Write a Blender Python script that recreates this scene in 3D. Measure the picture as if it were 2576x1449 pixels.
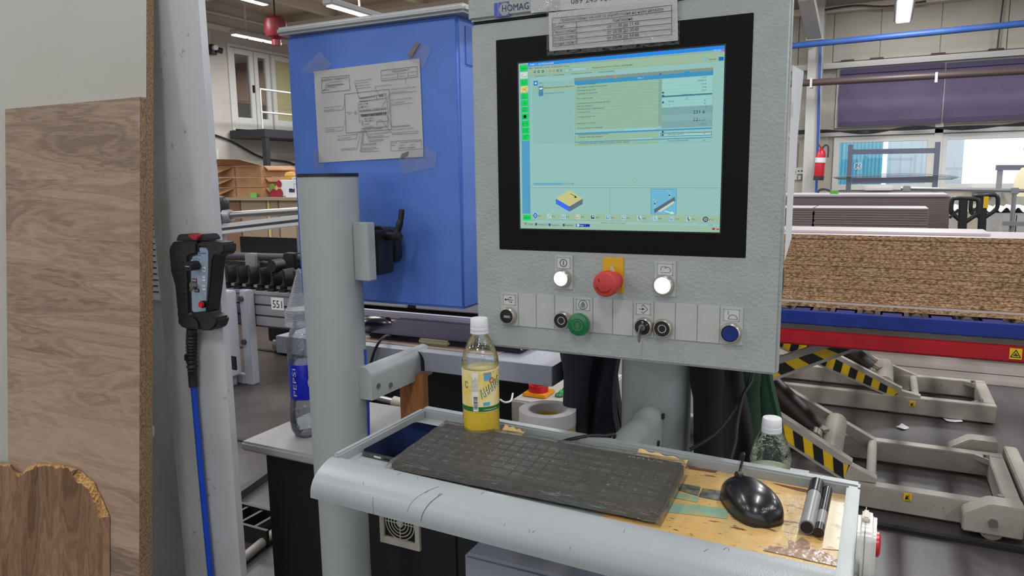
import bpy, bmesh, math, random
from mathutils import Vector, Matrix
random.seed(7)
for o in list(bpy.data.objects): bpy.data.objects.remove(o)
S = bpy.context.scene
COL = S.collection
R = math.radians

# ---------------------------------------------------------------- camera
FPX = 1850.0
CAM = Vector((0, 0, 1.5))
_y, _p, _r = R(26.8), R(8.7), R(-0.84)
FW = Vector((-math.sin(_y)*math.cos(_p), math.cos(_y)*math.cos(_p), -math.sin(_p)))
_r0 = Vector((math.cos(_y), math.sin(_y), 0)); _u0 = _r0.cross(FW)
RT = _r0*math.cos(_r)+_u0*math.sin(_r); UP = -_r0*math.sin(_r)+_u0*math.cos(_r)
cam = bpy.data.cameras.new('camera'); cam.sensor_width = 36; cam.sensor_fit = 'HORIZONTAL'
cam.lens = FPX/2576*36; cam.clip_start = 0.02; cam.clip_end = 200
camo = bpy.data.objects.new('camera', cam); COL.objects.link(camo)
_m = Matrix((RT, UP, -FW)).transposed().to_4x4(); _m.translation = CAM
camo.matrix_world = _m
S.camera = camo

# ---------------------------------------------------------------- exposure, sky, lamps
EXPO = -0.32
S.view_settings.view_transform = 'Standard'; S.view_settings.look = 'None'
S.view_settings.exposure = EXPO; S.view_settings.gamma = 1; S.view_settings.use_curve_mapping = False
W = bpy.data.worlds.new('overcast_sky'); S.world = W; W.use_nodes = True
_bg = W.node_tree.nodes['Background']
_bg.inputs[0].default_value = (0.88, 0.94, 1.0, 1); _bg.inputs[1].default_value = 1.7

def lamp(name, loc, size, power, color=(1, 1, 1), rot=(0, 0, 0), sizey=None):
    l = bpy.data.lights.new(name, 'AREA'); l.shape = 'RECTANGLE'
    l.size = size; l.size_y = sizey or size; l.energy = power; l.color = color
    o = bpy.data.objects.new(name, l); COL.objects.link(o); o.location = loc; o.rotation_euler = rot
    return o
# rows of LED battens under the hall ceiling (their light; the battens in view are built below)
for _x in (-9.6, -6.6, -3.4, 0.2, 3.8):
    for _yy, _e in ((-2.2, 58), (1.2, 62), (4.6, 74), (8.2, 105), (11.6, 120)):
        lamp('hall_batten_light', (_x, _yy, 4.2), 0.25, _e, (0.97, 0.985, 1.0), sizey=1.5)

# ---------------------------------------------------------------- pixel -> world (photograph frame 2576x1449)
def ray(x, y): return RT*((x-1288)/FPX)-UP*((y-724.5)/FPX)+FW
def atY(x, y, Y): d = ray(x, y); return CAM+d*(Y/d.y)
def atZ(x, y, Z): d = ray(x, y); return CAM+d*((Z-1.5)/d.z)
def atX(x, y, X): d = ray(x, y); return CAM+d*(X/d.x)
def atPl(x, y, p0, n):
    d = ray(x, y); n = Vector(n); return CAM+d*((Vector(p0)-CAM).dot(n)/d.dot(n))

# ---------------------------------------------------------------- materials
def lin(c):
    def f(v):
        v /= 255.0
        return v/12.92 if v <= 0.04045 else ((v+0.055)/1.055)**2.4
    return (f(c[0]), f(c[1]), f(c[2]), 1)
_M = {}
def mat(name, col, rough=0.5, metal=0.0, bump=0.0, bscale=300, col2=None, vscale=6, stretch=(1, 1, 1), spec=0.5,
        lo=0.35, hi=0.65, emis=None, coat=0.0, bstretch=None, detail=5, sss=0.0, trans=0.0, col3=None, v3=30, lo3=.6, hi3=.7):
    if name in _M: return _M[name]
    m = bpy.data.materials.new(name); m.use_nodes = True; nt = m.node_tree; b = nt.nodes['Principled BSDF']
    b.inputs['Base Color'].default_value = lin(col); b.inputs['Roughness'].default_value = rough
    b.inputs['Metallic'].default_value = metal; b.inputs['Specular IOR Level'].default_value = spec
    if coat: b.inputs['Coat Weight'].default_value = coat; b.inputs['Coat Roughness'].default_value = 0.1
    if trans: b.inputs['Transmission Weight'].default_value = trans
    tc = nt.nodes.new('ShaderNodeTexCoord')
    def noise(scale, st, det=detail):
        mp = nt.nodes.new('ShaderNodeMapping'); mp.inputs['Scale'].default_value = st
        nt.links.new(tc.outputs['Object'], mp.inputs['Vector'])
        n = nt.nodes.new('ShaderNodeTexNoise'); n.inputs['Scale'].default_value = scale; n.inputs['Detail'].default_value = det
        nt.links.new(mp.outputs[0], n.inputs['Vector']); return n.outputs['Fac']
    last = None
    if col2 is not None:
        r = nt.nodes.new('ShaderNodeValToRGB'); e = r.color_ramp.elements
        e[0].position = lo; e[1].position = hi; e[0].color = lin(col); e[1].color = lin(col2)
        nt.links.new(noise(vscale, stretch), r.inputs[0]); last = r.outputs[0]
    if col3 is not None:
        r = nt.nodes.new('ShaderNodeValToRGB'); e = r.color_ramp.elements
        e[0].position = lo3; e[1].position = hi3; e[0].color = (0, 0, 0, 1); e[1].color = (1, 1, 1, 1)
        nt.links.new(noise(v3, stretch), r.inputs[0])
        mx = nt.nodes.new('ShaderNodeMixRGB'); nt.links.new(r.outputs[0], mx.inputs[0])
        if last: nt.links.new(last, mx.inputs[1])
        else: mx.inputs[1].default_value = lin(col)
        mx.inputs[2].default_value = lin(col3); last = mx.outputs[0]
    if last: nt.links.new(last, b.inputs['Base Color'])
    if bump:
        bm_ = nt.nodes.new('ShaderNodeBump'); bm_.inputs['Strength'].default_value = bump; bm_.inputs['Distance'].default_value = 0.002
        nt.links.new(noise(bscale, bstretch or (1, 1, 1), 2), bm_.inputs['Height']); nt.links.new(bm_.outputs[0], b.inputs['Normal'])
    _M[name] = m; return m
def emit(name, col, k=1.0):
    """what gives off light: shows as the colour `col` at the scene's exposure"""
    if name in _M: return _M[name]
    m = bpy.data.materials.new(name); m.use_nodes = True; nt = m.node_tree
    for n in list(nt.nodes): nt.nodes.remove(n)
    e = nt.nodes.new('ShaderNodeEmission'); e.inputs[0].default_value = lin(col); e.inputs[1].default_value = k*2**(-EXPO)
    o = nt.nodes.new('ShaderNodeOutputMaterial'); nt.links.new(e.outputs[0], o.inputs[0]); _M[name] = m; return m
def clear(name, tint=(240, 245, 245), gloss=0.25, rough=0.08, bump=0.0, bscale=60, bst=(1, 1, 1), haze=0.0, hcol=(200, 200, 200), fres=1.3, bdist=.006):
    """thin clear plastic or glass: see-through with real reflections"""
    if name in _M: return _M[name]
    m = bpy.data.materials.new(name); m.use_nodes = True; nt = m.node_tree
    for n in list(nt.nodes): nt.nodes.remove(n)
    t = nt.nodes.new('ShaderNodeBsdfTransparent'); t.inputs[0].default_value = lin(tint)
    g = nt.nodes.new('ShaderNodeBsdfGlossy'); g.inputs['Roughness'].default_value = rough
    f = nt.nodes.new('ShaderNodeFresnel'); f.inputs[0].default_value = fres
    ad = nt.nodes.new('ShaderNodeMath'); ad.operation = 'ADD'; ad.inputs[1].default_value = gloss; ad.use_clamp = True
    nt.links.new(f.outputs[0], ad.inputs[0])
    mx = nt.nodes.new('ShaderNodeMixShader'); nt.links.new(ad.outputs[0], mx.inputs[0])
    nt.links.new(t.outputs[0], mx.inputs[1]); nt.links.new(g.outputs[0], mx.inputs[2])
    if bump:
        tc = nt.nodes.new('ShaderNodeTexCoord'); mp = nt.nodes.new('ShaderNodeMapping'); mp.inputs['Scale'].default_value = bst
        nz = nt.nodes.new('ShaderNodeTexNoise'); nz.inputs['Scale'].default_value = bscale; nz.inputs['Detail'].default_value = 3
        bp = nt.nodes.new('ShaderNodeBump'); bp.inputs['Strength'].default_value = bump; bp.inputs['Distance'].default_value = bdist
        nt.links.new(tc.outputs['Object'], mp.inputs[0]); nt.links.new(mp.outputs[0], nz.inputs['Vector'])
        nt.links.new(nz.outputs['Fac'], bp.inputs['Height']); nt.links.new(bp.outputs[0], g.inputs['Normal']); nt.links.new(bp.outputs[0], f.inputs['Normal'])
    if haze:
        df = nt.nodes.new('ShaderNodeBsdfDiffuse'); df.inputs[0].default_value = lin(hcol); m2 = nt.nodes.new('ShaderNodeMixShader'); m2.inputs[0].default_value = haze
        nt.links.new(mx.outputs[0], m2.inputs[1]); nt.links.new(df.outputs[0], m2.inputs[2]); mx = m2
    o = nt.nodes.new('ShaderNodeOutputMaterial'); nt.links.new(mx.outputs[0], o.inputs[0]); _M[name] = m; return m
def wood(name, cols, axis='X', scale=1.0, rough=0.45, bands=None):
    """wood-print laminate: stretched figure + fine pores"""
    m = bpy.data.materials.new(name); m.use_nodes = True; nt = m.node_tree; b = nt.nodes['Principled BSDF']; b.inputs['Roughness'].default_value = rough
    b.inputs['Specular IOR Level'].default_value = .3
    tc = nt.nodes.new('ShaderNodeTexCoord')
    pk = nt.nodes.new('ShaderNodeSeparateXYZ'); nt.links.new(tc.outputs['Object'], pk.inputs[0])
    sc = nt.nodes.new('ShaderNodeMath'); sc.operation = 'MULTIPLY'; sc.inputs[1].default_value = 7.3; nt.links.new(pk.outputs['Z' if axis == 'X' else 'X'], sc.inputs[0])
    flo = nt.nodes.new('ShaderNodeMath'); flo.operation = 'FLOOR'; nt.links.new(sc.outputs[0], flo.inputs[0])
    wn = nt.nodes.new('ShaderNodeTexWhiteNoise'); wn.noise_dimensions = '1D'; nt.links.new(flo.outputs[0], wn.inputs['W'])
    st = {'X': (1, 6, 6), 'Z': (6, 6, 1)}[axis]; st2 = {'X': (10, 220, 220), 'Z': (220, 220, 10)}[axis]
    def mp(s):
        q = nt.nodes.new('ShaderNodeMapping'); q.inputs['Scale'].default_value = s; nt.links.new(tc.outputs['Object'], q.inputs[0])
        ad = nt.nodes.new('ShaderNodeVectorMath'); ad.operation = 'MULTIPLY_ADD'; ad.inputs[1].default_value = (7, 7, 7); nt.links.new(wn.outputs['Color'], ad.inputs[0]); nt.links.new(q.outputs[0], ad.inputs[2]); return ad.outputs[0]
    n1 = nt.nodes.new('ShaderNodeTexNoise'); n1.inputs['Scale'].default_value = 1.6*scale; n1.inputs['Detail'].default_value = 6; n1.inputs['Distortion'].default_value = 0.7
    nt.links.new(mp(st), n1.inputs['Vector'])
    # growth-ring lines
    mu = nt.nodes.new('ShaderNodeMath'); mu.operation = 'MULTIPLY'; mu.inputs[1].default_value = 90; nt.links.new(n1.outputs['Fac'], mu.inputs[0])
    sn = nt.nodes.new('ShaderNodeMath'); sn.operation = 'SINE'; nt.links.new(mu.outputs[0], sn.inputs[0])
    n2 = nt.nodes.new('ShaderNodeTexNoise'); n2.inputs['Scale'].default_value = 3; n2.inputs['Detail'].default_value = 4; nt.links.new(mp(st2), n2.inputs['Vector'])
    a = nt.nodes.new('ShaderNodeMath'); a.operation = 'MULTIPLY_ADD'; a.inputs[1].default_value = 0.07; nt.links.new(sn.outputs[0], a.inputs[0]); nt.links.new(n1.outputs['Fac'], a.inputs[2])
    a2 = nt.nodes.new('ShaderNodeMath'); a2.operation = 'MULTIPLY_ADD'; a2.inputs[1].default_value = 0.5; nt.links.new(n2.outputs['Fac'], a2.inputs[0]); nt.links.new(a.outputs[0], a2.inputs[2])
    a3 = nt.nodes.new('ShaderNodeMath'); a3.operation = 'MULTIPLY_ADD'; a3.inputs[1].default_value = .12; nt.links.new(wn.outputs['Value'], a3.inputs[0]); nt.links.new(a2.outputs[0], a3.inputs[2]); a2 = a3
    r = nt.nodes.new('ShaderNodeValToRGB'); e = r.color_ramp.elements
    e[0].position = 0.60; e[0].color = lin(cols[0]); e[1].position = .97; e[1].color = lin(cols[2])
    q = e.new(0.78); q.color = lin(cols[1])
    nt.links.new(a2.outputs[0], r.inputs[0]); nt.links.new(r.outputs[0], b.inputs['Base Color'])
    bp = nt.nodes.new('ShaderNodeBump'); bp.inputs['Strength'].default_value = .12; bp.inputs['Distance'].default_value = .001
    nt.links.new(n2.outputs['Fac'], bp.inputs['Height']); nt.links.new(bp.outputs[0], b.inputs['Normal'])
    return m
def particle(name, cols, st=(1, 1, 1), scale=180):
    """raw chipboard edge: packed wood flakes"""
    m = bpy.data.materials.new(name); m.use_nodes = True; nt = m.node_tree; b = nt.nodes['Principled BSDF']; b.inputs['Roughness'].default_value = .85
    tc = nt.nodes.new('ShaderNodeNewGeometry'); q = nt.nodes.new('ShaderNodeMapping'); q.inputs['Scale'].default_value = st; nt.links.new(tc.outputs['Position'], q.inputs[0])
    v = nt.nodes.new('ShaderNodeTexNoise'); v.inputs['Scale'].default_value = scale; v.inputs['Detail'].default_value = 4; v.inputs['Roughness'].default_value = .7
    nt.links.new(q.outputs[0], v.inputs['Vector'])
    r = nt.nodes.new('ShaderNodeValToRGB'); e = r.color_ramp.elements
    e[0].position = .38; e[0].color = lin(cols[0]); e[1].position = .66; e[1].color = lin(cols[2]); k = e.new(.5); k.color = lin(cols[1])
    nt.links.new(v.outputs['Fac'], r.inputs[0]); nt.links.new(r.outputs[0], b.inputs['Base Color'])
    bp = nt.nodes.new('ShaderNodeBump'); bp.inputs['Strength'].default_value = .5; bp.inputs['Distance'].default_value = .002
    nt.links.new(v.outputs['Fac'], bp.inputs['Height']); nt.links.new(bp.outputs[0], b.inputs['Normal']); return m

# ---------------------------------------------------------------- mesh builder
class MB:
    def __init__(s): s.v = []; s.f = []; s.mi = []; s.cur = 0
    def add(s, vs, fs):
        k = len(s.v); s.v += [Vector(p) for p in vs]
        for f in fs: s.f.append([i+k for i in f]); s.mi.append(s.cur)
        return s
    def box(s, x0, x1, y0, y1, z0, z1):
        x0, x1 = min(x0, x1), max(x0, x1); y0, y1 = min(y0, y1), max(y0, y1); z0, z1 = min(z0, z1), max(z0, z1)
        return s.add([(x0, y0, z0), (x1, y0, z0), (x1, y1, z0), (x0, y1, z0), (x0, y0, z1), (x1, y0, z1), (x1, y1, z1), (x0, y1, z1)],
                     [(3, 2, 1, 0), (4, 5, 6, 7), (0, 1, 5, 4), (1, 2, 6, 5), (2, 3, 7, 6), (3, 0, 4, 7)])
    def poly(s, pts): return s.add(pts, [tuple(range(len(pts)))])
    def prism(s, pts, d):
        """closed solid: polygon pts swept by vector d"""
        n = len(pts); d = Vector(d); a = [Vector(p) for p in pts]; b = [p+d for p in a]
        return s.add(a+b, [tuple(range(n-1, -1, -1)), tuple(range(n, 2*n))]+[(i, (i+1) % n, (i+1) % n+n, i+n) for i in range(n)])
    def beam(s, a, b, w, h, up=(0, 0, 1)):
        """rectangular bar from a to b, width w (sideways) and height h (along up)"""
        a = Vector(a); b = Vector(b); t = (b-a).normalized(); u = Vector(up); sd = t.cross(u)
        if sd.length < 1e-6: sd = t.cross(Vector((1, 0, 0)))
        sd.normalize(); u = sd.cross(t)
        q = [sd*(w/2*i)+u*(h/2*j) for i, j in ((-1, -1), (1, -1), (1, 1), (-1, 1))]
        return s.add([a+k for k in q]+[b+k for k in q], [(3, 2, 1, 0), (4, 5, 6, 7), (0, 1, 5, 4), (1, 2, 6, 5), (2, 3, 7, 6), (3, 0, 4, 7)])
    def cyl(s, a, b, r, r2=None, n=20, caps=True):
        a = Vector(a); b = Vector(b); r2 = r if r2 is None else r2
        t = (b-a).normalized(); u = t.orthogonal().normalized(); w = t.cross(u); k = len(s.v)
        va = [a+(u*math.cos(2*math.pi*i/n)+w*math.sin(2*math.pi*i/n))*r for i in range(n)]
        vb = [b+(u*math.cos(2*math.pi*i/n)+w*math.sin(2*math.pi*i/n))*r2 for i in range(n)]
        fs = [(i, (i+1) % n, (i+1) % n+n, i+n) for i in range(n)]
        if caps: fs += [tuple(range(n-1, -1, -1)), tuple(range(n, 2*n))]
        return s.add(va+vb, fs)
    def tube(s, pts, r, n=8, smooth=True):
        pts = [Vector(p) for p in pts]
        if smooth and len(pts) > 2: pts = catmull(pts)
        m = len(pts); vs = []; u = None
        for i, p in enumerate(pts):
            t = (pts[min(i+1, m-1)]-pts[max(i-1, 0)]).normalized()
            if u is None: u = t.orthogonal().normalized()
            u = (u-t*u.dot(t)).normalized(); w = t.cross(u)
            rr = r[i] if isinstance(r, list) else r
            vs += [p+(u*math.cos(2*math.pi*j/n)+w*math.sin(2*math.pi*j/n))*rr for j in range(n)]
        fs = [(i*n+j, i*n+(j+1) % n, (i+1)*n+(j+1) % n, (i+1)*n+j) for i in range(m-1) for j in range(n)]
        fs += [tuple(range(n-1, -1, -1)), tuple(range((m-1)*n, m*n))]
        return s.add(vs, fs)
    def lathe(s, prof, c, axis=(0, 0, 1), n=32, closed=False, fn=None):
        """profile [(radius, height)] turned about axis through c; fn(angle, r, h)->r"""
        c = Vector(c); t = Vector(axis).normalized(); u = t.orthogonal().normalized(); w = t.cross(u); vs = []; m = len(prof)
        for r, h in prof:
            for j in range(n):
                a = 2*math.pi*j/n; rr = fn(a, r, h) if fn else r
                vs.append(c+t*h+(u*math.cos(a)+w*math.sin(a))*rr)
        fs = [(i*n+j, i*n+(j+1) % n, (i+1)*n+(j+1) % n, (i+1)*n+j) for i in range(m-1) for j in range(n)]
        if closed: fs += [((m-1)*n+j, (m-1)*n+(j+1) % n, (j+1) % n, j) for j in range(n)]
        else:
            if prof[0][0] > 1e-5: fs.append(tuple(range(n-1, -1, -1)))
            if prof[-1][0] > 1e-5: fs.append(tuple(range((m-1)*n, m*n)))
        return s.add(vs, fs)
    def grid(s, fn, nu, nv):
        vs = [fn(i/nu, j/nv) for j in range(nv+1) for i in range(nu+1)]
        return s.add(vs, [(j*(nu+1)+i, j*(nu+1)+i+1, (j+1)*(nu+1)+i+1, (j+1)*(nu+1)+i) for j in range(nv) for i in range(nu)])
    def sheet(s, fn, nu, nv, th):
        """closed thin sheet: fn(u,v)->(point), thickness vector th"""
        th = Vector(th); a = [Vector(fn(i/nu, j/nv)) for j in range(nv+1) for i in range(nu+1)]; n = len(a); w = nu+1
        q = [(j*w+i, j*w+i+1, (j+1)*w+i+1, (j+1)*w+i) for j in range(nv) for i in range(nu)]
        fs = q+[tuple(k+n for k in reversed(f)) for f in q]
        rim = [i for i in range(w)]+[j*w+nu for j in range(1, nv+1)]+[nv*w+i for i in range(nu-1, -1, -1)]+[j*w for j in range(nv-1, 0, -1)]
        m = len(rim); fs += [(rim[(i+1) % m], rim[i], rim[i]+n, rim[(i+1) % m]+n) for i in range(m)]
        return s.add(a+[p+th for p in a], fs)
    def xf(s, M): s.v = [M @ p for p in s.v]; return s
    def build(s, name, mats, parent=None, smooth=None, bevel=0, seg=2, fix=True):
        mats = mats if isinstance(mats, (list, tuple)) else [mats]
        lo = Vector([min(p[i] for p in s.v) for i in range(3)]); hi = Vector([max(p[i] for p in s.v) for i in range(3)])
        c = Vector(((lo.x+hi.x)/2, (lo.y+hi.y)/2, lo.z))
        me = bpy.data.meshes.new(name); me.from_pydata([p-c for p in s.v], [], s.f)
        for i, m in enumerate(mats): me.materials.append(m)
        me.polygons.foreach_set('material_index', s.mi)
        if bevel or fix:
            bm = bmesh.new(); bm.from_mesh(me)
            if fix: bmesh.ops.recalc_face_normals(bm, faces=bm.faces)
            if bevel: bmesh.ops.bevel(bm, geom=[e for e in bm.edges if len(e.link_faces) == 2 and e.calc_face_angle(0) > .5], offset=bevel, segments=seg, affect='EDGES', clamp_overlap=True)
            bm.to_mesh(me); bm.free()
        if smooth or (smooth is None and bevel):
            me.polygons.foreach_set('use_smooth', [True]*len(me.polygons)); me.set_sharp_from_angle(angle=R(38))
        me.update()
        o = bpy.data.objects.new(name, me); COL.objects.link(o); o.location = c
        o['_w'] = (c.x, c.y, c.z)
        attach(o, parent); return o
def attach(o, parent):
    if parent is not None:
        o.parent = parent; w = Vector(parent['_w']); o.matrix_parent_inverse = Matrix.Translation(-w)
def catmull(p, k=5):
    out = []
    for i in range(len(p)-1):
        a = p[max(i-1, 0)]; b = p[i]; c = p[i+1]; d = p[min(i+2, len(p)-1)]
        for j in range(k):
            t = j/k; out.append(0.5*((2*b)+(c-a)*t+(2*a-5*b+4*c-d)*t*t+(3*b-a-3*c+d)*t**3))
    out.append(p[-1]); return out
def tag(o, label=None, cat=None, group=None, kind=None):
    if label: o['label'] = label
    if cat: o['category'] = cat
    if group: o['group'] = group
    if kind: o['kind'] = kind
    return o
def thing(name, label, cat, loc, group=None):
    o = bpy.data.objects.new(name, None); o.empty_display_size = .05; COL.objects.link(o); o.location = loc; o['_w'] = tuple(loc)
    return tag(o, label, cat, group)
def dup(o, d, parent=None, label=None, deep=True):
    """copy of an object (and its parts) moved by d"""
    c = o.copy(); COL.objects.link(c); d = Vector(d); w = Vector(o['_w'])+d
    c.location = w; c['_w'] = tuple(w)
    if parent is not None: attach(c, parent)
    else: c.parent = None
    if label: c['label'] = label
    if deep:
        for ch in list(o.children): dup(ch, d, c)
    return c
def struct(o): o['kind'] = 'structure'; return o
def Box(name, m, x0, x1, y0, y1, z0, z1, parent=None, bevel=0, **k): return MB().box(x0, x1, y0, y1, z0, z1).build(name, m, parent, bevel=bevel, **k)

# ---------------------------------------------------------------- flat print
_FC = None
def text(mb, s, a, b, up, h, cap=.73):
    """letters from baseline point a to baseline point b, capital height h along up"""
    global _FC
    if _FC is None:
        _FC = bpy.data.curves.new('font_work', 'FONT'); _FC.resolution_u = 2
        _FC['o'] = 1; text.o = bpy.data.objects.new('font_work', _FC)
    _FC.body = s
    me = text.o.to_mesh()
    if me is None or not me.vertices: return mb
    vs = [v.co.copy() for v in me.vertices]; fs = [tuple(p.vertices) for p in me.polygons]
    text.o.to_mesh_clear()
    x0 = min(v.x for v in vs); x1 = max(v.x for v in vs); a = Vector(a); b = Vector(b); d = (b-a)/(x1-x0); up = Vector(up).normalized()
    k = len(mb.v); mb.v += [a+d*(v.x-x0)+up*(v.y/cap*h) for v in vs]
    for f in fs: mb.f.append([i+k for i in f]); mb.mi.append(mb.cur)
    return mb
def stroke(mb, pts, w, n=(0, -1, 0), closed=False):
    """flat line of width w through pts, facing n"""
    pts = [Vector(p) for p in pts]; n = Vector(n)
    if closed: pts = pts+[pts[0]]
    for a, b in zip(pts[:-1], pts[1:]):
        t = b-a
        if t.length < 1e-9: continue
        t.normalize(); sd = t.cross(n).normalized()*(w/2); e = t*(w*.3)
        mb.poly([a-e-sd, b+e-sd, b+e+sd, a-e+sd])
    return mb
def ring(mb, c, r, w, n=24, a0=0, a1=2*math.pi, U=(1, 0, 0), V=(0, 0, 1)):
    c = Vector(c); U = Vector(U); V = Vector(V)
    for i in range(n):
        a = a0+(a1-a0)*i/n; b = a0+(a1-a0)*(i+1)/n
        mb.poly([c+(U*math.cos(t)+V*math.sin(t))*q for t, q in ((a, r-w/2), (b, r-w/2), (b, r+w/2), (a, r+w/2))])
    return mb
def disc(mb, c, r, n=20, U=(1, 0, 0), V=(0, 0, 1)):
    c = Vector(c); U = Vector(U); V = Vector(V)
    mb.poly([c+(U*math.cos(2*math.pi*i/n)+V*math.sin(2*math.pi*i/n))*r for i in range(n)]); return mb
ORD = ['first', 'second', 'third', 'fourth', 'fifth', 'sixth', 'seventh', 'eighth', 'ninth', 'tenth', 'eleventh', 'twelfth', 'thirteenth', 'fourteenth', 'fifteenth', 'sixteenth', 'seventeenth', 'eighteenth', 'nineteenth', 'twentieth']
# ================================================================ STRUCTURE: floor, ceiling, walls
M_floor = mat('floor_concrete', (66, 61, 60), .36, bump=.25, bscale=40, col2=(84, 78, 78), vscale=1.3, lo=.35, hi=.7, col3=(48, 44, 43), v3=.7, lo3=.5, hi3=.75, spec=.5)
M_outg = mat('outdoor_asphalt', (150, 150, 150), .9)
M_ceil = mat('ceiling_sheet', (214, 196, 178), .7, col2=(198, 180, 162), vscale=.6)
M_wallw = mat('wall_paint_white', (196, 190, 182), .75, col2=(182, 174, 166), vscale=.8)
M_clad = mat('wall_cladding', (178, 172, 160), .6, col2=(160, 150, 134), vscale=1.1, lo=.45, hi=.8, bump=.12, bscale=14, bstretch=(6, 1, .2))
M_trimw = mat('trim_white', (205, 203, 200), .5)
M_beam = mat('ceiling_beam', (214, 202, 186), .6)
M_col = mat('column_paint', (188, 186, 182), .5)
M_dark = mat('dark_gap', (22, 22, 24), .8)
M_seam = mat('floor_seam', (40, 38, 38), .6)
fl = MB().box(-20, 8, -5, 14.1, -.12, 0).build('floor', M_floor); struct(fl)
for k, (x0, y0, x1, y1, w) in enumerate([(-6.2, 2.9, -2.2, 2.95, .03), (-5.5, 4.7, -2.0, 4.6, .035), (-3.6, 1.9, -1.7, 2.5, .03)]):
    MB().beam((x0, y0, .004), (x1, y1, .004), w, .01).build('floor_seam', M_seam, fl)
struct(Box('outdoor_ground', M_outg, -30, 30, 14.4, 60, -.3, -.1))
CZ = 4.95
ce = struct(Box('ceiling', M_ceil, -20, 8, -5, 14.1, CZ, CZ+.1))
for x in (-10.4, -8.2, -6.0, -3.8, -1.6, 0.6): Box('roof_beam', M_beam, x-.07, x+.07, -4, 14, CZ-.16, CZ, ce)
for y in (3.2, 6.4, 9.6, 12.6): Box('cross_beam', M_beam, -16, 7, y-.12, y+.12, CZ-.34, CZ-.161, ce)
M_wr = mat('wall_hall', (186, 182, 176), .8)
wr_ = MB(); wr_.box(8, 8.2, -5, -2.5, 0, CZ); wr_.box(8, 8.2, -2.5, 5.5, 3.9, CZ); wr_.box(8, 8.2, 5.5, 14.1, 0, CZ); struct(wr_.build('wall_right', M_wr)); wf_ = MB(); wf_.box(-12.2, 8.2, -5.2, -5, 0, 1.1); wf_.box(-12.2, 8.2, -5.2, -5, 3.7, CZ); wf_.box(-12.2, -7, -5.2, -5, 1.1, 3.7); wf_.box(5, 8.2, -5.2, -5, 1.1, 3.7); struct(wf_.build('wall_front', M_wr))  # unseen hall walls; their openings are added to let sky light reach the foreground
lamp('office_fill_light', (-13.8, 12.4, 4.25), .3, 120, (1, .95, .88), sizey=1.2)  # extra area light, added to brighten the dark office interior
# trough edge above the left wall
WX = -12.0
# left wall (plane X = -12) with the glazed door opening
dY0, dY1, dZ0, dZ1 = 11.16, 13.4, 2.5, 4.22
wl = MB()
wl.box(WX-.2, WX, -5, dY0, 0, CZ); wl.box(WX-.2, WX, dY0, dY1, 0, dZ0); wl.box(WX-.2, WX, dY0, dY1, dZ1, CZ); wl.box(WX-.2, WX, dY1, 14.1, 0, CZ)
wl = struct(wl.build('wall_left', M_wallw))
struct(MB().box(WX, WX+.14, 2, 14, 4.40, 4.50).build('trim_1', M_beam))
struct(MB().box(WX, WX+.10, 2, 14, 4.70, 4.74).build('trim_2', M_beam))
for y in (9.4, 10.35): Box('wall_joint', mat('joint_beige', (150, 142, 134), .7), WX, WX+.012, y, y+.03, 0, 4.4, wl)
Box('conduit', M_trimw, WX, WX+.03, 10.72, 10.75, 4.05, 4.4, wl)
# office behind the glazed door
M_off = mat('office_wall_brown', (140, 108, 92), .8)
ofc = MB(); ofc.box(-15.6, -15.5, 10.2, 14.2, 2.4, 4.4); ofc.box(-15.5, WX-.2, 10.2, 10.3, 2.4, 4.4); ofc.box(-15.5, WX-.2, 14.1, 14.2, 2.4, 4.4)
ofc = struct(ofc.build('wall_office', M_off))
struct(Box('ceiling_office', mat('office_tiles', (190, 192, 196), .8), -15.6, WX-.2, 10.2, 14.2, 4.4, 4.46))
struct(Box('floor_office', mat('office_floor', (60, 60, 66), .6), -15.6, WX-.2, 10.2, 14.2, 2.38, 2.44))
ow = struct(Box('window_1', emit('office_daylight', (200, 225, 245), 1.2), -15.49, -15.46, 13.1, 13.9, 3.0, 3.85))
for a in (13.06, 13.48, 13.9): Box('window_frame', M_trimw, -15.46, -15.43, a, a+.05, 2.95, 3.9, ow)
Box('window_frame', M_trimw, -15.46, -15.43, 13.06, 13.95, 3.85, 3.9, ow)
tube_l = thing('ceiling_lamp', 'slim white ceiling lamp inside the office behind the glass door', 'lamp', (-13.8, 12.4, 4.3))
Box('lamp_housing', M_trimw, -14.6, -13.0, 12.35, 12.5, 4.33, 4.4, tube_l); Box('lamp_tube', emit('lamp_white', (255, 255, 255), 2.5), -14.55, -13.05, 12.38, 12.47, 4.3, 4.33, tube_l)
Box('office_desk', mat('desk_dark', (46, 50, 62), .5), -14.4, -12.6, 11.6, 13.6, 2.44, 3.15)
tag(bpy.data.objects['office_desk'], 'dark office desk behind the lower panes of the glass door', 'desk')
# glazed door: three leaves
M_pvc = mat('pvc_white', (205, 203, 198), .4)
M_pane = clear('door_glass', (225, 228, 230), .10, .02)
M_pane_y = mat('frosted_yellow_pane', (176, 170, 130), .5)
dr = struct(MB().box(WX-.12, WX+.03, dY0, dY0+.07, dZ0, dZ1).box(WX-.12, WX+.03, dY0+.07, dY1, dZ1-.06, dZ1).build('door_1', M_pvc))
for k, (a, b) in enumerate([(11.23, 11.84), (11.86, 12.30), (12.36, 13.3)]):
    fr = MB(); x0, x1 = WX-.06, WX+.02; z0, z1 = dZ0+.03, dZ1-.07; w = .11
    fr.box(x0, x1, a, a+w, z0, z1); fr.box(x0, x1, b-w, b, z0, z1); fr.box(x0, x1, a+w, b-w, z0, z0+.24); fr.box(x0, x1, a+w, b-w, z1-w, z1)
    lf = fr.build('door_leaf', M_pvc, dr, bevel=.006)
    Box('pane', M_pane if k < 2 else M_pane_y, WX-.03, WX-.02, a+w, b-w, z0+.24, z1-w, lf)
    if k == 0: Box('handle', M_dark, WX+.02, WX+.05, b-.07, b-.03, 3.3, 3.45, lf)
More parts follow.
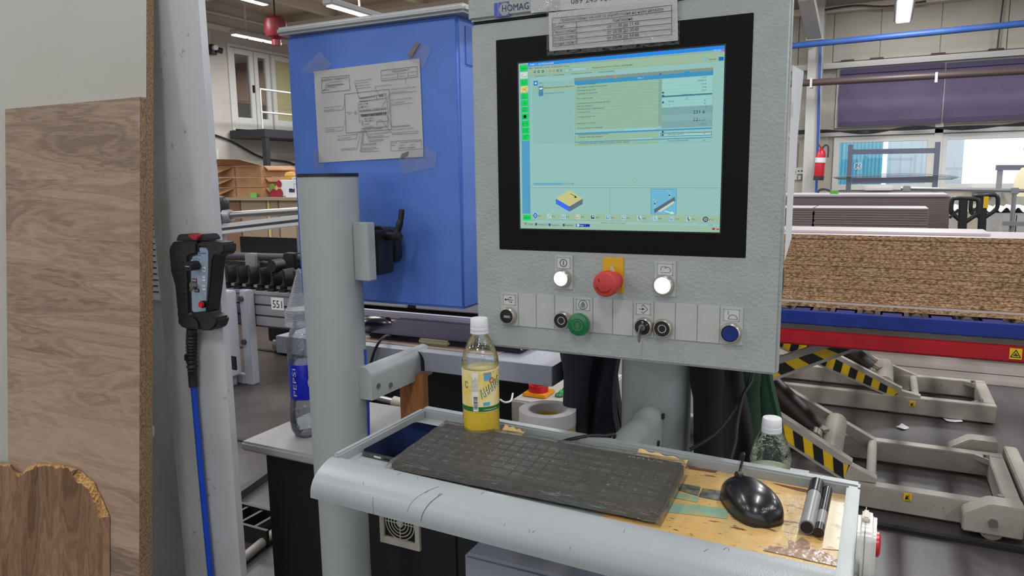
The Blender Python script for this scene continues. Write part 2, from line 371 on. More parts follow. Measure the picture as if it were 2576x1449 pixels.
# landing, railing and stairs in front of the door
M_blk = mat('steel_black', (44, 44, 50), .5)
M_rail = mat('rail_white', (200, 198, 192), .4)
ld = thing('stair_landing', 'black steel landing with white railing below the glass office door', 'stairs', (-11.4, 12, 0))
MB().box(-11.95, -11.0, 11.05, 14.0, dZ0-.18, dZ0-.02).build('deck', M_blk, ld)
for (x, y) in ((-11.06, 11.12), (-11.06, 12.45)): Box('post', M_blk, x-.05, x+.05, y-.05, y+.05, 0, dZ0-.18, ld)
for z in (dZ0+.74, dZ0+.30): MB().cyl((-11.02, 11.0, z), (-11.02, 14, z), .02).build('rail', M_rail, ld, smooth=True)
MB().cyl((-11.02, 11.02, dZ0-.02), (-11.02, 11.02, dZ0+.74), .018).build('rail_post', M_rail, ld, smooth=True)
MB().beam((-10.9, 12.3, dZ0-.15), (-10.9, 14.1, .85), .06, .22).build('stringer', M_blk, ld)
MB().beam((-10.1, 12.3, dZ0-.15), (-10.1, 14.1, .85), .06, .22).build('stringer', M_blk, ld)
for k in range(5): Box('tread', M_blk, -10.87, -10.13, 12.5+k*.33, 12.85+k*.33, 2.2-k*.3, 2.24-k*.3, ld)
MB().tube([(WX+.03, 10.3, 2.45), (WX+.04, 11.0, 2.3), (WX+.05, 11.9, 1.95), (WX+.05, 12.9, 1.8), (WX+.05, 13.6, 1.2)], .02).build('wall_cable', M_blk); tag(bpy.data.objects['wall_cable'], 'dark cable sagging along the white wall behind the landing posts', 'cable')
sg = thing('wall_sign', 'small framed notice on the white wall left of the landing posts', 'sign', (WX+.02, 10.35, 1.5))
Box('sign_board', mat('sign_grey', (200, 200, 198), .6), WX+.012, WX+.03, 10.45, 10.75, 1.2, 2.1, sg); Box('sign_print', mat('sign_print', (120, 120, 126), .6), WX+.03, WX+.034, 10.5, 10.7, 1.25, 1.8, sg)
# surveillance camera
cc = thing('surveillance_camera', 'small black surveillance camera on the wall beside the glass door', 'camera', (WX+.1, 10.75, 4.0))
Box('mount', M_blk, WX, WX+.12, 10.68, 10.82, 3.93, 4.12, cc, bevel=.01); MB().cyl((WX+.12, 10.8, 4.03), (WX+.2, 10.88, 4.0), .055).build('barrel', M_blk, cc, smooth=True)
MB().cyl((WX+.12, 10.74, 4.05), (WX+.2, 10.72, 4.05), .05).build('lens_ring', M_trimw, cc, smooth=True)
# hanging LED batten in view
bt = thing('led_batten', 'lit LED batten hanging from a rod in front of the glass door', 'light fixture', (-11, 10.2, 4.0))
p0 = atX(584, 88, -11); p1 = atX(706, 108, -11); zz = (p0.z+p1.z)/2
MB().box(-11.09, -10.91, p0.y, p1.y, zz, zz+.09).build('housing', mat('batten_grey', (176, 176, 178), .4), bt, bevel=.02)
for k in range(3):
    L = (p1.y-p0.y); MB().box(-11.06, -10.94, p0.y+L*(.03+k*.33), p0.y+L*(.31+k*.33), zz-.02, zz-.001).build('led_strip', emit('led_strip', (255, 255, 255), 5), bt)
MB().cyl((-11, p0.y+.35, zz+.08), (-11, p0.y+.35, CZ), .018, n=10).build('rod', M_rail, bt)
# red automatic extinguisher under the beam
M_red = mat('red_paint', (124, 26, 36), .45)
q = atY(693, 72, 9.6)
ae = thing('ceiling_extinguisher', 'red round ceiling fire extinguisher hanging under the beam', 'extinguisher', q)
MB().lathe([(.03, .2), (.12, .19), (.17, .14), (.18, .05), (.18, -.05), (.15, -.13), (.07, -.17), (.05, -.19)], q, n=24).build('tank', M_red, ae, smooth=True)
MB().cyl(q+Vector((0, 0, -.27)), q+Vector((0, 0, -.18)), .075).build('nozzle', M_red, ae, smooth=True)
MB().cyl(q+Vector((0, 0, .19)), (q.x, q.y, CZ-.33), .012, n=8).build('hanger', M_blk, ae)
# further hanging battens (rods against the ceiling, one batten end above the blue cabinet)
for k, (px, py, Y, L, lab) in enumerate([(905, 36, 8.2, 1.3, 'grey LED batten hanging above the blue cabinet lid'), (600, -6, 8.6, 1.2, 'lit batten at the top edge above the hanging batten'), (2277, 2, 9.2, 1.3, 'ceiling batten with bright lamp at the top edge above the window wall')]):
    c = atY(px, py, Y); t = thing('led_batten', lab, 'light fixture', c)
    if k < 2: bb = (c.x-.08, c.x+.08, c.y-L/2, c.y+L/2)
    else: bb = (c.x-.1, c.x+.1, c.y-.1, c.y+L)
    Box('housing', _M['batten_grey'], *bb, c.z, c.z+.08, t, bevel=.015); Box('led_strip', _M['led_strip'], bb[0]+.03, bb[1]-.03, bb[2]+.05, bb[3]-.05, c.z-.012, c.z-.001, t)
    MB().cyl((c.x, c.y, c.z+.08), (c.x, c.y, CZ-.01), .014, n=8).build('rod', M_rail, t)
# ---------------------------------------------------------------- window wall (plane Y = 14)
WY = 14.0
def wx(px, py=300): return atY(px, py, WY).x
xl, xm0, xm1 = wx(2095, 420), wx(2345, 420), wx(2366, 420)
zs, zw1, zb0, zb1 = 1.17, 2.06, 2.22, 3.20
wb = MB()
wb.box(-12.2, xl, WY, WY+.25, 0, CZ); wb.box(xl, 7, WY, WY+.25, 0, zs); wb.box(xl, 7, WY, WY+.25, zw1, zb0); wb.box(xl, 7, WY, WY+.25, zb1, CZ)
wb = struct(wb.build('wall_back', M_clad))
xs = [wx(1900), wx(2006, 200), wx(2090, 250), wx(2203), wx(2352), wx(2516), wx(2680), wx(2840)]
for a, b in zip(xs[:-1], xs[1:]):
    if b <= xl+.1: Box('cladding_panel', M_clad, a+.006, b-.006, WY-.03, WY, 0, 4.1, wb)
    else: Box('cladding_panel', M_clad, a+.006, b-.006, WY-.03, WY, zb1+.12, 4.1, wb)
struct(Box('trim_3', M_trimw, xl-.9, 7, WY-.14, WY, zb1, zb1+.09)); struct(Box('trim_4', M_beam, -3, 7, WY-.2, WY, 4.1, 4.2)); struct(Box('trim_5', M_trimw, xl-1.2, 7, WY-.05, WY, zw1+.02, zw1+.09))
for px in (2125, 2197, 2348, 2490): c = wx(px); Box('stop_block', mat('brown_block', (70, 44, 40), .6), c-.1, c+.1, WY-.12, WY-.031, zb1+.09, zb1+.13, wb)
M_glass = clear('window_glass', (250, 252, 255), .04, .01)
def window(name, x0, x1, z0, z1, fw=.09):
    f = MB(); f.box(x0, x0+fw, WY-.04, WY+.12, z0, z1); f.box(x1-fw, x1, WY-.04, WY+.12, z0, z1); f.box(x0+fw, x1-fw, WY-.04, WY+.12, z0, z0+fw); f.box(x0+fw, x1-fw, WY-.04, WY+.12, z1-fw, z1)
    w = struct(f.build(name, M_pvc)); Box('pane', M_glass, x0+fw, x1-fw, WY+.03, WY+.045, z0+fw, z1-fw, w); return w
w2 = window('window_2', xl, xm0, zs, zw1); w3 = window('window_3', xm1-.02, xm1+1.75, zs, zw1)
window('window_4', xl, xm0+.02, zb0, zb1); window('window_5', xm1-.04, xm1+1.75, zb0, zb1)
struct(Box('trim_6', M_pvc, xm0, xm1, WY-.05, WY+.12, zs, zb1))
MB().box(wx(2175, 480), wx(2245, 480), WY-.3, WY-.04, zs+.0, zs+.04).build('window_handle', M_pvc, w2); MB().box(wx(2440, 480), wx(2515, 480), WY-.3, WY-.04, zs, zs+.04).build('window_handle', M_pvc, w3)
# roller blinds
M_blind = mat('blind_fabric', (116, 104, 134), .9, bump=.1, bscale=500, col2=(126, 114, 144), vscale=2)
_nt = M_blind.node_tree; _tr = _nt.nodes.new('ShaderNodeBsdfTranslucent'); _tr.inputs[0].default_value = lin((128, 112, 150)); _mx = _nt.nodes.new('ShaderNodeMixShader'); _mx.inputs[0].default_value = .3
_nt.links.new(_nt.nodes['Principled BSDF'].outputs[0], _mx.inputs[1]); _nt.links.new(_tr.outputs[0], _mx.inputs[2]); _nt.links.new(_mx.outputs[0], _nt.nodes['Material Output'].inputs[0])
M_blindh = mat('blind_hem', (84, 74, 100), .9)
for k, (xa, xb, lab) in enumerate([(wx(2109), wx(2366), 'purple-grey roller blind over the upper window beside the column'), (wx(2370), wx(2370)+1.75, 'purple-grey roller blind cut by the right picture edge')]):
    z0, z1 = (2.235, 3.17) if k == 0 else (2.24, 3.16)
    t = thing('roller_blind', lab, 'blind', ((xa+xb)/2, WY-.1, z0))
    MB().sheet(lambda u, v: (xa+(xb-xa)*u, WY-.10-.012*math.sin(u*9+v*3)*(1-v)-.02*math.sin(u*23+v*5)*v*(1-v), z0+.07+(z1-z0-.14)*v), 40, 10, (0, .004, 0)).build('fabric', M_blind, t, smooth=True)
    Box('bottom_hem', M_blindh, xa, xb, WY-.115, WY-.09, z0, z0+.075, t); Box('top_tube', M_blindh, xa, xb, WY-.13, WY-.08, z1-.08, z1, t)
# outside: pale blue container and a bright store behind it
M_cont = mat('container_blue', (116, 206, 226), .6); M_contw = mat('container_white', (238, 240, 240), .6)
a = atY(2085, 470, 24); b = atY(2222, 350, 24)
ct = thing('shipping_container', 'pale blue shipping container outside the lower window', 'container', (a.x, 25, 0))
Box('body', M_cont, a.x-2.0, b.x, 24, 26.4, -.1, b.z+.08, ct)
for k in range(14): x = a.x+.05+k*(b.x-a.x)/14; Box('corrugation', M_cont, x, x+(b.x-a.x)/28, 23.97, 24, .1, b.z, ct)
lg = MB(); c = atY(2158, 418, 23.95); w = .085
stroke(lg, [c+Vector((-w*.2, 0, w)), c+Vector((-w, 0, w)), c+Vector((-w, 0, -w)), c+Vector((-w*.2, 0, -w)), c+Vector((-w*.2, 0, 0)), c+Vector((w*.2, 0, 0)), c+Vector((w*.2, 0, w)), c+Vector((w, 0, w)), c+Vector((w, 0, -w)), c+Vector((w*.2, 0, -w)), c+Vector((w*.2, 0, 0))], .025)
text(lg, '184', atY(2155, 463, 23.95), atY(2172, 463, 23.95), (0, 0, 1), .11); lg.build('emblem', mat('emblem_white', (250, 250, 250), .5), ct, fix=False)
a = atY(2228, 470, 27); b = atY(2345, 352, 27)
t = thing('white_container', 'white ribbed container behind the blue one outside the window', 'container', (a.x, 28, 0)); Box('body', M_contw, a.x, a.x+2.1, 27, 30, -.1, b.z, t)
for k in range(6): Box('rib', M_contw, a.x+.1+k*.3, a.x+.2+k*.3, 26.95, 27, 0, b.z, t)
# steel column with knee brace
cx0, cx1 = atY(2018, 490, 13.6).x, atY(2053, 490, 13.6).x
cl = MB(); cl.box(cx0, cx1, 13.55, 13.57, 0, CZ); cl.box(cx0, cx1, 13.83, 13.85, 0, CZ); cl.box((cx0+cx1)/2-.01, (cx0+cx1)/2+.01, 13.57, 13.83, 0, CZ)
cl = struct(cl.build('column', M_col))
k0 = atY(2050, 92, 13.3); k1 = atY(2028, -8, 12.2)
MB().beam(k0, k1, .22, .12).build('knee_brace', M_col, cl); Box('knee_plate', M_col, cx0-.02, cx1+.02, 13.25, 13.55, k0.z-.06, k0.z-.01, cl)
MB().tube([atY(2064, 110, 13.5), atY(2061, 200, 13.5), atY(2058, 330, 13.5), atY(2055, 420, 13.5), atY(2053, 490, 13.5)], .02).build('hose', mat('hose_blue', (28, 78, 160), .4), cl, smooth=True)
# wall pipes
def pipe(name, lab, pts, r, m, cat='pipe'):
    t = MB().tube(pts, r, n=12, smooth=False).build(name, m, smooth=True); tag(t, lab, cat); return t
a = atY(1990, 116, 13.1); b = atY(2576, 59, 13.1); d = (b-a)/(b.x-a.x)
pp = pipe('blue_pipe', 'blue air pipe running along the window wall above the blinds', [a-d*3, b+d*3], .048, mat('pipe_blue', (58, 98, 172), .45, col2=(72, 106, 168), vscale=3, lo=.5, hi=.7))
a = atY(1990, 211, 13.2); b = atY(2576, 178, 13.2); d = (b-a)/(b.x-a.x)
pp = pipe('brown_pipe', 'brown steel pipe crossing in front of the roller blinds', [a-d*3, b+d*3], .055, mat('pipe_brown', (84, 70, 68), .4))
for px, py in ((2041, 207), (2355, 193)): c = atY(px, py, 13.2); MB().box(c.x-.018, c.x+.018, 13.13, 13.3, c.z-.09, c.z+.06).build('pipe_clip', M_trimw, pp)
cb = [MB().tube([atY(1990, 334+o, 13.85), atY(2080, 330+o*.6, 13.85), atY(2180, 332-o, 13.85), atY(2300, 322+o, 13.85), atY(2420, 322-o, 13.85), atY(2580, 312+o, 13.85)], .012, n=6) for o in (-4, 0, 4)]
for k, c in enumerate(cb): o = c.build('cable', M_blk, smooth=True); tag(o, ['topmost', 'middle', 'lowest'][k]+' black cable of the bundle running below the blinds', 'cable', 'cables under the blinds')
cb = MB().tube([atY(2075, 25, 13.7), atY(2150, 14, 13.7), atY(2230, 16, 13.7), atY(2330, 3, 13.7)], .014, n=6).build('cable', M_blk, smooth=True); tag(cb, 'black cable above the wall gutter near the top edge', 'cable')
cb = MB().tube([atY(2524, 0, 13.9), atY(2516, 60, 13.9), atY(2508, 130, 13.9)], .012, n=6).build('cable', M_blk, smooth=True); tag(cb, 'thin dark cable hanging down the cladding to the gutter', 'cable')
# fire extinguisher on the column
q = atY(2063, 412, 13.3); ax = (atY(2068, 370, 13.3)-atY(2060, 450, 13.3)).normalized()
fe = thing('fire_extinguisher', 'red fire extinguisher hanging tilted on the white column', 'extinguisher', q)
MB().lathe([(.0, -.27), (.075, -.27), (.08, -.25), (.08, .14), (.06, .2), (.03, .23), (.03, .25)], q, axis=ax, n=20).build('cylinder', mat('extinguisher_red', (186, 24, 40), .35), fe, smooth=True)
MB().lathe([(.082, -.27), (.083, -.2), (.0, -.2)], q, axis=ax, n=20).build('base_ring', M_blk, fe, smooth=True)
MB().lathe([(.081, .02), (.082, .02), (.082, .1), (.081, .1)], q, axis=ax, n=20, closed=True).build('label_band', mat('label_white', (220, 220, 224), .5), fe, smooth=True)
MB().tube([q+ax*.24, q+ax*.3+Vector((.05, 0, 0)), q+ax*.27+Vector((.1, -.02, 0)), q+ax*.1+Vector((.11, -.03, 0))], .014, n=8).build('hose', M_blk, fe, smooth=True); MB().beam(q+ax*.25, q+ax*.32+Vector((-.06, 0, 0)), .03, .025).build('lever', M_red, fe)
# sockets left of the column
for k, (px, py, s) in enumerate([(2013, 430, .06), (2002, 447, .045), (2010, 447, .04)]):
    c = atY(px, py, 13.95); o = Box('wall_socket', M_pvc, c.x-s, c.x+s, 13.93, 13.97, c.z-s, c.z+s, bevel=.01); tag(o, ['white wall socket with dark holes left of the column', 'lower left small junction box beside the column', 'lower right small junction box beside the column'][k], 'socket')
    if k == 0:
        for dx in (-.025, .025): MB().cyl((c.x+dx, 13.925, c.z), (c.x+dx, 13.931, c.z), .014, n=10).build('hole', M_blk, o)
MB().cyl((atY(2006, 345, 13.95).x, 13.95, 2.0), (atY(2006, 345, 13.95).x, 13.95, 1.5), .012, n=8).build('conduit', M_trimw, wb)
# ================================================================ RIGHT: roller lift table with chipboard stack
M_cream = mat('machine_cream', (170, 163, 152), .45, col2=(152, 144, 132), vscale=7, lo=.4, hi=.75, col3=(70, 62, 56), v3=60, lo3=.68, hi3=.74)
M_tred = mat('beam_red', (176, 20, 32), .4, col2=(160, 14, 28), vscale=8)
M_tblue = mat('beam_blue', (22, 52, 140), .4, col2=(16, 42, 122), vscale=9)
M_pad = mat('pad_blue', (62, 68, 128), .6); M_steel = mat('steel_bright', (160, 158, 156), .34, 1.0); M_pale = mat('pale_strip', (178, 186, 188), .5)
M_yel = mat('warning_yellow', (226, 186, 20), .5); M_bk = mat('warning_black', (24, 24, 26), .5); M_oil = mat('oily_steel', (52, 44, 42), .35, .4)
YF = 3.30
def X(px, py, Y): return atY(px, py, Y).x
def Zp(px, py, Y): return atY(px, py, Y).z
lt = thing('lift_table', 'scissor lift table with red and blue beams and striped legs', 'lift table', (.2, 4.4, 0))
zr1, zr0 = Zp(1961, 829, YF), Zp(1961, 864, YF)
MB().box(-1.4, 2.2, YF, YF+.05, zr0, zr1).build('red_beam', M_tred, lt, bevel=.008)
MB().box(-1.4, 2.2, 5.75, 5.8, zr0, zr1).build('red_beam', M_tred, lt, bevel=.008)
MB().box(-1.4, 2.2, YF+.07, YF+.14, zr1-.02, Zp(1963, 812, YF+.05)-.005).build('grey_beam', M_cream, lt)
zb1_, zb0_ = Zp(1963, 780, YF+.02), Zp(1963, 812, YF+.02)
MB().box(-1.4, 2.2, YF+.02, YF+.07, zb0_, zb1_).build('blue_beam', M_tblue, lt, bevel=.005)
for _x in (-1.3, -.5, .95, 1.9): MB().box(_x, _x+.08, YF+.141, 5.74, zr1-.07, zr1-.02).build('cross_bar', M_cream, lt)
MB().box(-1.4, 2.2, 5.68, 5.74, zr1-.019, zr1+.06).build('grey_beam', M_cream, lt)
zroll = Zp(1965, 767, 3.44)
rx = [X(a, b, YF+.12) for a, b in ((1971, 773), (2071, 778), (2185, 786), (2306, 795), (2433, 804), (2565, 811))]; dx = rx[3]-rx[2]
rx = [rx[0]-dx*2, rx[0]-dx]+rx+[rx[-1]+dx, rx[-1]+2*dx]
for x in rx:
    ro = MB().cyl((x, YF+.085, zroll-.026), (x, 5.65, zroll-.026), .026, n=20).build('roller', M_steel, lt, smooth=True)
    MB().cyl((x, YF+.078, zroll-.026), (x, YF+.0848, zroll-.026), .017, n=16).build('roller_hub', M_dark, ro, smooth=True)
for x, x2 in zip(rx[:-1], rx[1:]):
    pd = MB().box(x+.045, x2-.045, YF+.075, YF+.4, zb1_-.02, zroll-.006).build('pad', M_pad, lt, bevel=.012); Box('pad_insert', M_pale, x+.065, x2-.065, YF+.066, YF+.0745, zb1_-.012, zroll-.03, pd)
# warning sign on the red beam
wg = MB(); c = atY(2555, 890, YF); wg.box(c.x-.02, c.x+.02, YF-.003, YF, c.z-.021, c.z+.021); sgn = wg.build('warning_sign', M_yel, lt)
wg = MB(); Yq = YF-.0035; tri = [Vector((c.x-.016, Yq, c.z-.013)), Vector((c.x+.016, Yq, c.z-.013)), Vector((c.x, Yq, c.z+.015))]; stroke(wg, tri, .003, closed=True); wg.box(c.x-.007, c.x+.008, Yq, Yq+.0004, c.z-.008, c.z-.003); wg.box(c.x-.002, c.x+.002, Yq, Yq+.0004, c.z-.003, c.z+.003); wg.build('warning_print', M_bk, sgn, fix=False)
# scissor legs: pieces described in plane Y
def z8(x, y): return (1850+x/2.4187, 850+y/2.4187)
def plate(name, pts, Y, th, m, parent=None):
    return MB().prism([atY(*z8(*p), Y) for p in pts], (0, th, 0)).build(name, m, parent)
def striped(tA, tB, bA, bB, Y, n, parent, th=.05, first=0):
    """plate between an upper edge tA-tB and a lower edge bA-bB with slanted black and yellow stripes"""
    T0, T1, B0, B1 = [atY(*z8(*p), Y) for p in (tA, tB, bA, bB)]
    e = (T1-T0).normalized(); up = Vector((-e.z, 0, e.x))*.028; 
    o = MB().prism([T0, T1, B1, B0], (0, th, 0)).build('leg_plate', M_yel, parent)
    MB().prism([T0+up*.0, T1, T1+up, T0+up], (0, th, 0)).build('leg_flange', M_cream, o); MB().prism([B0-up*.5, B1-up*.5, B1, B0], (0, th, 0)).build('leg_flange', M_cream, o)
    for k in range(n):
        if k % 2 != first: continue
        q = lambda A, B, t: A+(B-A)*max(0, min(1, t))
        s = .55/n; a, b = k/n, (k+1)/n
        MB().prism([q(T0, T1, a-s)+Vector((0, -.003, 0)), q(T0, T1, b-s)+Vector((0, -.003, 0)), q(B0, B1, b)+Vector((0, -.003, 0)), q(B0, B1, a)+Vector((0, -.003, 0))], (0, .0028, 0)).build('black_stripe', M_bk, o)
    return o
# near scissor
la = striped((-300, 135), (690, 785), (-300, 230), (660, 855), 3.50, 17, lt)
plate('leg_toe', [(690, 770), (860, 858), (850, 882), (660, 858)], 3.50, .05, M_cream, lt)
plate('rear_leg', [(120, 195), (830, 612), (882, 645), (876, 690), (800, 672), (470, 440), (120, 260)], 4.08, .05, M_cream, lt)
a = atY(*z8(595, 600), 3.8); MB().cyl((a.x-.0, 3.56, a.z-.01), (a.x+.0, 4.06, a.z-.01), .052, n=20).build('cross_tube', M_cream, lt, smooth=True)
a = atY(*z8(828, 760), 3.8); MB().cyl((a.x, 3.52, a.z), (a.x, 4.08, a.z), .022, n=16).build('cross_rod', M_cream, lt, smooth=True)
a = atY(*z8(100, 190), 3.8); b = atY(*z8(470, 560), 3.8); MB().cyl(a, b, .068, n=24).build('hydraulic_cylinder', M_oil, lt, smooth=True)
c = atY(*z8(555, 610), 3.75); clv = MB().beam(b, c, .06, .085).build('clevis', mat('clevis_brown', (150, 132, 112), .5), lt, bevel=.01); q = atY(*z8(484, 590), 3.7); MB().cyl((q.x, 3.64, q.z), (q.x, 3.72, q.z), .035, n=18).build('clevis_pin', M_steel, clv, smooth=True)
# far scissor
striped((250, -60), (1000, 332), (200, 20), (965, 356), 5.00, 17, lt, first=1)
plate('leg_toe', [(1000, 320), (1128, 355), (1120, 370), (960, 358)], 5.00, .05, M_cream, lt)
plate('rear_leg', [(600, 20), (1122, 238), (1112, 284), (1060, 275), (860, 190), (600, 80)], 5.55, .05, M_cream, lt)
a = atY(*z8(905, 215), 5.3); MB().cyl((a.x, 5.05, a.z-.01), (a.x, 5.54, a.z-.01), .055, n=20).build('cross_tube', M_cream, lt, smooth=True)
a = atY(*z8(1090, 305), 5.3); MB().cyl((a.x, 5.05, a.z), (a.x, 5.55, a.z), .022, n=16).build('cross_rod', M_cream, lt, smooth=True)
a = atY(*z8(560, -20), 5.3); b = atY(*z8(810, 175), 5.3); MB().cyl(a, b, .07, n=24).build('hydraulic_cylinder', M_oil, lt, smooth=True)
c = atY(*z8(880, 215), 5.25); clv = MB().beam(b, c, .05, .08).build('clevis', _M['clevis_brown'], lt, bevel=.01); q = atY(*z8(826, 212), 5.18); MB().cyl((q.x, 5.12, q.z), (q.x, 5.2, q.z), .032, n=18).build('clevis_pin', M_steel, clv, smooth=True)
# crossing leg just under the red beam
striped((-200, 310), (690, 22), (-200, 400), (720, 62), 3.42, 11, lt, th=.04)
# base frames
def frame(y0, y1, x1, nm):
    fr = MB(); w = .065
    fr.box(-1.0, x1, y0, y0+w, .012, .115); fr.box(-1.0, x1, y1-w, y1, .012, .115); fr.box(x1-w, x1, y0+w, y1-w, .012, .115); fr.box(-1.0, -.93, y0+w, y1-w, .012, .115)
    o = fr.build('base_frame', M_cream, lt, bevel=.004)
    MB().prism([(x1-w-.06, y0+w, .09), (x1-w, y0+w, .09), (x1-w, y0+w+.06, .09)], (0, 0, .026)).build('gusset', M_cream, o); MB().prism([(x1-w-.06, y1-w, .09), (x1-w, y1-w, .09), (x1-w, y1-w-.06, .09)], (0, 0, .026)).build('gusset', M_cream, o)
    for yy in (y0+w+.02, y1-w-.02): MB().cyl((x1-w-.01, yy, .11), (x1-w-.01, yy, .13), .014, n=12).build('bolt', M_steel, o)
    return o
f1 = frame(3.47, 4.15, .585, 'near'); f2 = frame(4.99, 5.6, .66, 'far')
for f, y, px, py in ((f1, 3.467, 2283, 1251), (f2, 4.987, 2295, 1017)):
    c = atY(px, py, y); s = .016; o = Box('forklift_sticker', M_yel, c.x-s, c.x+s, y-.002, y+.003, c.z-s*.9, c.z+s*1.1, f)
    g = MB(); g.box(c.x-.009, c.x+.002, y-.0026, y-.0021, c.z-.01, c.z+.0); g.box(c.x-.006, c.x+.001, y-.0026, y-.0021, c.z, c.z+.008); g.box(c.x+.004, c.x+.006, y-.0026, y-.0021, c.z-.012, c.z+.013); g.box(c.x+.006, c.x+.012, y-.0026, y-.0021, c.z-.012, c.z-.01); g.build('forklift_print', M_bk, f)
# wheels and bumper at the near frame's end
for (y, s) in ((3.36, 1), (4.17, -1)):
    w0 = MB(); xa, xb = .36, .57
    w0.prism([(xa, y, .03), (xb, y, .03), (xb, y, .16), (xa+.09, y, .16), (xa, y, .1)], (0, .1, 0)); wk = w0.build('wheel_bracket', M_cream, lt, bevel=.005)
    MB().cyl(((xa+xb)/2, y+.02, .045), ((xa+xb)/2, y+.08, .045), .045, n=20).build('wheel', M_cream, wk, smooth=True); MB().cyl(((xa+xb)/2, y-.012, .085), ((xa+xb)/2, y-.0005, .085), .018, n=6).build('bolt', M_steel, wk)
MB().box(.60, .66, 3.3, 4.25, .05, .125).build('bumper', M_cream, lt, bevel=.006)
MB().box(-1.2, .9, 3.30, 3.33, .001, .016).build('floor_rail', M_dark, lt)
# scraps of paper on the floor
M_paper = mat('paper_white', (222, 222, 226), .7)
def sheet_on_floor(px, py, w, h, a, lab, nm='paper_scrap'):
    c = atZ(px, py, 0); M4 = Matrix.Translation(c) @ Matrix.Rotation(a, 4, 'Z')
    o = MB().sheet(lambda u, v: ((u-.5)*w, (v-.5)*h, .004+.02*(u-.5)**2+.012*u*v), 4, 4, (0, 0, .0006)).xf(M4).build(nm, M_paper, smooth=True); return tag(o, lab, 'paper')
sheet_on_floor(2391, 1055, .09, .12, .3, 'crumpled white paper scrap on the floor between the two base frames')
sheet_on_floor(2270, 1078, .05, .05, .9, 'tiny white paper scrap on the floor nearer than the crumpled one')
sheet_on_floor(2238, 1030, .08, .05, .4, 'thin white strip of paper lying beside the far base frame')
# light floor panels behind the lift
lp = struct(Box('floor_panel', mat('floor_light', (150, 140, 134), .35, col2=(128, 118, 112), vscale=2, stretch=(.3, 4, 1)), -1.2, 3.0, 5.95, 9.4, 0, .006))
for k, y in enumerate((6.25, 6.7, 7.3, 8.1)): Box('floor_seam', M_seam, -1.2, 3.0, y, y+.02, .006, .008, lp)
# chipboard stack
M_chip = particle('chipboard_edge', ((96, 68, 44), (166, 130, 94), (214, 180, 138)), (1, 2.2, 2.2), 75); M_lam = mat('laminate_lilac', (196, 186, 188), .4)
YS = 3.50; zt = Zp(1992, 588, YS); zb = zroll+.019; NB = 15; hb = (zt-zb)/NB
def board(name, x0, x1, y0, y1, z0, z1, faces=True):
    m = MB(); m.box(x0, x1, y0, y1, z0, z1); m.mi = [1, 1, 0, 0, 0, 0]; return m.build(name, [M_chip, M_lam])
for k in range(NB):
    j = random.uniform(-.003, .003); n = NB-1-k
    o = board('chipboard_sheet', -1.35+j, 1.55+j, YS+j, YS+.36+j, zb+k*hb+.0007, zb+(k+1)*hb-.0007)
    pos = 'topmost' if n == 0 else ('lowest raw' if n == NB-1 else ORD[n]+' from the top')
    tag(o, 'chipboard sheet, %s in the stack on the lift table' % pos, 'board', 'chipboard sheets stacked on the lift table')
o = board('base_board', -1.36, 1.6, YS-.06, YS+.42, zroll, zroll+.018); tag(o, 'lilac-faced base board under the chipboard stack, lying on the rollers', 'board')
o = board('thin_sheet', -1.3, X(2482, 590, YS+.2), YS+.08, YS+.34, zt+.0005, zt+.011); o.data.materials[0] = M_lam; tag(o, 'pale thin sheet lying on top of the chipboard stack', 'board')
# ---------------------------------------------------------------- taupe board piles behind
M_taupe = mat('taupe_board', (118, 104, 104), .6); M_taupet = mat('taupe_top', (176, 170, 174), .5)
def pile(name, px0, px1, py1, Y, depth, n, h, lab, grp, jx=.004):
    x0, x1 = X(px0, py1, Y), X(px1, py1, Y); z1 = Zp((px0+px1)/2, py1, Y)
    for k in range(n):
        j = random.uniform(-jx, jx); m = MB().box(x0+j, x1+j, Y+j, Y+depth, z1-(k+1)*h+.0035, z1-k*h)
        m.mi = [1, 1, 0, 0, 0, 0]; o = m.build(name, [M_taupe, M_taupet])
        pos = 'topmost' if k == 0 else ORD[k]+' from the top'
        tag(o, lab % pos, 'board', grp)
    return x0, x1, z1-n*h
x0, x1, z0 = pile('taupe_panel', 2049, 2337, 524, 6.95, .5, 11, .0205, 'taupe panel, %s in the wide pile before the pallet trucks', 'taupe panels in the wide pile')
o = MB().box(x0, x1, 6.95, 7.45, .14, z0); o = o.build('panel_pile_base', M_taupe); tag(o, 'lower taupe panels of the wide pile, hidden behind the chipboard stack', 'board pile', kind='stuff')
xa, xb, z0 = pile('taupe_panel', 1930, 2045, 523, 6.95, .5, 9, .0205, 'taupe panel, %s in the narrow pile beside the control panel', 'taupe panels in the narrow pile')
o = MB().box(xa, xb-.1, 6.95, 7.45, .14, z0).build('panel_pile_base', M_taupe); tag(o, 'lower taupe panels of the narrow pile beside the control panel', 'board pile', kind='stuff')
o = MB()
for k in range(5): o.box(xa+k*(x1-xa)/4.2, xa+k*(x1-xa)/4.2+.1, 6.95, 8.2, 0, .14)
tag(o.build('pallet_blocks', mat('pallet_wood', (140, 112, 82), .8)), 'wooden pallet blocks under the taupe panel piles', 'pallet')
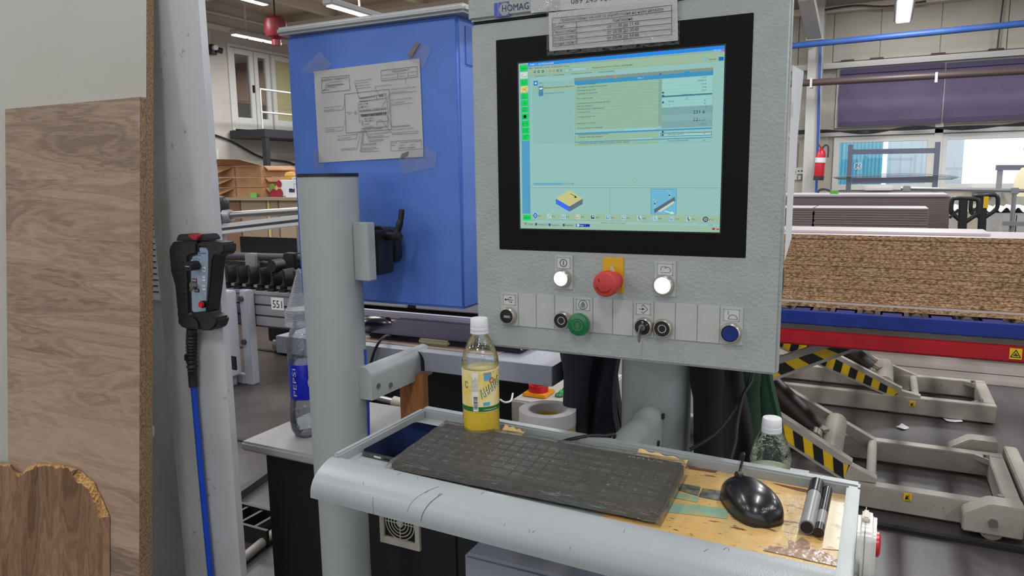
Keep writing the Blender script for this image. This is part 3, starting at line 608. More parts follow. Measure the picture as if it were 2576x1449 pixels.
# tall rear pile, finely layered
Y = 7.6; xa, xb = X(1930, 492, Y), X(2392, 492, Y); z1 = Zp(2200, 489, Y); m = MB()
for k in range(40): j = random.uniform(-.002, .002); m.box(xa, xb+j, Y+j, Y+.6, z1-.02-(k+1)*.018+.001, z1-.02-k*.018)
m.box(xa, xb, Y+.01, Y+.6, .14, z1-.02-40*.018); rp = m.build('rear_board_pile', M_taupe); tag(rp, 'tall finely layered taupe board pile behind the front piles', 'board pile', kind='stuff')
o = Box('cover_sheet', M_taupet, xa, xb-.02, Y-.02, Y+.62, z1-.0195, z1); tag(o, 'pale cover sheet on top of the tall rear board pile', 'board')
c = atY(2099, 484, Y+.2); o = Box('green_box', mat('bright_green', (92, 160, 60), .6), c.x-.035, c.x+.035, Y+.15, Y+.25, z1+.0005, z1+.035); tag(o, 'small bright green box on top of the rear board pile', 'box')
c = atY(2074, 484, Y+.2); o = MB().tube([(c.x-.06, Y+.2, z1+.01), (c.x-.05, Y+.2, z1+.035), (c.x, Y+.2, z1+.045), (c.x+.05, Y+.2, z1+.03), (c.x+.06, Y+.2, z1+.012)], .012, n=8).build('plastic_bow', M_blk, smooth=True); tag(o, 'black curved plastic bow lying on the rear board pile', 'bow')
# ---------------------------------------------------------------- pallet trucks
M_plb = mat('plastic_black', (26, 26, 28), .45)
def z7(x, y, Y): return atY(1940+x/2.898, 450+y/2.898, Y)
def truck(Y, loop, sh0, sh1, w, lab, sticker=False):
    b = z7(*sh1, Y); t = thing('pallet_truck', lab, 'pallet truck', (b.x, Y, 0))
    pts = [z7(*p, Y) for p in loop]; MB().tube(pts, .017, n=10).build('handle_loop', M_plb, t, smooth=True)
    a = z7(*sh0, Y); foot = Vector((b.x+.01, Y+.0, .35))
    sh = MB().beam(a, foot, w, .05, up=(0, 1, 0)).build('shaft', M_plb, t, bevel=.01)
    if sticker: c = z7(1565, 170, Y-.03); Box('sticker', M_yel, c.x-.018, c.x+.018, Y-.036, Y-.031, c.z-.05, c.z+.05, sh)
    MB().beam(a+Vector((-.03, -.03, -.09)), a+Vector((-.09, -.03, -.16)), .02, .02).build('release_lever', M_plb, t)
    bd = MB().cyl((foot.x, foot.y, .1), (foot.x, foot.y, .5), .09).build('pump', M_plb, t, smooth=True)
    for s in (-1, 1):
        MB().cyl((foot.x, foot.y+s*.05-.02, .1), (foot.x, foot.y+s*.05+.02, .1), .1).build('wheel', M_plb, t, smooth=True); Box('fork', M_plb, foot.x+.1, foot.x+1.0, foot.y+s*.19-.08, foot.y+s*.19+.08, .06, .13, t)
truck(6.95, [(1400, 318), (1330, 262), (1312, 235), (1318, 160), (1340, 142), (1410, 142), (1490, 148), (1512, 170), (1505, 245), (1485, 268), (1410, 318)], (1402, 140), (1400, 372), .062, 'black pallet truck handle nearer to the grey board piles')
truck(7.6, [(1545, 285), (1465, 250), (1455, 190), (1475, 130), (1545, 122), (1625, 118), (1652, 140), (1648, 205), (1620, 240), (1550, 285)], (1545, 122), (1543, 385), .062, 'black pallet truck handle with a yellow sticker, right of the other', True)
# white cabinet with corrugated cover
Y = 8.6; a = z7(1310, 245, Y); m_wc = mat('cabinet_white', (206, 204, 200), .5)
wc = thing('white_cabinet', 'white cabinet with a corrugated cover behind the pallet trucks', 'cabinet', (a.x+.8, Y+.3, 0))
cb = Box('body', m_wc, a.x, a.x+2.2, Y, Y+.7, 0, a.z, wc)
for k in range(3): xk = a.x+.55+k*.6; Box('door_joint', M_dark, xk, xk+.006, Y-.003, Y, .1, a.z-.02, cb)
n = 40; MB().sheet(lambda u, v: (a.x-.03+2.25*u, Y-.04+.78*v, a.z+.03+.022*math.sin(u*2*math.pi*24)), 240, 1, (0, 0, .004)).build('corrugated_cover', mat('cover_white', (226, 230, 236), .4), wc, smooth=True)
c = z7(1455, 330, Y); Box('notice', mat('notice_cream', (214, 208, 180), .7), c.x-.1, c.x+.1, Y-.006, Y, c.z-.22, c.z+.2, wc); c = z7(1808, 360, Y); Box('vent_slot', M_dark, c.x-.07, c.x+.07, Y-.004, Y, c.z+.03, c.z+.05, wc)
# tube rail on posts
Y = 8.45; m_tube = mat('tube_grey', (150, 152, 156), .35, .6)
tr = thing('tube_rail', 'grey tube rail with clamp joints in front of the windows', 'rail', (z7(1400, 80, Y).x, Y, 0))
MB().cyl(z7(945, 70, Y), z7(2100, 92, Y), .018, n=12).build('tube', m_tube, tr, smooth=True)
for px, py in ((988, 72), (1775, 88)):
    c = z7(px, py, Y); MB().cyl((c.x, Y, 0), (c.x, Y, c.z+.01), .02, n=12).build('post', m_tube, tr, smooth=True); Box('clamp', m_tube, c.x-.035, c.x+.035, Y-.03, Y+.03, c.z-.03, c.z+.03, tr, bevel=.008)
c = z7(1770, 325, Y); Box('clamp', m_tube, c.x-.09, c.x+.09, Y-.05, Y+.03, c.z-.02, c.z+.02, tr)
# rack trolley with thin strips
def z6(x, y, Y): return atY(1960+x/2.898, y/2.898, Y)
Y = 10.2; m_rack = mat('rack_steel', (104, 108, 124), .4, .3)
rk = thing('steel_rack', 'grey steel rack with two crossbars before the lower window', 'rack', (z6(840, 1200, Y).x, Y, 0))
for px, py in ((522, 1055), (1158, 1035)): c = z6(px, py, Y); Box('upright', m_rack, c.x-.028, c.x+.028, Y-.025, Y+.025, 0, c.z, rk)
for (y0, y1, w) in ((1108, 1098, .03), (1318, 1308, .035)): MB().beam(z6(530, y0, Y), z6(1150, y1, Y), .04, w*2).build('crossbar', m_rack, rk)
for s in (0,): c = z6(522, 1055, Y+.6); Box('upright', m_rack, c.x-.02, c.x+.02, Y+.6, Y+.64, 0, c.z-.1, rk)
for k in range(4):
    y0 = 1296+k*4; o = MB().sheet(lambda u, v: z6(385+14*k+(930-30*k)*u, y0-(1-k*.4)*26*math.sin(u*math.pi*.9)*(u < 1), Y-.08+.05*k)+Vector((0, v*.05, 0)), 14, 1, (0, 0, .008)).build('thin_strip', m_tube, smooth=True); tag(o, ['topmost', 'second', 'third', 'lowest'][k]+' thin grey strip bowed across the steel rack', 'strip', 'thin strips on the steel rack')
Y = 9.6; tt = thing('tall_stand', 'slim grey stand with a flat top bar at the right picture edge', 'stand', (z6(1690, 1220, Y).x, Y, 0))
MB().beam(z6(1583, 1222, Y), z6(1950, 1222, Y), .1, .055).build('top_bar', m_rack, tt); c = z6(1612, 1230, Y); Box('upright', m_tube, c.x-.025, c.x+.025, Y-.02, Y+.02, 0, c.z, tt); c = z6(1900, 1230, Y); Box('upright', m_tube, c.x-.025, c.x+.025, Y-.02, Y+.02, 0, c.z, tt)
c = z6(1800, 1330, 9.3); o = MB().lathe([(.0, .16), (.05, .15), (.09, .08), (.11, -.05), (.1, -.14), (.0, -.15)], c, n=20).build('cream_sack', mat('sack_cream', (214, 204, 170), .7), smooth=True); tag(o, 'rounded cream sack hanging at the right picture edge', 'sack')
MB().cyl((c.x, 9.3, c.z+.14), (c.x, 9.6, c.z+.36), .008, n=8).build('hook_strap', m_tube, o)

# ================================================================ LEFT MIDDLE: conveyor, cartons
YC = 3.9; M_alu = mat('aluminium', (158, 156, 160), .4, .3, col2=(136, 134, 140), vscale=4); M_alud = mat('alu_groove', (58, 56, 60), .6)
def z4(x, y, Y): return atY(500+x/3.45, 380+y/3.45, Y)
cv = thing('sorting_conveyor', 'aluminium return conveyor with black brackets marked 551', 'conveyor', (-4, YC+.2, 0))
xa, xb = z4(195, 1200, YC).x-1.0, z4(840, 1290, YC).x+1.6
zA, zB, zC, zD = z4(840, 1285, YC).z, z4(840, 1360, YC).z, z4(840, 1395, YC).z, Zp(741, 832, YC)
h = (zA+.01-zD)/3
for k in range(3):
    z1 = zA+.01-k*h; MB().box(xa, xb, YC, YC+.05, z1-h+.012, z1).build('side_profile', M_alu, cv, bevel=.004)
Box('groove_strip', M_alud, xa, xb, YC+.012, YC+.04, zD, zA, cv)
ztp = z4(700, 1195, YC).z; Box('top_profile', M_alu, xa, xb, YC-.01, YC+.22, zA+.012, ztp-.03, cv, bevel=.004)
c = z4(683, 1326, YC-.002); lb = Box('number_label', M_paper, c.x-.06, c.x+.06, YC-.003, YC, c.z-.045, c.z+.045, cv); m = MB(); text(m, '551', (c.x-.045, YC-.004, c.z-.03), (c.x+.045, YC-.004, c.z-.03), (0, 0, 1), .058); m.build('number_print', M_bk, lb, fix=False)
Box('back_panel', M_bk, xa, xb, YC+.24, YC+.27, ztp-.1, ztp+.145, cv)
bm0 = None
for k, px in enumerate((222, 300, 395, 492, 590, 688, 786, 880)):
    c = z4(px, 1190+k*5, YC+.1); m = MB(); w = .024
    m.box(c.x-w*1.5, c.x+w*1.5, YC+.02, YC+.22, ztp-.03, ztp-.005); m.prism([(c.x+w, YC+.04, ztp), (c.x+w*.7, YC+.04, ztp+.12), (c.x+w*.3, YC+.04, ztp+.135), (c.x-w*.4, YC+.04, ztp+.135), (c.x-w*.2, YC+.04, ztp+.05), (c.x-w*1.5, YC+.04, ztp)], (0, .12, 0)); br = m.build('bracket', M_plb, cv, bevel=.006); Box('bracket_foot', M_steel, c.x-.03, c.x+.005, YC+.005, YC+.05, ztp-.004, ztp+.016, br)
zs1 = z4(500, 1000, YC+.3).z; MB().box(xa, xb, YC+.28, YC+.32, ztp+.15, zs1+.02).build('beige_strip', mat('beige_strip', (150, 132, 116), .6), cv)
MB().cyl(z4(170, 908, YC+.25), z4(900, 928, YC+.25), .03, n=14).build('guide_rod', M_alud, cv, smooth=True)
MB().box(z4(190, 950, YC+.3).x, z4(860, 960, YC+.3).x, YC+.3, YC+.35, z4(500, 970, YC+.3).z, z4(500, 945, YC+.3).z).build('guide_rail', M_alu, cv)
for px in (445, 780): c = z4(px, 970, YC+.2); MB().box(c.x-.06, c.x+.06, YC+.2, YC+.28, c.z-.05, c.z+.07).build('rod_holder', M_alu if px == 445 else M_plb, cv, bevel=.01)
c = z4(745, 990, YC+.1); MB().cyl((c.x-.05, YC+.02, c.z), (c.x-.05, YC+.12, c.z), .045).build('knob', M_plb, cv, smooth=True)
a = z4(355, 740, YC+.5); b = z4(830, 900, YC+.5); o = MB().box(a.x, b.x+.5, YC+.5, YC+.52, b.z, a.z).build('black_board', M_bk); tag(o, 'plain black board standing behind the conveyor guide rod', 'board')
# leg, foot bar and white drive box
a = Zp(625, 737, YC-.05); lx = X(628, 850, YC-.05); lg = MB().box(lx-.045, lx+.03, YC-.08, YC-.005, .0, a+.02).build('leg', mat('leg_grey', (166, 166, 176), .45), cv, bevel=.006)
for z in (a-.04, a-.36): MB().cyl((lx-.02, YC-.1, z), (lx-.02, YC-.0795, z), .02, n=12).build('bolt', M_alud, lg)
Box('foot_bar', _M['leg_grey'], lx-1.0, lx-.046, YC-.08, YC-.02, 0, .07, cv, bevel=.006)
Box('leg', _M['leg_grey'], lx+.2, lx+.28, YC+1.0, YC+1.08, 0, zD, cv); Box('foot_plate', _M['leg_grey'], lx+.0, lx+.3, YC+.9, YC+1.1, 0, .015, cv)
a = X(600, 840, YC-.1); z1 = Zp(600, 738, YC-.2); db = thing('drive_box', 'white drive box with a black hinge beside the conveyor leg', 'cabinet', (a-.3, YC-.1, .07))
bd = Box('body', mat('drive_white', (186, 186, 198), .45), a-.55, a, YC-.25, YC-.09, .08, z1, db, bevel=.008); c = atY(580, 912, YC-.255); Box('hinge', M_plb, c.x-.06, c.x+.06, YC-.262, YC-.25, c.z-.05, c.z+.05, db, bevel=.004)
Box('foot', _M['leg_grey'], a-.5, a-.05, YC-.22, YC-.1, 0, .08, db)
c = atZ(712, 872, .05); cs = thing('caster_unit', 'black caster unit under the conveyor beam', 'caster', (c.x, c.y, 0)); MB().cyl((c.x-.06, c.y, .07), (c.x+.0, c.y, .07), .07).build('wheel', M_steel, cs, smooth=True); Box('caster_fork', M_plb, c.x-.12, c.x+.25, c.y-.05, c.y+.2, .1, zD-.02, cs, bevel=.01); Box('side_plate', M_plb, c.x+.02, c.x+.3, c.y-.1, c.y+.0, .02, .25, cs)
# upper traverse rails
YU = 4.3; ur = thing('traverse_rail', 'aluminium traverse rail with a steel rod and black knob', 'rail', (-4.6, YU, 0))
MB().beam(z4(100, 690, YU), z4(900, 598, YU), .06, .085).build('beam', mat('alu_white', (206, 206, 208), .4), ur, bevel=.006); MB().beam(z4(100, 690, YU-.031), z4(900, 598, YU-.031), .004, .02).build('beam_slot', M_alud, ur)
MB().cyl(z4(262, 560, YU), z4(900, 516, YU), .03, n=14).build('rod', M_steel, ur, smooth=True); a = z4(143, 535, YU); b = z4(250, 620, YU); Box('bearing_block', M_alu, a.x, b.x, YU-.06, YU+.06, b.z, a.z, ur, bevel=.01)
c = z4(165, 572, YU-.06); MB().cyl((c.x, YU-.08, c.z), (c.x, YU-.061, c.z), .045).build('block_hole', M_dark, ur, smooth=True); MB().cyl(z4(240, 565, YU), z4(285, 560, YU), .06, .045).build('rod_collar', M_alu, ur, smooth=True)
MB().tube([z4(140, 445, YU), z4(185, 425, YU), z4(222, 440, YU), z4(226, 500, YU), z4(200, 520, YU), z4(140, 520, YU)], .035).build('knob_handle', M_plb, ur, smooth=True); Box('post', M_alu, z4(180, 720, YU).x-.04, z4(180, 720, YU).x+.04, YU-.04, YU+.04, 0, z4(180, 700, YU).z, ur)
a = z4(900, 598, YU); Box('post', M_alu, a.x-.04, a.x+.04, YU-.03, YU+.03, 0, a.z, ur)
# board bench with cartons behind
YB = 5.6; M_card = mat('cardboard', (186, 140, 100), .75, col2=(170, 124, 86), vscale=5); M_cardd = mat('cardboard_brown', (142, 108, 84), .8, col2=(128, 96, 74), vscale=4); M_tan = mat('tan_board', (160, 140, 118), .7)
zt_ = z4(550, 402, YB).z
def crate(nm, x0, x1, m, lab, y=YB, z0=0, z1=None, cat='box', d=.7):
    o = Box(nm, m, z4(x0, 500, y).x, z4(x1, 500, y).x-.004, y, y+d, z0, z1 if z1 else zt_-.03, bevel=.006); tag(o, lab, cat); return o
o = crate('brown_carton', 200, 362, M_cardd, 'brown carton under the bench top, left of the tan boards'); crate('tan_board_pack', 365, 590, M_tan, 'tan board pack under the bench top, left of the yellow strip')
o = crate('yellow_strip', 592, 618, mat('strip_yellow', (214, 196, 130), .7), 'upright pale yellow strip between the tan board packs', cat='strip'); crate('tan_board_pack', 620, 690, M_tan, 'narrow tan board pack right of the yellow strip'); crate('tan_board_pack', 694, 1000, mat('tan_light', (172, 150, 124), .7), 'light tan board pack beside the blue cabinet edge')
Box('bench_top', M_tan, z4(195, 402, YB).x, z4(1000, 402, YB).x, YB-.04, YB+.74, zt_-.03, zt_); tag(bpy.data.objects['bench_top'], 'tan bench board carrying the open cartons', 'board')
a = z4(0, 500, YB).x; o = crate('brown_carton', 20, 196, M_cardd, 'brown carton stack left of the bench, behind the leaning boards', z1=zt_-.02)
# open cartons stack
tiers = [(400, 318), (318, 228), (225, 128)]
lab = ['lowest open cardboard carton of the stack with a flap folded out', 'middle open cardboard carton of the stack with a flap folded out', 'topmost open cardboard carton with raised flaps']
for k, (yb, yt) in enumerate(tiers):
    x0, xm, x1 = z4(130, 300, YB).x, z4(290, 300, YB).x, z4(515, 300, YB).x; z0 = z4(400, yb, YB).z; z1 = z4(400, yt, YB).z
    if k == 0: z0 = zt_
    t = thing('cardboard_carton', lab[k], 'carton', ((x0+x1)/2, YB+.3, z0)); t['group'] = 'open cartons on the bench'
    b = MB(); e = .012; b.box(x0, x1, YB+.05, YB+.05+e, z0+.001, z1-.003); b.box(x0, x1, YB+.58, YB+.58+e, z0+.001, z1-.003); b.box(x0, x0+e, YB+.05+e, YB+.58, z0+.001, z1-.003); b.box(x1-e, x1, YB+.05+e, YB+.58, z0+.001, z1-.003); b.box(x0+e, x1-e, YB+.05+e, YB+.58, z0+.001, z0+e); b.build('box_walls', M_card, t)
    Box('box_joint', M_cardd, xm-.006, xm+.006, YB+.044, YB+.05, z0+.01, z1-.01, t)
    MB().prism([(x0, YB+.045, z1-.012), (xm-.03, YB+.045, z1-.012), (xm-.22, YB-.2, z1-.14), (x0-.02, YB-.2, z1-.14)], (0, 0, .01)).build('flap', M_card, t)
    MB().prism([(x1, YB+.1, z1-.012), (x1, YB+.5, z1-.012), (x1+.05, YB+.5, z1-.05), (x1+.05, YB+.1, z1-.05)], (0, 0, .01)).build('flap', M_card, t)
    if k == 2:
        MB().prism([(x0-.05, YB+.05, z1), (x0+.65, YB+.05, z1), (x0+.5, YB-.1, z1+.06), (x0+.1, YB-.1, z1+.075)], (0, .012, 0)).build('flap', M_card, t)
# dark equipment beside the cartons
c = z4(540, 290, YB+.1); o = thing('black_device', 'black device standing behind the open cartons', 'device', (c.x, YB+.3, zt_)); Box('case', M_plb, z4(520, 290, YB+.1).x, z4(566, 290, YB+.1).x, YB+.62, YB+.8, zt_, z4(540, 150, YB+.1).z, o, bevel=.01)
for y in (210, 300, 370): c = z4(545, y, YB+.35); MB().cyl((c.x, YB+.6, c.z), (c.x, YB+.6199, c.z), .02).build('button', M_steel, o, smooth=True)
# fruit-print pack and small framed sign on the bench
a, b = z4(620, 395, YB), z4(720, 250, YB); fp = thing('fruit_pack', 'white pack printed with red and green apples on the bench', 'box', ((a.x+b.x)/2, YB+.2, zt_))
Box('pack', M_paper, a.x+.03, b.x, YB+.1, YB+.3, zt_+.001, b.z, fp, bevel=.01)
for px, py, r, m in ((640, 320, .045, mat('apple_green', (110, 150, 60), .4)), (690, 330, .042, mat('apple_cream', (206, 176, 130), .5)), (655, 370, .05, mat('apple_red', (150, 36, 50), .4)), (700, 285, .035, _M['apple_red']), (705, 365, .045, _M['apple_red'])):
    c = z4(px, py, YB+.1); g = MB(); fpk = globals().get('fpk', 0)+1; disc(g, (c.x, YB+.098-.001*fpk, c.z), r); g.build('apple_print', m, fp, fix=False)
a, b = z4(725, 395, YB), z4(830, 255, YB); fs = thing('framed_sign', 'white framed sign with a dark blue field beside the apple pack', 'sign', ((a.x+b.x)/2, YB+.15, zt_))
Box('frame', M_paper, a.x, b.x, YB+.05, YB+.08, zt_, b.z, fs); Box('field', mat('sign_navy', (34, 50, 72), .5), a.x+.05, b.x-.05, YB+.046, YB+.05, zt_+.05, b.z-.08, fs); m = MB(); text(m, 'F', (a.x+.1, YB+.045, zt_+.08), (a.x+.16, YB+.045, zt_+.08), (0, 0, 1), .13); m.build('letter', M_paper, fs, fix=False)
c = z4(475, 388, YB); o = MB().cyl((c.x, YB+.0, zt_), (c.x, YB+.0, zt_+.045), .036).build('tape_reel', mat('tape_green', (120, 180, 80), .5), smooth=True); tag(o, 'small light green tape reel on the tan bench board', 'tape')
c = z4(735, 235, YB+.1); o = MB().lathe([(.0, -.04), (.05, -.035), (.06, 0), (.045, .03), (.0, .04)], Vector((c.x, YB+.2, z4(770, 255, YB).z+.0)), n=14).build('yellow_ball', mat('ball_yellow', (200, 150, 60), .5), smooth=True); o.location.z += .05; tag(o, 'small yellow ornament on top of the framed sign', 'ornament')
# floor bits on the left
c = atZ(625, 1315, .04); o = thing('cable_tray', 'black plastic cable tray on the floor behind the white post board', 'cable tray', (c.x, c.y, 0))
for k in range(4): Box('tray_cell', M_plb, c.x-.16+k*.085, c.x-.08+k*.085, c.y-.06, c.y+.07, 0, .02, o); Box('tray_rib', M_plb, c.x-.165+k*.085, c.x-.15+k*.085, c.y-.06, c.y+.07, .02, .07, o)
Box('tray_side', M_plb, c.x-.17, c.x+.18, c.y-.075, c.y-.06, 0, .075, o); Box('tray_side', M_plb, c.x-.17, c.x+.18, c.y+.07, c.y+.085, 0, .075, o)
a = atZ(606, 1410, .02); b = atZ(660, 1365, .02); d = (b-a); o = MB().cyl(a-d*.6, b+d*1.5, .02, n=12).build('floor_conduit', mat('conduit_pale', (150, 140, 132), .5), smooth=True); tag(o, 'pale round conduit lying on the floor beside the dark cabinet', 'conduit')
a = atZ(598, 1245, .02); b = atZ(640, 1215, .02); d = (b-a); o = MB().beam(a-d*.5, b+d*2, .04, .035).build('floor_bar', M_blk); tag(o, 'dark steel bar lying on the floor left of the dark cabinet', 'bar')
# ================================================================ FOREGROUND LEFT: leaning boards, white post board, hand pendant
LEAN = .104
def ly(z, off=0): return .97+LEAN*(z-.568)+off
def lp_(px, py, off=0): return atPl(px, py, (0, .97+off, .568), (0, 1, -LEAN))
M_chip2 = particle('chipboard_edge_upright', ((98, 74, 54), (132, 104, 78), (162, 132, 102)), (1.6, 1.6, 1), 190)
M_white = mat('melamine_white', (186, 184, 174), .45, col2=(180, 178, 168), vscale=3, col3=(140, 138, 132), v3=140, lo3=.74, hi3=.78)
M_oak = wood('oak_print', ((128, 106, 90), (158, 134, 115), (176, 152, 132)), 'X', 1.0)
M_oak2 = wood('oak_print_upright', ((104, 76, 56), (134, 102, 76), (156, 124, 96)), 'Z', 1.0)
def leaning(name, x0, x1, z1, off, th, mf, me, lab):
    m = MB(); y0, y1 = ly(0, off), ly(z1, off)
    m.add([(x0, y0, 0), (x1, y0, 0), (x1, y0+th, 0), (x0, y0+th, 0), (x0, y1, z1), (x1, y1, z1), (x1, y1+th, z1), (x0, y1+th, z1)], [(3, 2, 1, 0), (4, 5, 6, 7), (0, 1, 5, 4), (1, 2, 6, 5), (2, 3, 7, 6), (3, 0, 4, 7)])
    m.mi = [1, 1, 0, 1, 0, 1]; o = m.build(name, [mf, me]); return tag(o, lab, 'board')
leaning('white_board', -3.0, -1.431, 2.03, .0155, .018, M_white, M_chip2, 'large white melamine board with a raw chipboard edge, leaning at the left')
leaning('oak_board', -1.921, -1.430, 1.677, 0, .0145, M_oak, M_chip2, 'oak-print board with horizontal grain leaning against the white board')
# broken offcut in front
pr = [(-160, 885), (0, 880), (50, 884), (62, 905), (90, 930), (112, 928), (140, 900), (190, 880), (260, 884), (320, 892), (350, 898), (390, 912), (440, 948), (475, 975), (495, 1025), (512, 1055)]
rnd = random.Random(3); off = -.0185
bp, fp_ = [], []
fine = []
for a, b in zip(pr[:-1], pr[1:]):
    for k in range(4): t = k/4; fine.append((a[0]+(b[0]-a[0])*t, a[1]+(b[1]-a[1])*t))
fine.append(pr[-1])
for i, (x, y) in enumerate(fine):
    j = rnd.uniform(-4, 4); bp.append(lp_(x/2.0015, 725+(y+j)/2.0015, -.002)); ins = 14+rnd.uniform(-6, 8)+(22 if x > 380 else 0)
    fp_.append(lp_((x-(ins*.8 if x > 380 else 0))/2.0015, 725+(y+ins)/2.0015, off))
xr = lp_(518/2.0015, 725+1200/2.0015, off).x
tail_b = [Vector((xr, ly(.75, -.002), .75)), Vector((xr, ly(0, -.002), 0)), Vector((bp[0].x, ly(0, -.002), 0))]
tail_f = [Vector((xr-.016, ly(.75, off), .75)), Vector((xr-.016, ly(0, off), 0)), Vector((fp_[0].x, ly(0, off), 0))]
B = bp+tail_b; F_ = fp_+tail_f; n = len(B); m = MB(); m.add(B+F_, [tuple(range(n-1, -1, -1)), tuple(range(n, 2*n))]+[(i, (i+1) % n, (i+1) % n+n, i+n) for i in range(n)]); m.mi = [1, 0]+[1 if i < len(bp) else 2 for i in range(n)]
o = m.build('broken_offcut', [M_oak2, particle('broken_chip', ((120, 84, 46), (176, 134, 80), (206, 170, 112)), (1, 1, 1), 220), M_oak2]); tag(o, 'broken oak-print offcut with a torn chipboard edge at the lower left', 'board')
ck = MB(); stroke(ck, [lp_(92, 725+85*0+450/1.0*0+440, off-.0004), lp_(94, 1190, off-.0004), lp_(91, 1205, off-.0004), lp_(88, 1222, off-.0004)], .0012); ck.build('crack', mat('crack_dark', (60, 40, 30), .8), o, fix=False)
# white post board
PYB = 1.16
M_post = mat('post_white', (198, 198, 200), .4, col2=(178, 176, 166), vscale=4, lo=.45, hi=.75, col3=(138, 132, 116), v3=60, lo3=.66, hi3=.76)
m = MB(); m.add([(-1.513, PYB, 0), (-1.322, PYB, 0), (-1.322, PYB+.018, 0), (-1.513, PYB+.018, 0), (-1.525, PYB, 2.4), (-1.318, PYB, 2.4), (-1.318, PYB+.018, 2.4), (-1.525, PYB+.018, 2.4)], [(3, 2, 1, 0), (4, 5, 6, 7), (0, 1, 5, 4), (1, 2, 6, 5), (2, 3, 7, 6), (3, 0, 4, 7)]); m.mi = [1, 1, 0, 0, 0, 1]
o = m.build('white_post_board', [M_post, M_chip2]); tag(o, 'narrow white board standing upright, carrying the black hand control', 'board')
# grey machine panel with notices behind
M_gp = mat('panel_grey_dirty', (186, 186, 190), .6, col2=(166, 166, 170), vscale=4)
gp = thing('grey_panel', 'dirty grey machine panel with hung notices behind the leaning boards', 'panel', (-1.75, 1.4, 0)); Box('plate', M_gp, -2.3, -1.61, 1.36, 1.39, 0, 2.2, gp)
for k, (x0, y0, x1, y1) in enumerate([(378, 478, 414, 594), (376, 600, 412, 757)]):
    a = atY(x0, y0, 1.355); b = atY(x1, y1, 1.355); nb = Box('notice', M_paper, a.x-.1, b.x, 1.357, 1.36, b.z, a.z, gp); pm = MB()
    for j in range(9): z = a.z-.012-j*(a.z-b.z-.02)/9; x = a.x+.001; pm.box(x-.02, x+.012+.009*rnd.random(), 1.3564, 1.3569, z-.0035, z)
    pm.build('notice_print', M_bk, nb, fix=False)
c = atY(380, 1085, 1.33); o = MB().lathe([(.0, -.016), (.008, -.016), (.01, -.01), (.01, .01), (.006, .016), (.0, .018)], c, n=14).build('plastic_plug', mat('plug_white', (214, 210, 212), .4), gp, smooth=True)
# hand pendant
def hp(x, y, Y=1.115): return atY(400+x/3.37, 570+y/3.37, Y)
M_rub = mat('rubber_black', (34, 32, 31), .5, col2=(52, 46, 40), vscale=14, lo=.5, hi=.75, bump=.2, bscale=200)
pen = thing('hand_control', 'black rubber hand control with knob and switch on the white post board', 'remote control', hp(300, 500, 1.14))
MB().prism([hp(*p) for p in ((75, 200), (86, 152), (112, 130), (210, 124), (318, 126), (322, 170), (318, 235), (246, 262), (250, 500), (258, 735), (320, 775), (345, 830), (340, 878), (200, 868), (155, 832), (135, 600), (125, 500), (90, 380))], (0, .04, 0)).build('body', M_rub, pen, bevel=.005)
MB().prism([hp(*p) for p in ((318, 150), (340, 128), (470, 128), (540, 138), (552, 170), (548, 225), (520, 245), (470, 250), (455, 290), (440, 480), (420, 640), (405, 735), (385, 735), (400, 600), (414, 400), (414, 210), (400, 178), (345, 176))], (0, .037, 0)).build('guard', M_rub, pen, bevel=.004)
MB().prism([hp(*p) for p in ((258, 735), (405, 715), (432, 750), (488, 778), (492, 820), (470, 862), (430, 884), (340, 880), (345, 830), (320, 780))], (0, .037, 0)).build('lower_guard', M_rub, pen, bevel=.004)
pl = MB().prism([hp(x, y, 1.122) for x, y in ((246, 262), (325, 240), (330, 176), (400, 178), (416, 210), (414, 400), (395, 715), (260, 730))], (0, .025, 0)).build('face_plate', mat('pendant_face', (150, 166, 184), .4), pen)
pm = MB(); text(pm, 'HOMAG', hp(335, 236, 1.1212), hp(398, 232, 1.1212), (0, 0, 1), .004); stroke(pm, [hp(335, 212, 1.1212), hp(352, 212, 1.1212)], .0008); stroke(pm, [hp(325, 248, 1.1212), hp(352, 246, 1.1212)], .0008); pm.build('brand_print', mat('print_blue', (40, 60, 140), .5), pl, fix=False)
c = hp(318, 328, 1.12); kb = MB().cyl((c.x, 1.098, c.z), (c.x, 1.122, c.z), .0105, n=20).build('knob', M_plb, pen, smooth=True); MB().box(c.x-.003, c.x+.016, 1.1, 1.118, c.z-.005, c.z+.005).build('knob_pointer', M_plb, kb, bevel=.002); m = MB(); stroke(m, [(c.x-.008, 1.0975, c.z), (c.x+.004, 1.0975, c.z)], .0012); m.build('knob_mark', M_paper, kb, fix=False)
m = MB()
for k in range(7): a = R(60+k*22); stroke(m, [(c.x+.0135*math.cos(a), 1.1212, c.z+.0135*math.sin(a)), (c.x+.016*math.cos(a), 1.1212, c.z+.016*math.sin(a))], .0011)
m.build('scale_print', M_bk, pl, fix=False)
for s, (x, y) in (('+', (380, 363)), ('-', (378, 441)), ('•', (378, 519))):
    a = hp(x, y, 1.12); q = Box('key_label', M_paper, a.x-.0045, a.x+.0045, 1.1205, 1.1215, a.z-.0055, a.z+.0055, pl); m = MB(); stroke(m, [(a.x-.003, 1.1202, a.z), (a.x+.003, 1.1202, a.z)], .0012)
    if s == '+': stroke(m, [(a.x, 1.1202, a.z-.003), (a.x, 1.1202, a.z+.003)], .0012)
    if s == '•': text(m, 'OFF', (a.x-.0035, 1.1202, a.z+.001), (a.x+.0035, 1.1202, a.z+.001), (0, 0, 1), .0025)
    m.build('key_print', M_bk, pl, fix=False)
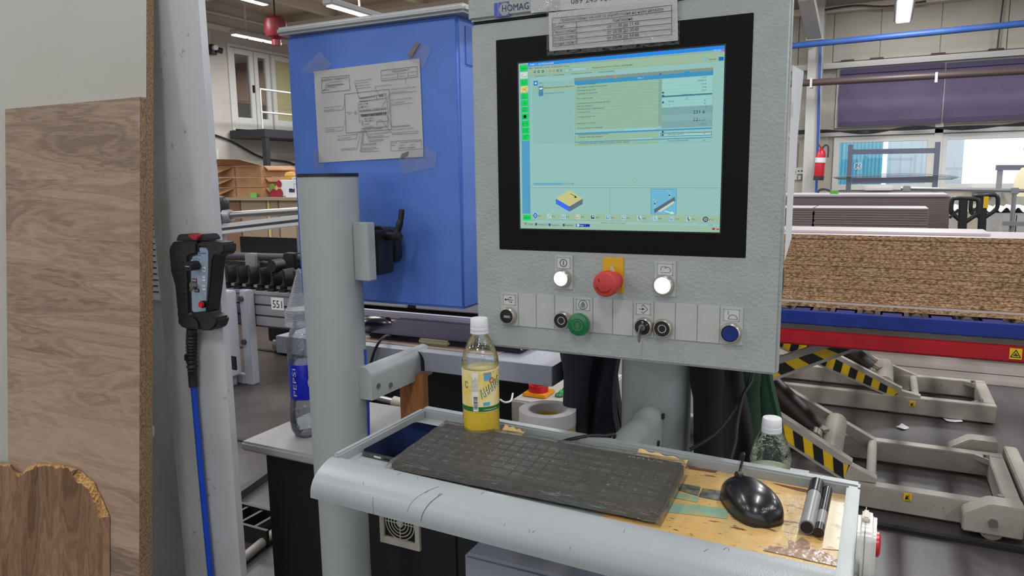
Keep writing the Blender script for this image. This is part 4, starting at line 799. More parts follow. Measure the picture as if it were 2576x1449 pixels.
for s, (x, y), mm, rt in (('ON', (297, 455), mat('tape_red', (120, 40, 60), .5), .15), ('OFF', (316, 542), M_bk, -.2)):
    a = hp(x, y, 1.12); q = Box('switch_label', mm, a.x-.0072, a.x+.0072, 1.1203, 1.1214, a.z-.0038, a.z+.0038, pl); m = MB(); text(m, s, (a.x-.0055, 1.12, a.z-.0023), (a.x+.0055, 1.12, a.z-.0023), (0, 0, 1), .0045); m.build('label_print', M_paper, pl, fix=False)
c = hp(302, 497, 1.12); sw = MB().cyl((c.x, 1.112, c.z), (c.x, 1.122, c.z), .0085, n=6).build('toggle_switch', M_steel, pen); MB().cyl((c.x+.001, 1.114, c.z), (c.x+.014, 1.098, c.z-.007), .0024, .0036, n=12).build('toggle_lever', M_steel, sw, smooth=True)
c = hp(384, 657, 1.12); rb = MB().cyl((c.x-.001, 1.114, c.z), (c.x-.001, 1.123, c.z), .008).build('button_ring', M_plb, pen, smooth=True); MB().cyl((c.x, 1.109, c.z), (c.x, 1.1139, c.z), .0062).build('button_cap', mat('button_red', (214, 24, 32), .3), rb, smooth=True)
MB().prism([hp(*p) for p in ((138, 122), (152, 85), (165, 66), (240, 66), (250, 76), (340, 78), (350, 64), (395, 68), (412, 95), (420, 118))], (0, .035, 0)).build('top_collar', M_rub, pen, bevel=.004)
MB().prism([hp(x, y, 1.108) for x, y in ((238, 78), (252, 66), (330, 68), (340, 80), (322, 112), (290, 116), (260, 98))], (0, .012, 0)).build('top_button', mat('pendant_red', (168, 34, 40), .5), pen, bevel=.002)
ribs = [(305, 105, 205), (360, 108, 205), (410, 118, 208), (462, 135, 208), (520, 145, 210), (572, 150, 212), (630, 155, 214), (682, 160, 216), (738, 162, 218), (795, 168, 222)]
for (y, x0, x1) in ribs: MB().beam(hp(x0, y+8, 1.1145), hp(x1, y-4, 1.1145), .003, .0035).build('grip_rib', M_rub, pen)
pts = [hp(278, 868, 1.135), hp(276, 920, 1.135), hp(275, 1000, 1.14), hp(276, 1080, 1.142), hp(280, 1180, 1.142), hp(285, 1260, 1.145), hp(292, 1355, 1.145)]
cp = catmull(pts, 14); rr = [.0115+.0016*(math.sin(i*1.25) if 10 < i < 62 else 0)-(.0 if i < 60 else .0012) for i in range(len(cp))]; MB().tube(cp, rr, n=14, smooth=False).build('cable_sleeve', M_plb, pen, smooth=True)
MB().box(hp(225, 1075, 1.135).x, hp(255, 1075, 1.135).x, 1.128, 1.15, hp(240, 1140, 1.135).z, hp(240, 1075, 1.135).z).build('cable_tie', M_plb, pen, bevel=.003)
a = atY(487, 972, 1.147); b = atY(505, 1180, 1.147); c = atY(530, 1449, 1.147); d = Vector((c.x+.02, 1.147, .06)); MB().tube([hp(290, 1340, 1.145), a, b, c, (c.x+(c.x-b.x)*.7, 1.147, .3), (c.x+.1, 1.13, .02)], .0072, n=14).build('blue_hose', mat('hose_bright_blue', (20, 70, 186), .35), pen, smooth=True)

# ================================================================ SECOND CONSOLE: pole, blue cabinet, shelf
M_ham = mat('hammered_grey', (170, 175, 174), .34, bump=.55, bscale=190, col2=(163, 169, 169), vscale=30, spec=.5)
M_pole = mat('pole_grey', (166, 171, 171), .42, bump=.12, bscale=300, spec=.5)
M_lidm = mat('lid_grey', (176, 178, 178), .32, bump=.4, bscale=330)
def rrect(x0, x1, y0, y1, r, k=6):
    out = []
    for cx, cy, a0 in ((x1-r, y1-r, 0), (x0+r, y1-r, 90), (x0+r, y0+r, 180), (x1-r, y0+r, 270)):
        for i in range(k+1): a = R(a0+90*i/k); out.append((cx+r*math.cos(a), cy+r*math.sin(a)))
    return out
px0, px1, py0, py1, pzt = -1.137, -1.021, 1.20, 1.32, 1.503
s2 = thing('console_stand', 'grey stand post with black cap and clamp left of the blue cabinet', 'stand', (-1.03, 1.26, 0))
MB().prism([(x, y, .80) for x, y in rrect(px0, px1, py0, py1, .045)], (0, 0, pzt-.80)).build('post', M_pole, s2, smooth=True)
MB().prism([(x, y, pzt) for x, y in rrect(px0-.001, px1+.001, py0-.001, py1+.001, .045)], (0, 0, .007)).build('post_cap', M_plb, s2, smooth=True)
MB().prism([(x, y, 0) for x, y in rrect(px0+.004, px1-.012, py0+.004, py1-.004, .045)], (0, 0, .80)).build('lower_post', M_pole, s2, smooth=True)
MB().tube([(px1+.001, 1.286, 1.12), (px1+.002, 1.287, 1.0), (px1+.0, 1.286, .9), (px1+.001, 1.287, .81)], .0025, n=8).build('blue_cable', _M['hose_bright_blue'], s2, smooth=True)
# arm to the shelf
arm = MB().prism([(-.993, 1.27, z) for z in ()] or [(-1.012+.024*math.cos(R(a))*1.0+.0, 1.262, 1.062+.024*math.sin(R(a))) for a in range(180, -1, -15)]+[(-.988, 1.262, 1.012), (-1.036, 1.262, 1.012)], (0, .245, 0)).build('arm', M_pole, s2, smooth=True)
for y, z in ((1.285, 1.04), (1.33, 1.03)): MB().cyl((-.9885, y, z), (-.9855, y, z), .006, n=16).build('screw', M_steel, s2, smooth=True)
# clamp
a = atY(893, 560, 1.26); b = atY(932, 708, 1.26); MB().box(-1.0208, -.978, 1.262, 1.285, b.z, a.z).build('clamp_bracket', M_pole, s2, bevel=.002)
MB().box(-1.0, -.974, 1.2855, 1.3445, b.z+.01, a.z-.02).build('clamp_block', M_plb, s2, bevel=.003)
def cz(x, y, Y): return atY(860+x/4.5275, 480+y/4.5275, Y)
MB().prism([cz(x, y, 1.345) for x, y in ((320, 460), (460, 415), (520, 425), (590, 465), (600, 600), (612, 760), (580, 825), (420, 815), (480, 720), (480, 650), (420, 600), (330, 640))], (0, .03, 0)).build('hinge_plate', M_plb, s2, bevel=.003)
Box('hinge_backing', M_plb, cz(320, 0, 1.36).x, cz(420, 0, 1.36).x, 1.35, 1.40, cz(350, 870, 1.36).z, cz(350, 450, 1.36).z, s2)
c = cz(470, 510, 1.345); MB().cyl((c.x, 1.325, c.z), (c.x, 1.346, c.z), .022, n=20).build('clamp_disc', M_plb, s2, smooth=True); MB().cyl((c.x-.004, 1.332, c.z), (c.x-.004, 1.340, c.z), .024, n=20).build('clamp_washer', M_steel, s2, smooth=True)
lv = MB().cyl(cz(500, 515, 1.325), cz(645, 520, 1.29), .0095, .0085, n=16).build('lever_hub', M_plb, s2, smooth=True); MB().tube([cz(620, 510, 1.3), cz(640, 440, 1.3), cz(668, 340, 1.3), cz(680, 250, 1.3), cz(682, 212, 1.3)], [.0085]*4+[.0075]*6+[.0062]*6+[.006]*5, n=12).build('lever_handle', M_plb, lv, smooth=True); MB().cyl(cz(645, 520, 1.29), cz(668, 522, 1.285), .0065, n=12).build('lever_cap', M_plb, lv, smooth=True)
q = cz(515, 757, 1.345); MB().cyl((q.x, 1.338, q.z), (q.x, 1.3449, q.z), .006, n=14).build('clamp_bolt', M_steel, s2, smooth=True)
# blue cabinet
M_bluec = mat('cabinet_blue', (88, 128, 212), .45, bump=.3, bscale=300, col2=(82, 121, 206), vscale=12)
CY = 1.402; cab = thing('blue_cabinet', 'blue steel control cabinet with grey lid behind the stand post', 'cabinet', (-1.07, CY+.08, 1.2))
bd = MB().box(-1.309, -.828, CY, CY+.165, 1.203, 1.838).build('housing', M_bluec, cab, bevel=.007, seg=3)
ld_ = MB().box(-1.322, -.80, CY-.02, CY+.19, 1.8385, 1.857).build('lid', M_lidm, cab, bevel=.006, seg=3)
vn = Box('side_vent', mat('vent_blue', (70, 108, 190), .5), -.828, -.826, CY+.03, CY+.14, 1.74, 1.82, cab)
for k in range(4): MB().cyl((-.8259, CY+.085, 1.752+k*.018), (-.8239, CY+.085, 1.752+k*.018), .006, n=12).build('vent_slot', M_dark, vn)
# paper sheet with part label explanation
PYc = CY-.0022
def z9(x, y, d=0): return atY(760+x/4.025, 90+y/4.025, PYc-d)
M_pap2 = mat('paper_grey', (196, 194, 192), .65, col2=(188, 186, 186), vscale=9); M_ink = mat('ink', (44, 44, 50), .7); M_ink2 = mat('ink_soft', (108, 108, 114), .7)
ps = MB().sheet(lambda u, v: z9(120+(1188-120)*u*(1-v)+((1230-170)*u+50)*v, 362+(230-362)*u+((1285-362)+((1225-230)-(1285-362))*u)*v)+Vector((0, -.0006*math.sin(u*5+1)*math.sin(v*4)-.002*max(0, v-.93)*10*u, 0)), 12, 12, (0, .0006, 0)).build('paper_sheet', M_pap2, smooth=True); tag(ps, 'white printed sheet taped to the blue cabinet', 'paper')
D = .0022; pm = MB(); pm2 = MB()
def T9(s, x0, y0, x1, y1, h, soft=False): text(pm2 if soft else pm, s, z9(x0, y0, D), z9(x1, y1, D), (0, 0, 1), h/4.025/FPX*1.62)
def L9(*pts, w=.0008): stroke(pm, [z9(x, y, D) for x, y in pts], w)
T9('16GB-БЯЛО_ГЛАДКО-D129', 198, 462, 456, 432, 20); T9('код на материала', 275, 478, 405, 462, 13, True); T9('цвят на материала', 268, 505, 410, 488, 13, True); T9('производител', 242, 530, 345, 520, 13, True); T9('дебелина', 205, 556, 275, 550, 13, True)
L9((196, 428), (472, 398), (485, 548), (200, 580), (196, 428)); L9((245, 480), (230, 548), (205, 558)); L9((262, 478), (255, 510), (425, 490))
L9((798, 352), (1165, 310), (1165, 415), (803, 458), (798, 352)); T9('МОД-503399-19', 910, 372, 1082, 352, 20); T9('код на поръчка', 815, 405, 942, 390, 13, True); T9('(мод, кол, екл...)', 818, 440, 950, 425, 13, True); T9('номер на', 978, 388, 1055, 378, 12, True); T9('поръчка', 982, 418, 1048, 410, 12, True); T9('година на', 1078, 375, 1155, 365, 12, True); T9('поръчка', 1078, 408, 1145, 402, 12, True); L9((962, 378), (968, 432)); L9((1070, 368), (1072, 418))
for s, x0, y0, x1, y1 in (('вид и модел на детайла', 525, 462, 708, 440), ('код на изделието', 540, 485, 670, 470), ('номер на фамилия', 552, 512, 685, 495), ('номер на поръчка', 560, 538, 695, 522), ('дължина на детайла', 735, 518, 900, 500), ('дебелина, производител, цвят', 888, 548, 1152, 520), ('и код на материала', 890, 578, 1050, 562), ('цвят, ширина и дебелина', 892, 658, 1108, 632), ('на страничен кант', 895, 688, 1040, 668), ('Баркод първа програма', 218, 735, 395, 715), ('за пробиване', 220, 760, 320, 748), ('Баркод втора програма', 230, 942, 405, 925), ('за пробиване', 232, 962, 330, 952), ('цвят, ширина и дебелина', 358, 1020, 555, 1000), ('на страничен кант', 360, 1048, 495, 1032), ('ширина на детайла', 392, 1150, 545, 1138), ('Баркод ID на детайла', 915, 922, 1085, 908), ('информация за опаковка', 918, 955, 1128, 938), ('(кашон номер от брой кашони)', 918, 990, 1175, 968), ('цвят, ширина и дебелина', 678, 1002, 882, 980), ('на страничен кант', 680, 1028, 820, 1012), ('дата на отрязване', 680, 1062, 818, 1050), ('час на отрязване', 618, 1100, 752, 1088), ('машина на рязане', 598, 1142, 745, 1130), ('дата на поръчка', 590, 1170, 712, 1160), ('цвят на', 898, 1090, 960, 1082), ('ширина на', 985, 1085, 1075, 1078), ('дебелина на', 1090, 1080, 1198, 1068), ('канта', 902, 1118, 945, 1112), ('канта', 988, 1115, 1032, 1110), ('канта', 1092, 1110, 1135, 1104)):
    T9(s, x0, y0, x1, y1, 12, True)
L9((428, 592), (878, 540), (905, 948), (445, 985), (428, 592)); L9((578, 635), (845, 585), (848, 632), (580, 668)); L9((752, 605), (755, 648)); L9((582, 770), (852, 742)); L9((590, 800), (858, 772)); L9((600, 938), (870, 918), (866, 862), (755, 872), (757, 915))
for s, x0, y0, x1, y1, h in (('МОД-503399-19', 580, 642, 736, 624, 18), ('800', 778, 620, 822, 615, 24), ('0913366 / 1', 580, 672, 682, 662, 16), ('М12  КФ', 582, 702, 665, 692, 16), ('ДЪНО 1', 584, 732, 665, 722, 17), ('16-GB-БЯЛО_ГЛАДКО-D129', 586, 766, 850, 738, 18), ('06.11.2019', 630, 848, 715, 840, 15), ('HKL380 v1', 630, 872, 730, 864, 16), ('5 (12)', 765, 862, 808, 858, 13), ('16:20', 632, 902, 680, 898, 16), ('07.11.2019', 632, 930, 718, 922, 15), ('БЯЛО ГЛ. 20/06MM', 652, 955, 812, 942, 16), ('Made in', 452, 785, 508, 778, 11), ('EU', 470, 802, 490, 799, 11), ('БЯЛО ГЛ. 20/06ММ', 976, 1148, 1145, 1138, 18)): T9(s, x0, y0, x1, y1, h)
text(pm, 'БЯЛО ГЛ. 20/06ММ', z9(588, 880, D), z9(572, 680, D), (-1, 0, 0), 13/4.025/FPX*1.62); text(pm, 'БЯЛО ГЛ. 20/06ММ', z9(878, 858, D), z9(866, 648, D), (-1, 0, 0), 13/4.025/FPX*1.62); text(pm, '550', z9(620, 912, D), z9(614, 858, D), (-1, 0, 0), 20/4.025/FPX*1.62)
x = 594
while x < 852:
    w = rnd.choice((2, 3, 5, 7)); y = 797-(x-594)*.09; pm.poly([z9(x, y, D), z9(x+w, y-.2, D), z9(x+w, y+24, D), z9(x, y+24, D)]); x += w+rnd.choice((2, 3, 4, 5))
ring(pm, z9(540, 780, D), 14/4.025/FPX*1.62, .0008)
for pts in (((218, 770), (415, 748), (432, 640)), ((232, 975), (408, 960), (435, 850)), ((360, 1060), (548, 1042), (566, 970)), ((392, 1160), (552, 1150), (598, 950)), ((735, 522), (775, 600)), ((1155, 560), (888, 590), (805, 715)), ((1115, 680), (895, 702), (875, 790)), ((1085, 912), (912, 925), (850, 800)), ((1178, 985), (918, 1000), (810, 865)), ((885, 1020), (680, 1035), (640, 950)), ((820, 1062), (678, 1070), (625, 930)), ((752, 1098), (612, 1108), (628, 945)), ((770, 1140), (597, 1152), (620, 945)), ((785, 1166), (588, 1178), (610, 940)), ((525, 468), (575, 620)), ((540, 492), (578, 640)), ((895, 1070), (1205, 1052), (1210, 1145), (902, 1168), (895, 1070)), ((1045, 430), (1048, 500))): L9(*pts, w=.0006)
pm2.mi = [1]*len(pm2.f); _k = len(pm.v); pm.v += pm2.v; pm.f += [[i+_k for i in f] for f in pm2.f]; pm.mi += pm2.mi; pm.build('print', [M_ink, M_ink2], ps, fix=False)
M_tape = clear('sticky_tape', (252, 251, 251), .05, .1, bump=.5, bscale=420, haze=.03, fres=1.01)
for pts in (((-20, 360), (185, 155), (300, 290), (240, 345), (120, 392)), ((1055, 225), (1155, 62), (1310, 125), (1225, 330), (1180, 300)), ((100, 1175), (150, 1140), (230, 1300), (225, 1385), (130, 1330)), ((985, 1250), (1110, 1160), (1230, 1120), (1360, 1180), (1355, 1330), (1020, 1400))):
    MB().prism([z9(x, y, .0028) for x, y in pts], (0, .0004, 0)).build('tape_piece', M_tape, ps)
M_tapeb = mat('tape_fold_brown', (120, 104, 104), .4); MB().prism([z9(x, y, .0034) for x, y in ((1055, 215), (1150, 65), (1190, 75), (1110, 210))], (0, .0004, 0)).build('tape_fold', M_tapeb, ps); MB().prism([z9(x, y, .0034) for x, y in ((985, 1250), (1010, 1195), (1080, 1165), (1060, 1215))], (0, .0004, 0)).build('tape_fold', M_tapeb, ps)
# shelf of the second console
SZ = 1.078; M_shelf = mat('shelf_grey', (162, 164, 176), .35, bump=.35, bscale=340)
sh = thing('keyboard_shelf', 'light grey keyboard shelf of the second console under the blue cabinet', 'shelf', (-1.0, 1.6, SZ))
MB().box(-1.46, -.64, 1.462, 1.80, SZ-.004, SZ).build('shelf_top', M_shelf, sh)
MB().box(-1.46, -.64, 1.458, 1.4619, SZ-.046, SZ).build('front_lip', M_shelf, sh, bevel=.0012); MB().box(-.644, -.64, 1.462, 1.80, SZ-.046, SZ-.0045).build('side_lip', M_shelf, sh)
MB().box(-1.46, -.70, 1.775, 1.80, SZ+.0005, SZ+.022).build('rear_rim', M_shelf, sh, bevel=.004)
MB().box(-1.40, -.80, 1.50, 1.77, SZ+.0002, SZ+.0012).build('paper_liner', mat('liner_beige', (176, 166, 138), .6, col2=(190, 150, 130), vscale=7), sh)
m = MB(); m.prism([(-1.012+.034*math.cos(R(a)), 1.4565, 1.062+.034*math.sin(R(a))-.012) for a in range(0, 181, 12)]+[(-1.046, 1.4565, SZ-.046), (-.978, 1.4565, SZ-.046)], (0, .0014, 0)); m.build('lip_cutout', M_dark, sh)
# ---------------------------------------------------------------- shared builders: mouse, wrapped keyboard, bottle
M_mouse = mat('mouse_black', (18, 18, 22), .28, spec=.6, coat=.3); M_key = mat('key_dark', (66, 66, 68), .5); M_kbody = mat('keyboard_dark', (30, 30, 32), .5); M_legend = mat('legend_white', (190, 190, 190), .6)
M_film = clear('stretch_film', (242, 240, 236), .05, .09, bump=1.0, bscale=34, bst=(1, 9, 3), haze=.07, hcol=(206, 198, 186), fres=1.3, bdist=.03)
M_film2 = clear('stretch_film_dark', (190, 184, 200), .0, .2, bump=.8, bscale=40, bst=(1, 5, 3), haze=.05, hcol=(150, 140, 170), fres=1.002, bdist=.03)
def mouse(lab, M4, L=.115, Wd=.033, H=.036):
    t = thing('computer_mouse', lab, 'mouse', M4.translation)
    def wid(s): return Wd*(max(0, 1-abs(s)**2.6))**.42*(1-.12*s)
    def hei(s): return H*(max(0, 1-abs((s+.12)/1.12 if s > -.12 else (s+.12)/.88)**2.3))**.5
    def fn(u, v):
        s = -1+2*u; a = math.pi*v; return Vector((wid(s)*math.cos(a), s*L/2, .004+hei(s)*math.sin(a)**.75))
    MB().grid(fn, 32, 20).xf(M4).build('shell', M_mouse, t, smooth=True)
    out = [(wid(-1+2*i/24), (-1+2*i/24)*L/2) for i in range(25)]; out = out+[(-x, y) for x, y in reversed(out[1:-1])]
    MB().prism([(x, y, 0) for x, y in out], (0, 0, .0045)).xf(M4).build('base', M_plb, t)
    MB().cyl((-.0035, L*.30, H*.82), (.0035, L*.30, H*.82), .009, n=18).xf(M4).build('wheel', M_plb, t, smooth=True)
    m = MB()
    for i in range(8): s0 = .25+i*.08; s1 = s0+.08; m.beam((0, s0*L/2, .0045+hei(s0)), (0, min(s1, .93)*L/2, .0045+hei(min(s1, .93))), .001, .0012)
    m.xf(M4).build('button_split', M_dark, t)
    return t
def film_cover(par, M4, w, d, h, seed, slope=0, slope_keys=True):
    r = random.Random(seed); ph = [r.uniform(0, 6) for _ in range(12)]
    def fn(u, v):
        x = -.006+(w+.012)*u; y = -.007+(d+.014)*v
        e = min(u, 1-u)*w; f = min(v, 1-v)*d; edge = min(e, f)
        z = h+.0012+slope*v+.0004*math.sin(x*90+y*160+ph[0])+.0003*math.sin(x*210-y*90+ph[1])+.0003*math.sin(y*420+x*60+ph[2])+r.uniform(-.00012, .00012)
        if edge < .006: z = z*(.35+.65*edge/.006)
        return Vector((x, y, max(z, .001)))
    return MB().grid(fn, 110, 48).xf(M4).build('plastic_film', M_film if slope_keys else M_film2, par, smooth=True)
ROWS = [['Esc', 'F1', 'F2', 'F3', 'F4', 'F5', 'F6', 'F7', 'F8', 'F9', 'F10', 'F11', 'F12', 'Prt', 'Scr', 'Brk', '', '', '', ''],
        ['`', '1', '2', '3', '4', '5', '6', '7', '8', '9', '0', '-', '=', '←', 'Ins', 'Hm', 'Num', '/', '*', '-'],
        ['Tab', 'Q', 'W', 'E', 'R', 'T', 'Y', 'U', 'I', 'O', 'P', '[', ']', '\\', 'Del', 'End', '7', '8', '9', '+'],
        ['Caps', 'A', 'S', 'D', 'F', 'G', 'H', 'J', 'K', 'L', ';', "'", 'Enter', '', '', '', '4', '5', '6', ''],
        ['Shift', 'Z', 'X', 'C', 'V', 'B', 'N', 'M', ',', '.', '/', 'Shift', '', '↑', '', '', '1', '2', '3', 'Ent'],
        ['Ctrl', 'Fn', 'Win', 'Alt', '', '', '', '', '', 'Alt', 'Menu', 'Ctrl', '←', '↓', '→', '', '0', '', '.', '']]
def keyboard(lab, M4, w=.425, d=.165, keys=True, seed=1):
    t = thing('wrapped_keyboard', lab, 'keyboard', M4.translation)
    h0, sl = .013, .010
    m = MB(); m.prism([(0, 0, 0), (0, d, 0), (0, d, h0+sl), (0, 0, h0)], (w, 0, 0)); m.xf(M4).build('body', M_kbody, t, bevel=.004)
    if keys:
        pr = MB(); kw = (w-.022)/20; kd = (d-.05)/6; tilt = math.atan2(sl, d)
        for r_, row in enumerate(ROWS):
            y0 = d-.028-(r_+1)*kd; c = 0
            while c < 20:
                span = 1
                if r_ == 5 and c == 4: span = 5
                elif r_ == 3 and c == 12: span = 2
                elif r_ == 4 and c == 11: span = 2
                elif r_ == 5 and c == 16: span = 2
                if (r_ == 3 and c in (14, 15)) or (r_ == 4 and c in (14, 15)) or (r_ == 0 and c > 15) or (r_ == 5 and c == 15): c += 1; continue
                x0 = .011+c*kw; zz = h0+sl*(y0+kd/2)/d
                k = MB().box(x0+.0012, x0+kw*span-.0012, y0+.0012, y0+kd-.0012, zz-.001, zz+.003); k.xf(M4).build('key', M_key, t)
                s = row[c]
                if s: ww = min(.0035*len(s), kw*.75); A = M4 @ Vector((x0+.004, y0+kd*.42, zz+.0034)); Bp = M4 @ Vector((x0+.004+ww, y0+kd*.42, zz+.0034)); text(pr, s, A, Bp, M4.to_3x3() @ Vector((0, 1, 0)), .0042)
                c += span
        text(pr, 'DELUX', M4 @ Vector((w-.085, d-.018, h0+sl+.0004)), M4 @ Vector((w-.03, d-.018, h0+sl+.0004)), M4.to_3x3() @ Vector((0, 1, .06)), .006)
        pr.build('key_legends', M_legend, t, fix=False)
    film_cover(t, M4, w, d, h0+.0035, seed, sl, keys)
    return t
M_pet = clear('pet_plastic', (246, 248, 248), .03, .03, bump=.45, bscale=45, haze=.03, hcol=(230, 235, 235), fres=1.3)
M_pet2 = clear('pet_crumpled', (246, 249, 252), .06, .05, bump=1.0, bscale=38, haze=.08, hcol=(215, 228, 240), fres=1.4)
M_cap = mat('cap_white', (226, 226, 230), .4)
def cyl_print(mb, c, r, a_mid):
    """wrap flat print built in local (x=arc length, z=height) around a vertical cylinder at c"""
    out = []
    for p in mb.v: a = a_mid+p.x/r; out.append(Vector((c[0]+(r-p.y)*math.cos(a), c[1]+(r-p.y)*math.sin(a), c[2]+p.z)))
    mb.v = out; return mb
def cap(t, c, z0, z1, r):
    def rib(a, rr, h): return rr*(1+.018*(math.sin(a*40) > 0)) if z0+.003 < h < z1-.002 else rr
    cp = MB().lathe([(r, z0), (r, z0+.004), (r*.97, z0+.0045), (r*.985, z0+.006), (r*.97, z1-.002), (r*.9, z1), (0, z1)], c, n=80, fn=rib).build('cap', M_cap, t, smooth=True); MB().lathe([(r*.97, z0-.006), (r*1.02, z0-.005), (r*1.02, z0-.0005), (r*.9, z0-.0005)], c, n=40).build('cap_ring', M_cap, t, smooth=True)
def az(c): return math.atan2(-c[1], -c[0])   # direction of the camera seen from c

# ---------------------------------------------------------------- things on the second shelf
_c = atZ(946, 815, SZ+.02); mouse('black mouse on the second console shelf beside the stand post', Matrix.Translation((_c.x, _c.y, SZ+.0015)) @ Matrix.Rotation(R(-62), 4, 'Z'), L=.11)
M4 = Matrix.Translation((-.765, 1.745, SZ+.0015)) @ Matrix.Rotation(R(181), 4, 'Z') @ Matrix.Translation((0, .0, 0))
k2 = keyboard('film-wrapped keyboard on the second console shelf behind the yellow bottle', Matrix.Translation((-1.205, 1.535, SZ+.002)), w=.45, d=.15, keys=False, seed=5)
Box('beige_foot', mat('foot_beige', (176, 168, 132), .6), -1.04, -.95, 1.524, 1.536, SZ+.002, SZ+.016, k2, bevel=.004)
kc = MB().tube([(-1.13, 1.53, SZ+.012), (-1.12, 1.49, SZ+.02), (-1.118, 1.452, SZ-.0), (-1.135, 1.447, SZ-.05), (-1.14, 1.447, .99), (-1.15, 1.445, .93), (-1.2, 1.44, .86), (-1.22, 1.43, .81)], .0035, n=8).build('keyboard_cable', M_plb, smooth=True); tag(kc, 'thin black cable hanging from the second shelf past the grey arm', 'cable')
# dark cabinet with light top
M_cabd = mat('cabinet_dark', (34, 33, 38), .55, bump=.1, bscale=500); M_cream2 = mat('fan_cream', (206, 198, 184), .5)
pc = thing('dark_cabinet', 'dark floor cabinet with speckled light grey top and fan grille', 'cabinet', (-1.2, 1.58, 0))
MB().box(-1.522, -.86, 1.366, 1.80, .774, .80).build('cabinet_top', mat('top_speckled', (186, 184, 182), .3, bump=.7, bscale=420), pc, bevel=.006)
MB().box(-1.49, -.875, 1.42, 1.77, .02, .7735).build('cabinet_body', M_cabd, pc, bevel=.006); Box('plinth', M_bk, -1.47, -.9, 1.44, 1.75, 0, .02, pc)
fx, fz = -1.04, .642; fy = 1.42
g = MB(); s = .06
g.box(fx-s, fx-s+.013, fy-.008, fy, fz-s, fz+s); g.box(fx+s-.013, fx+s, fy-.008, fy, fz-s, fz+s); g.box(fx-s+.013, fx+s-.013, fy-.008, fy, fz-s, fz-s+.018); g.box(fx-s+.013, fx+s-.013, fy-.008, fy, fz+s-.013, fz+s); fg = g.build('fan_frame', M_cream2, pc)
Box('fan_dark', M_dark, fx-s+.013, fx+s-.013, fy-.0015, fy-.0002, fz-s+.018, fz+s-.013, fg)
for k in range(5): g = MB(); ring(g, (fx, fy-.004, fz), .009+k*.0085, .0026, 40); g.build('fan_ring', M_cream2, fg, fix=False)
for a in (0, 90): g = MB(); d = Vector((math.cos(R(a)), 0, math.sin(R(a)))); stroke(g, [Vector((fx, fy-.0042, fz))-d*.045, Vector((fx, fy-.0042, fz))+d*.045], .0026); g.build('fan_spoke', M_cream2, fg, fix=False)
MB().cyl((fx, fy-.005, fz), (fx, fy-.002, fz), .007, n=16).build('fan_hub', M_cream2, fg)
# cola bottle with stacked cups
c = (-1.390, 1.487, .8); cb = thing('cola_bottle', 'clear plastic cola bottle with blue label on the dark cabinet top', 'bottle', c)
def petal(a, r, h): return r*(1-.13*(1-h/.03)*(.5+.5*math.cos(5*a))) if h < .03 else r*(1+.012*math.sin(7*a+h*90)*(h > .21))
MB().lathe([(.018, .006), (.034, .0), (.044, .022), (.0465, .045), (.045, .075), (.042, .10), (.0405, .11), (.0405, .206), (.043, .216), (.044, .24), (.042, .265), (.033, .295), (.0165, .325), (.0135, .34)], c, n=60, fn=petal).build('shell', M_pet2, cb, smooth=True)
lbm = MB().lathe([(.0412, .109), (.0416, .11), (.0416, .205), (.0412, .206)], c, n=60).build('label', mat('label_blue', (12, 28, 196), .35, col2=(20, 50, 215), vscale=160, lo=.45, hi=.55), cb, smooth=True)
A = az(c); pm = MB(); 
pm.cur = 0; text(pm, 'PEPSI', (-.029, 0, .120), (-.029, 0, .196), (-1, 0, 0), .012)
pm.cur = 1; disc(pm, (.028, -.0003, .157), .026, 28); pm.cur = 2
top = [Vector((.028+.023*math.cos(R(t)), -.0009, .157+.023*math.sin(R(t)))) for t in range(12, 169, 12)]; pm.poly(top); pm.cur = 3
bot = [Vector((.028+.023*math.cos(R(t)), -.0009, .157+.023*math.sin(R(t)))) for t in range(192, 349, 12)]; pm.poly(bot); text(pm, 'PEPSI', (.009, -.0012, .151), (.047, -.0012, .151), (0, 0, 1), .011)
cyl_print(pm, c, .0424, A+.1); pm.build('label_print', [M_paper, M_paper, mat('cola_red', (200, 24, 40), .4), mat('cola_navy', (10, 14, 60), .4)], lbm, fix=False)
MB().lathe([(.0, .008), (.030, .006), (.041, .022), (.0435, .045), (.042, .062), (0, .062)], c, n=40).build('water', clear('water_clear', (240, 244, 246), .03, .02), cb, smooth=True)
cups = thing('cup_stack', 'stack of ribbed clear plastic cups upside down on the cola bottle', 'cups', (c[0], c[1], 1.11))
M_cup = clear('cup_plastic', (240, 242, 244), .08, .25, bump=.3, bscale=120, haze=.28, hcol=(225, 228, 232))
pf = []
for k in range(9): z = .31+k*.0045; pf += [(.0435, z), (.0415, z+.0022)]
MB().lathe(pf+[(.0405, .352), (.038, .3525)], c, n=48).build('rim_band', M_cup, cups, smooth=True)
pf = []
for k in range(24): z = .353+k*.0045; r = .038-(z-.353)*.31; pf += [(r, z), (r-.002, z+.0022)]
MB().lathe(pf+[(.002, .463)], c, n=48).build('cone_cups', M_cup, cups, smooth=True)
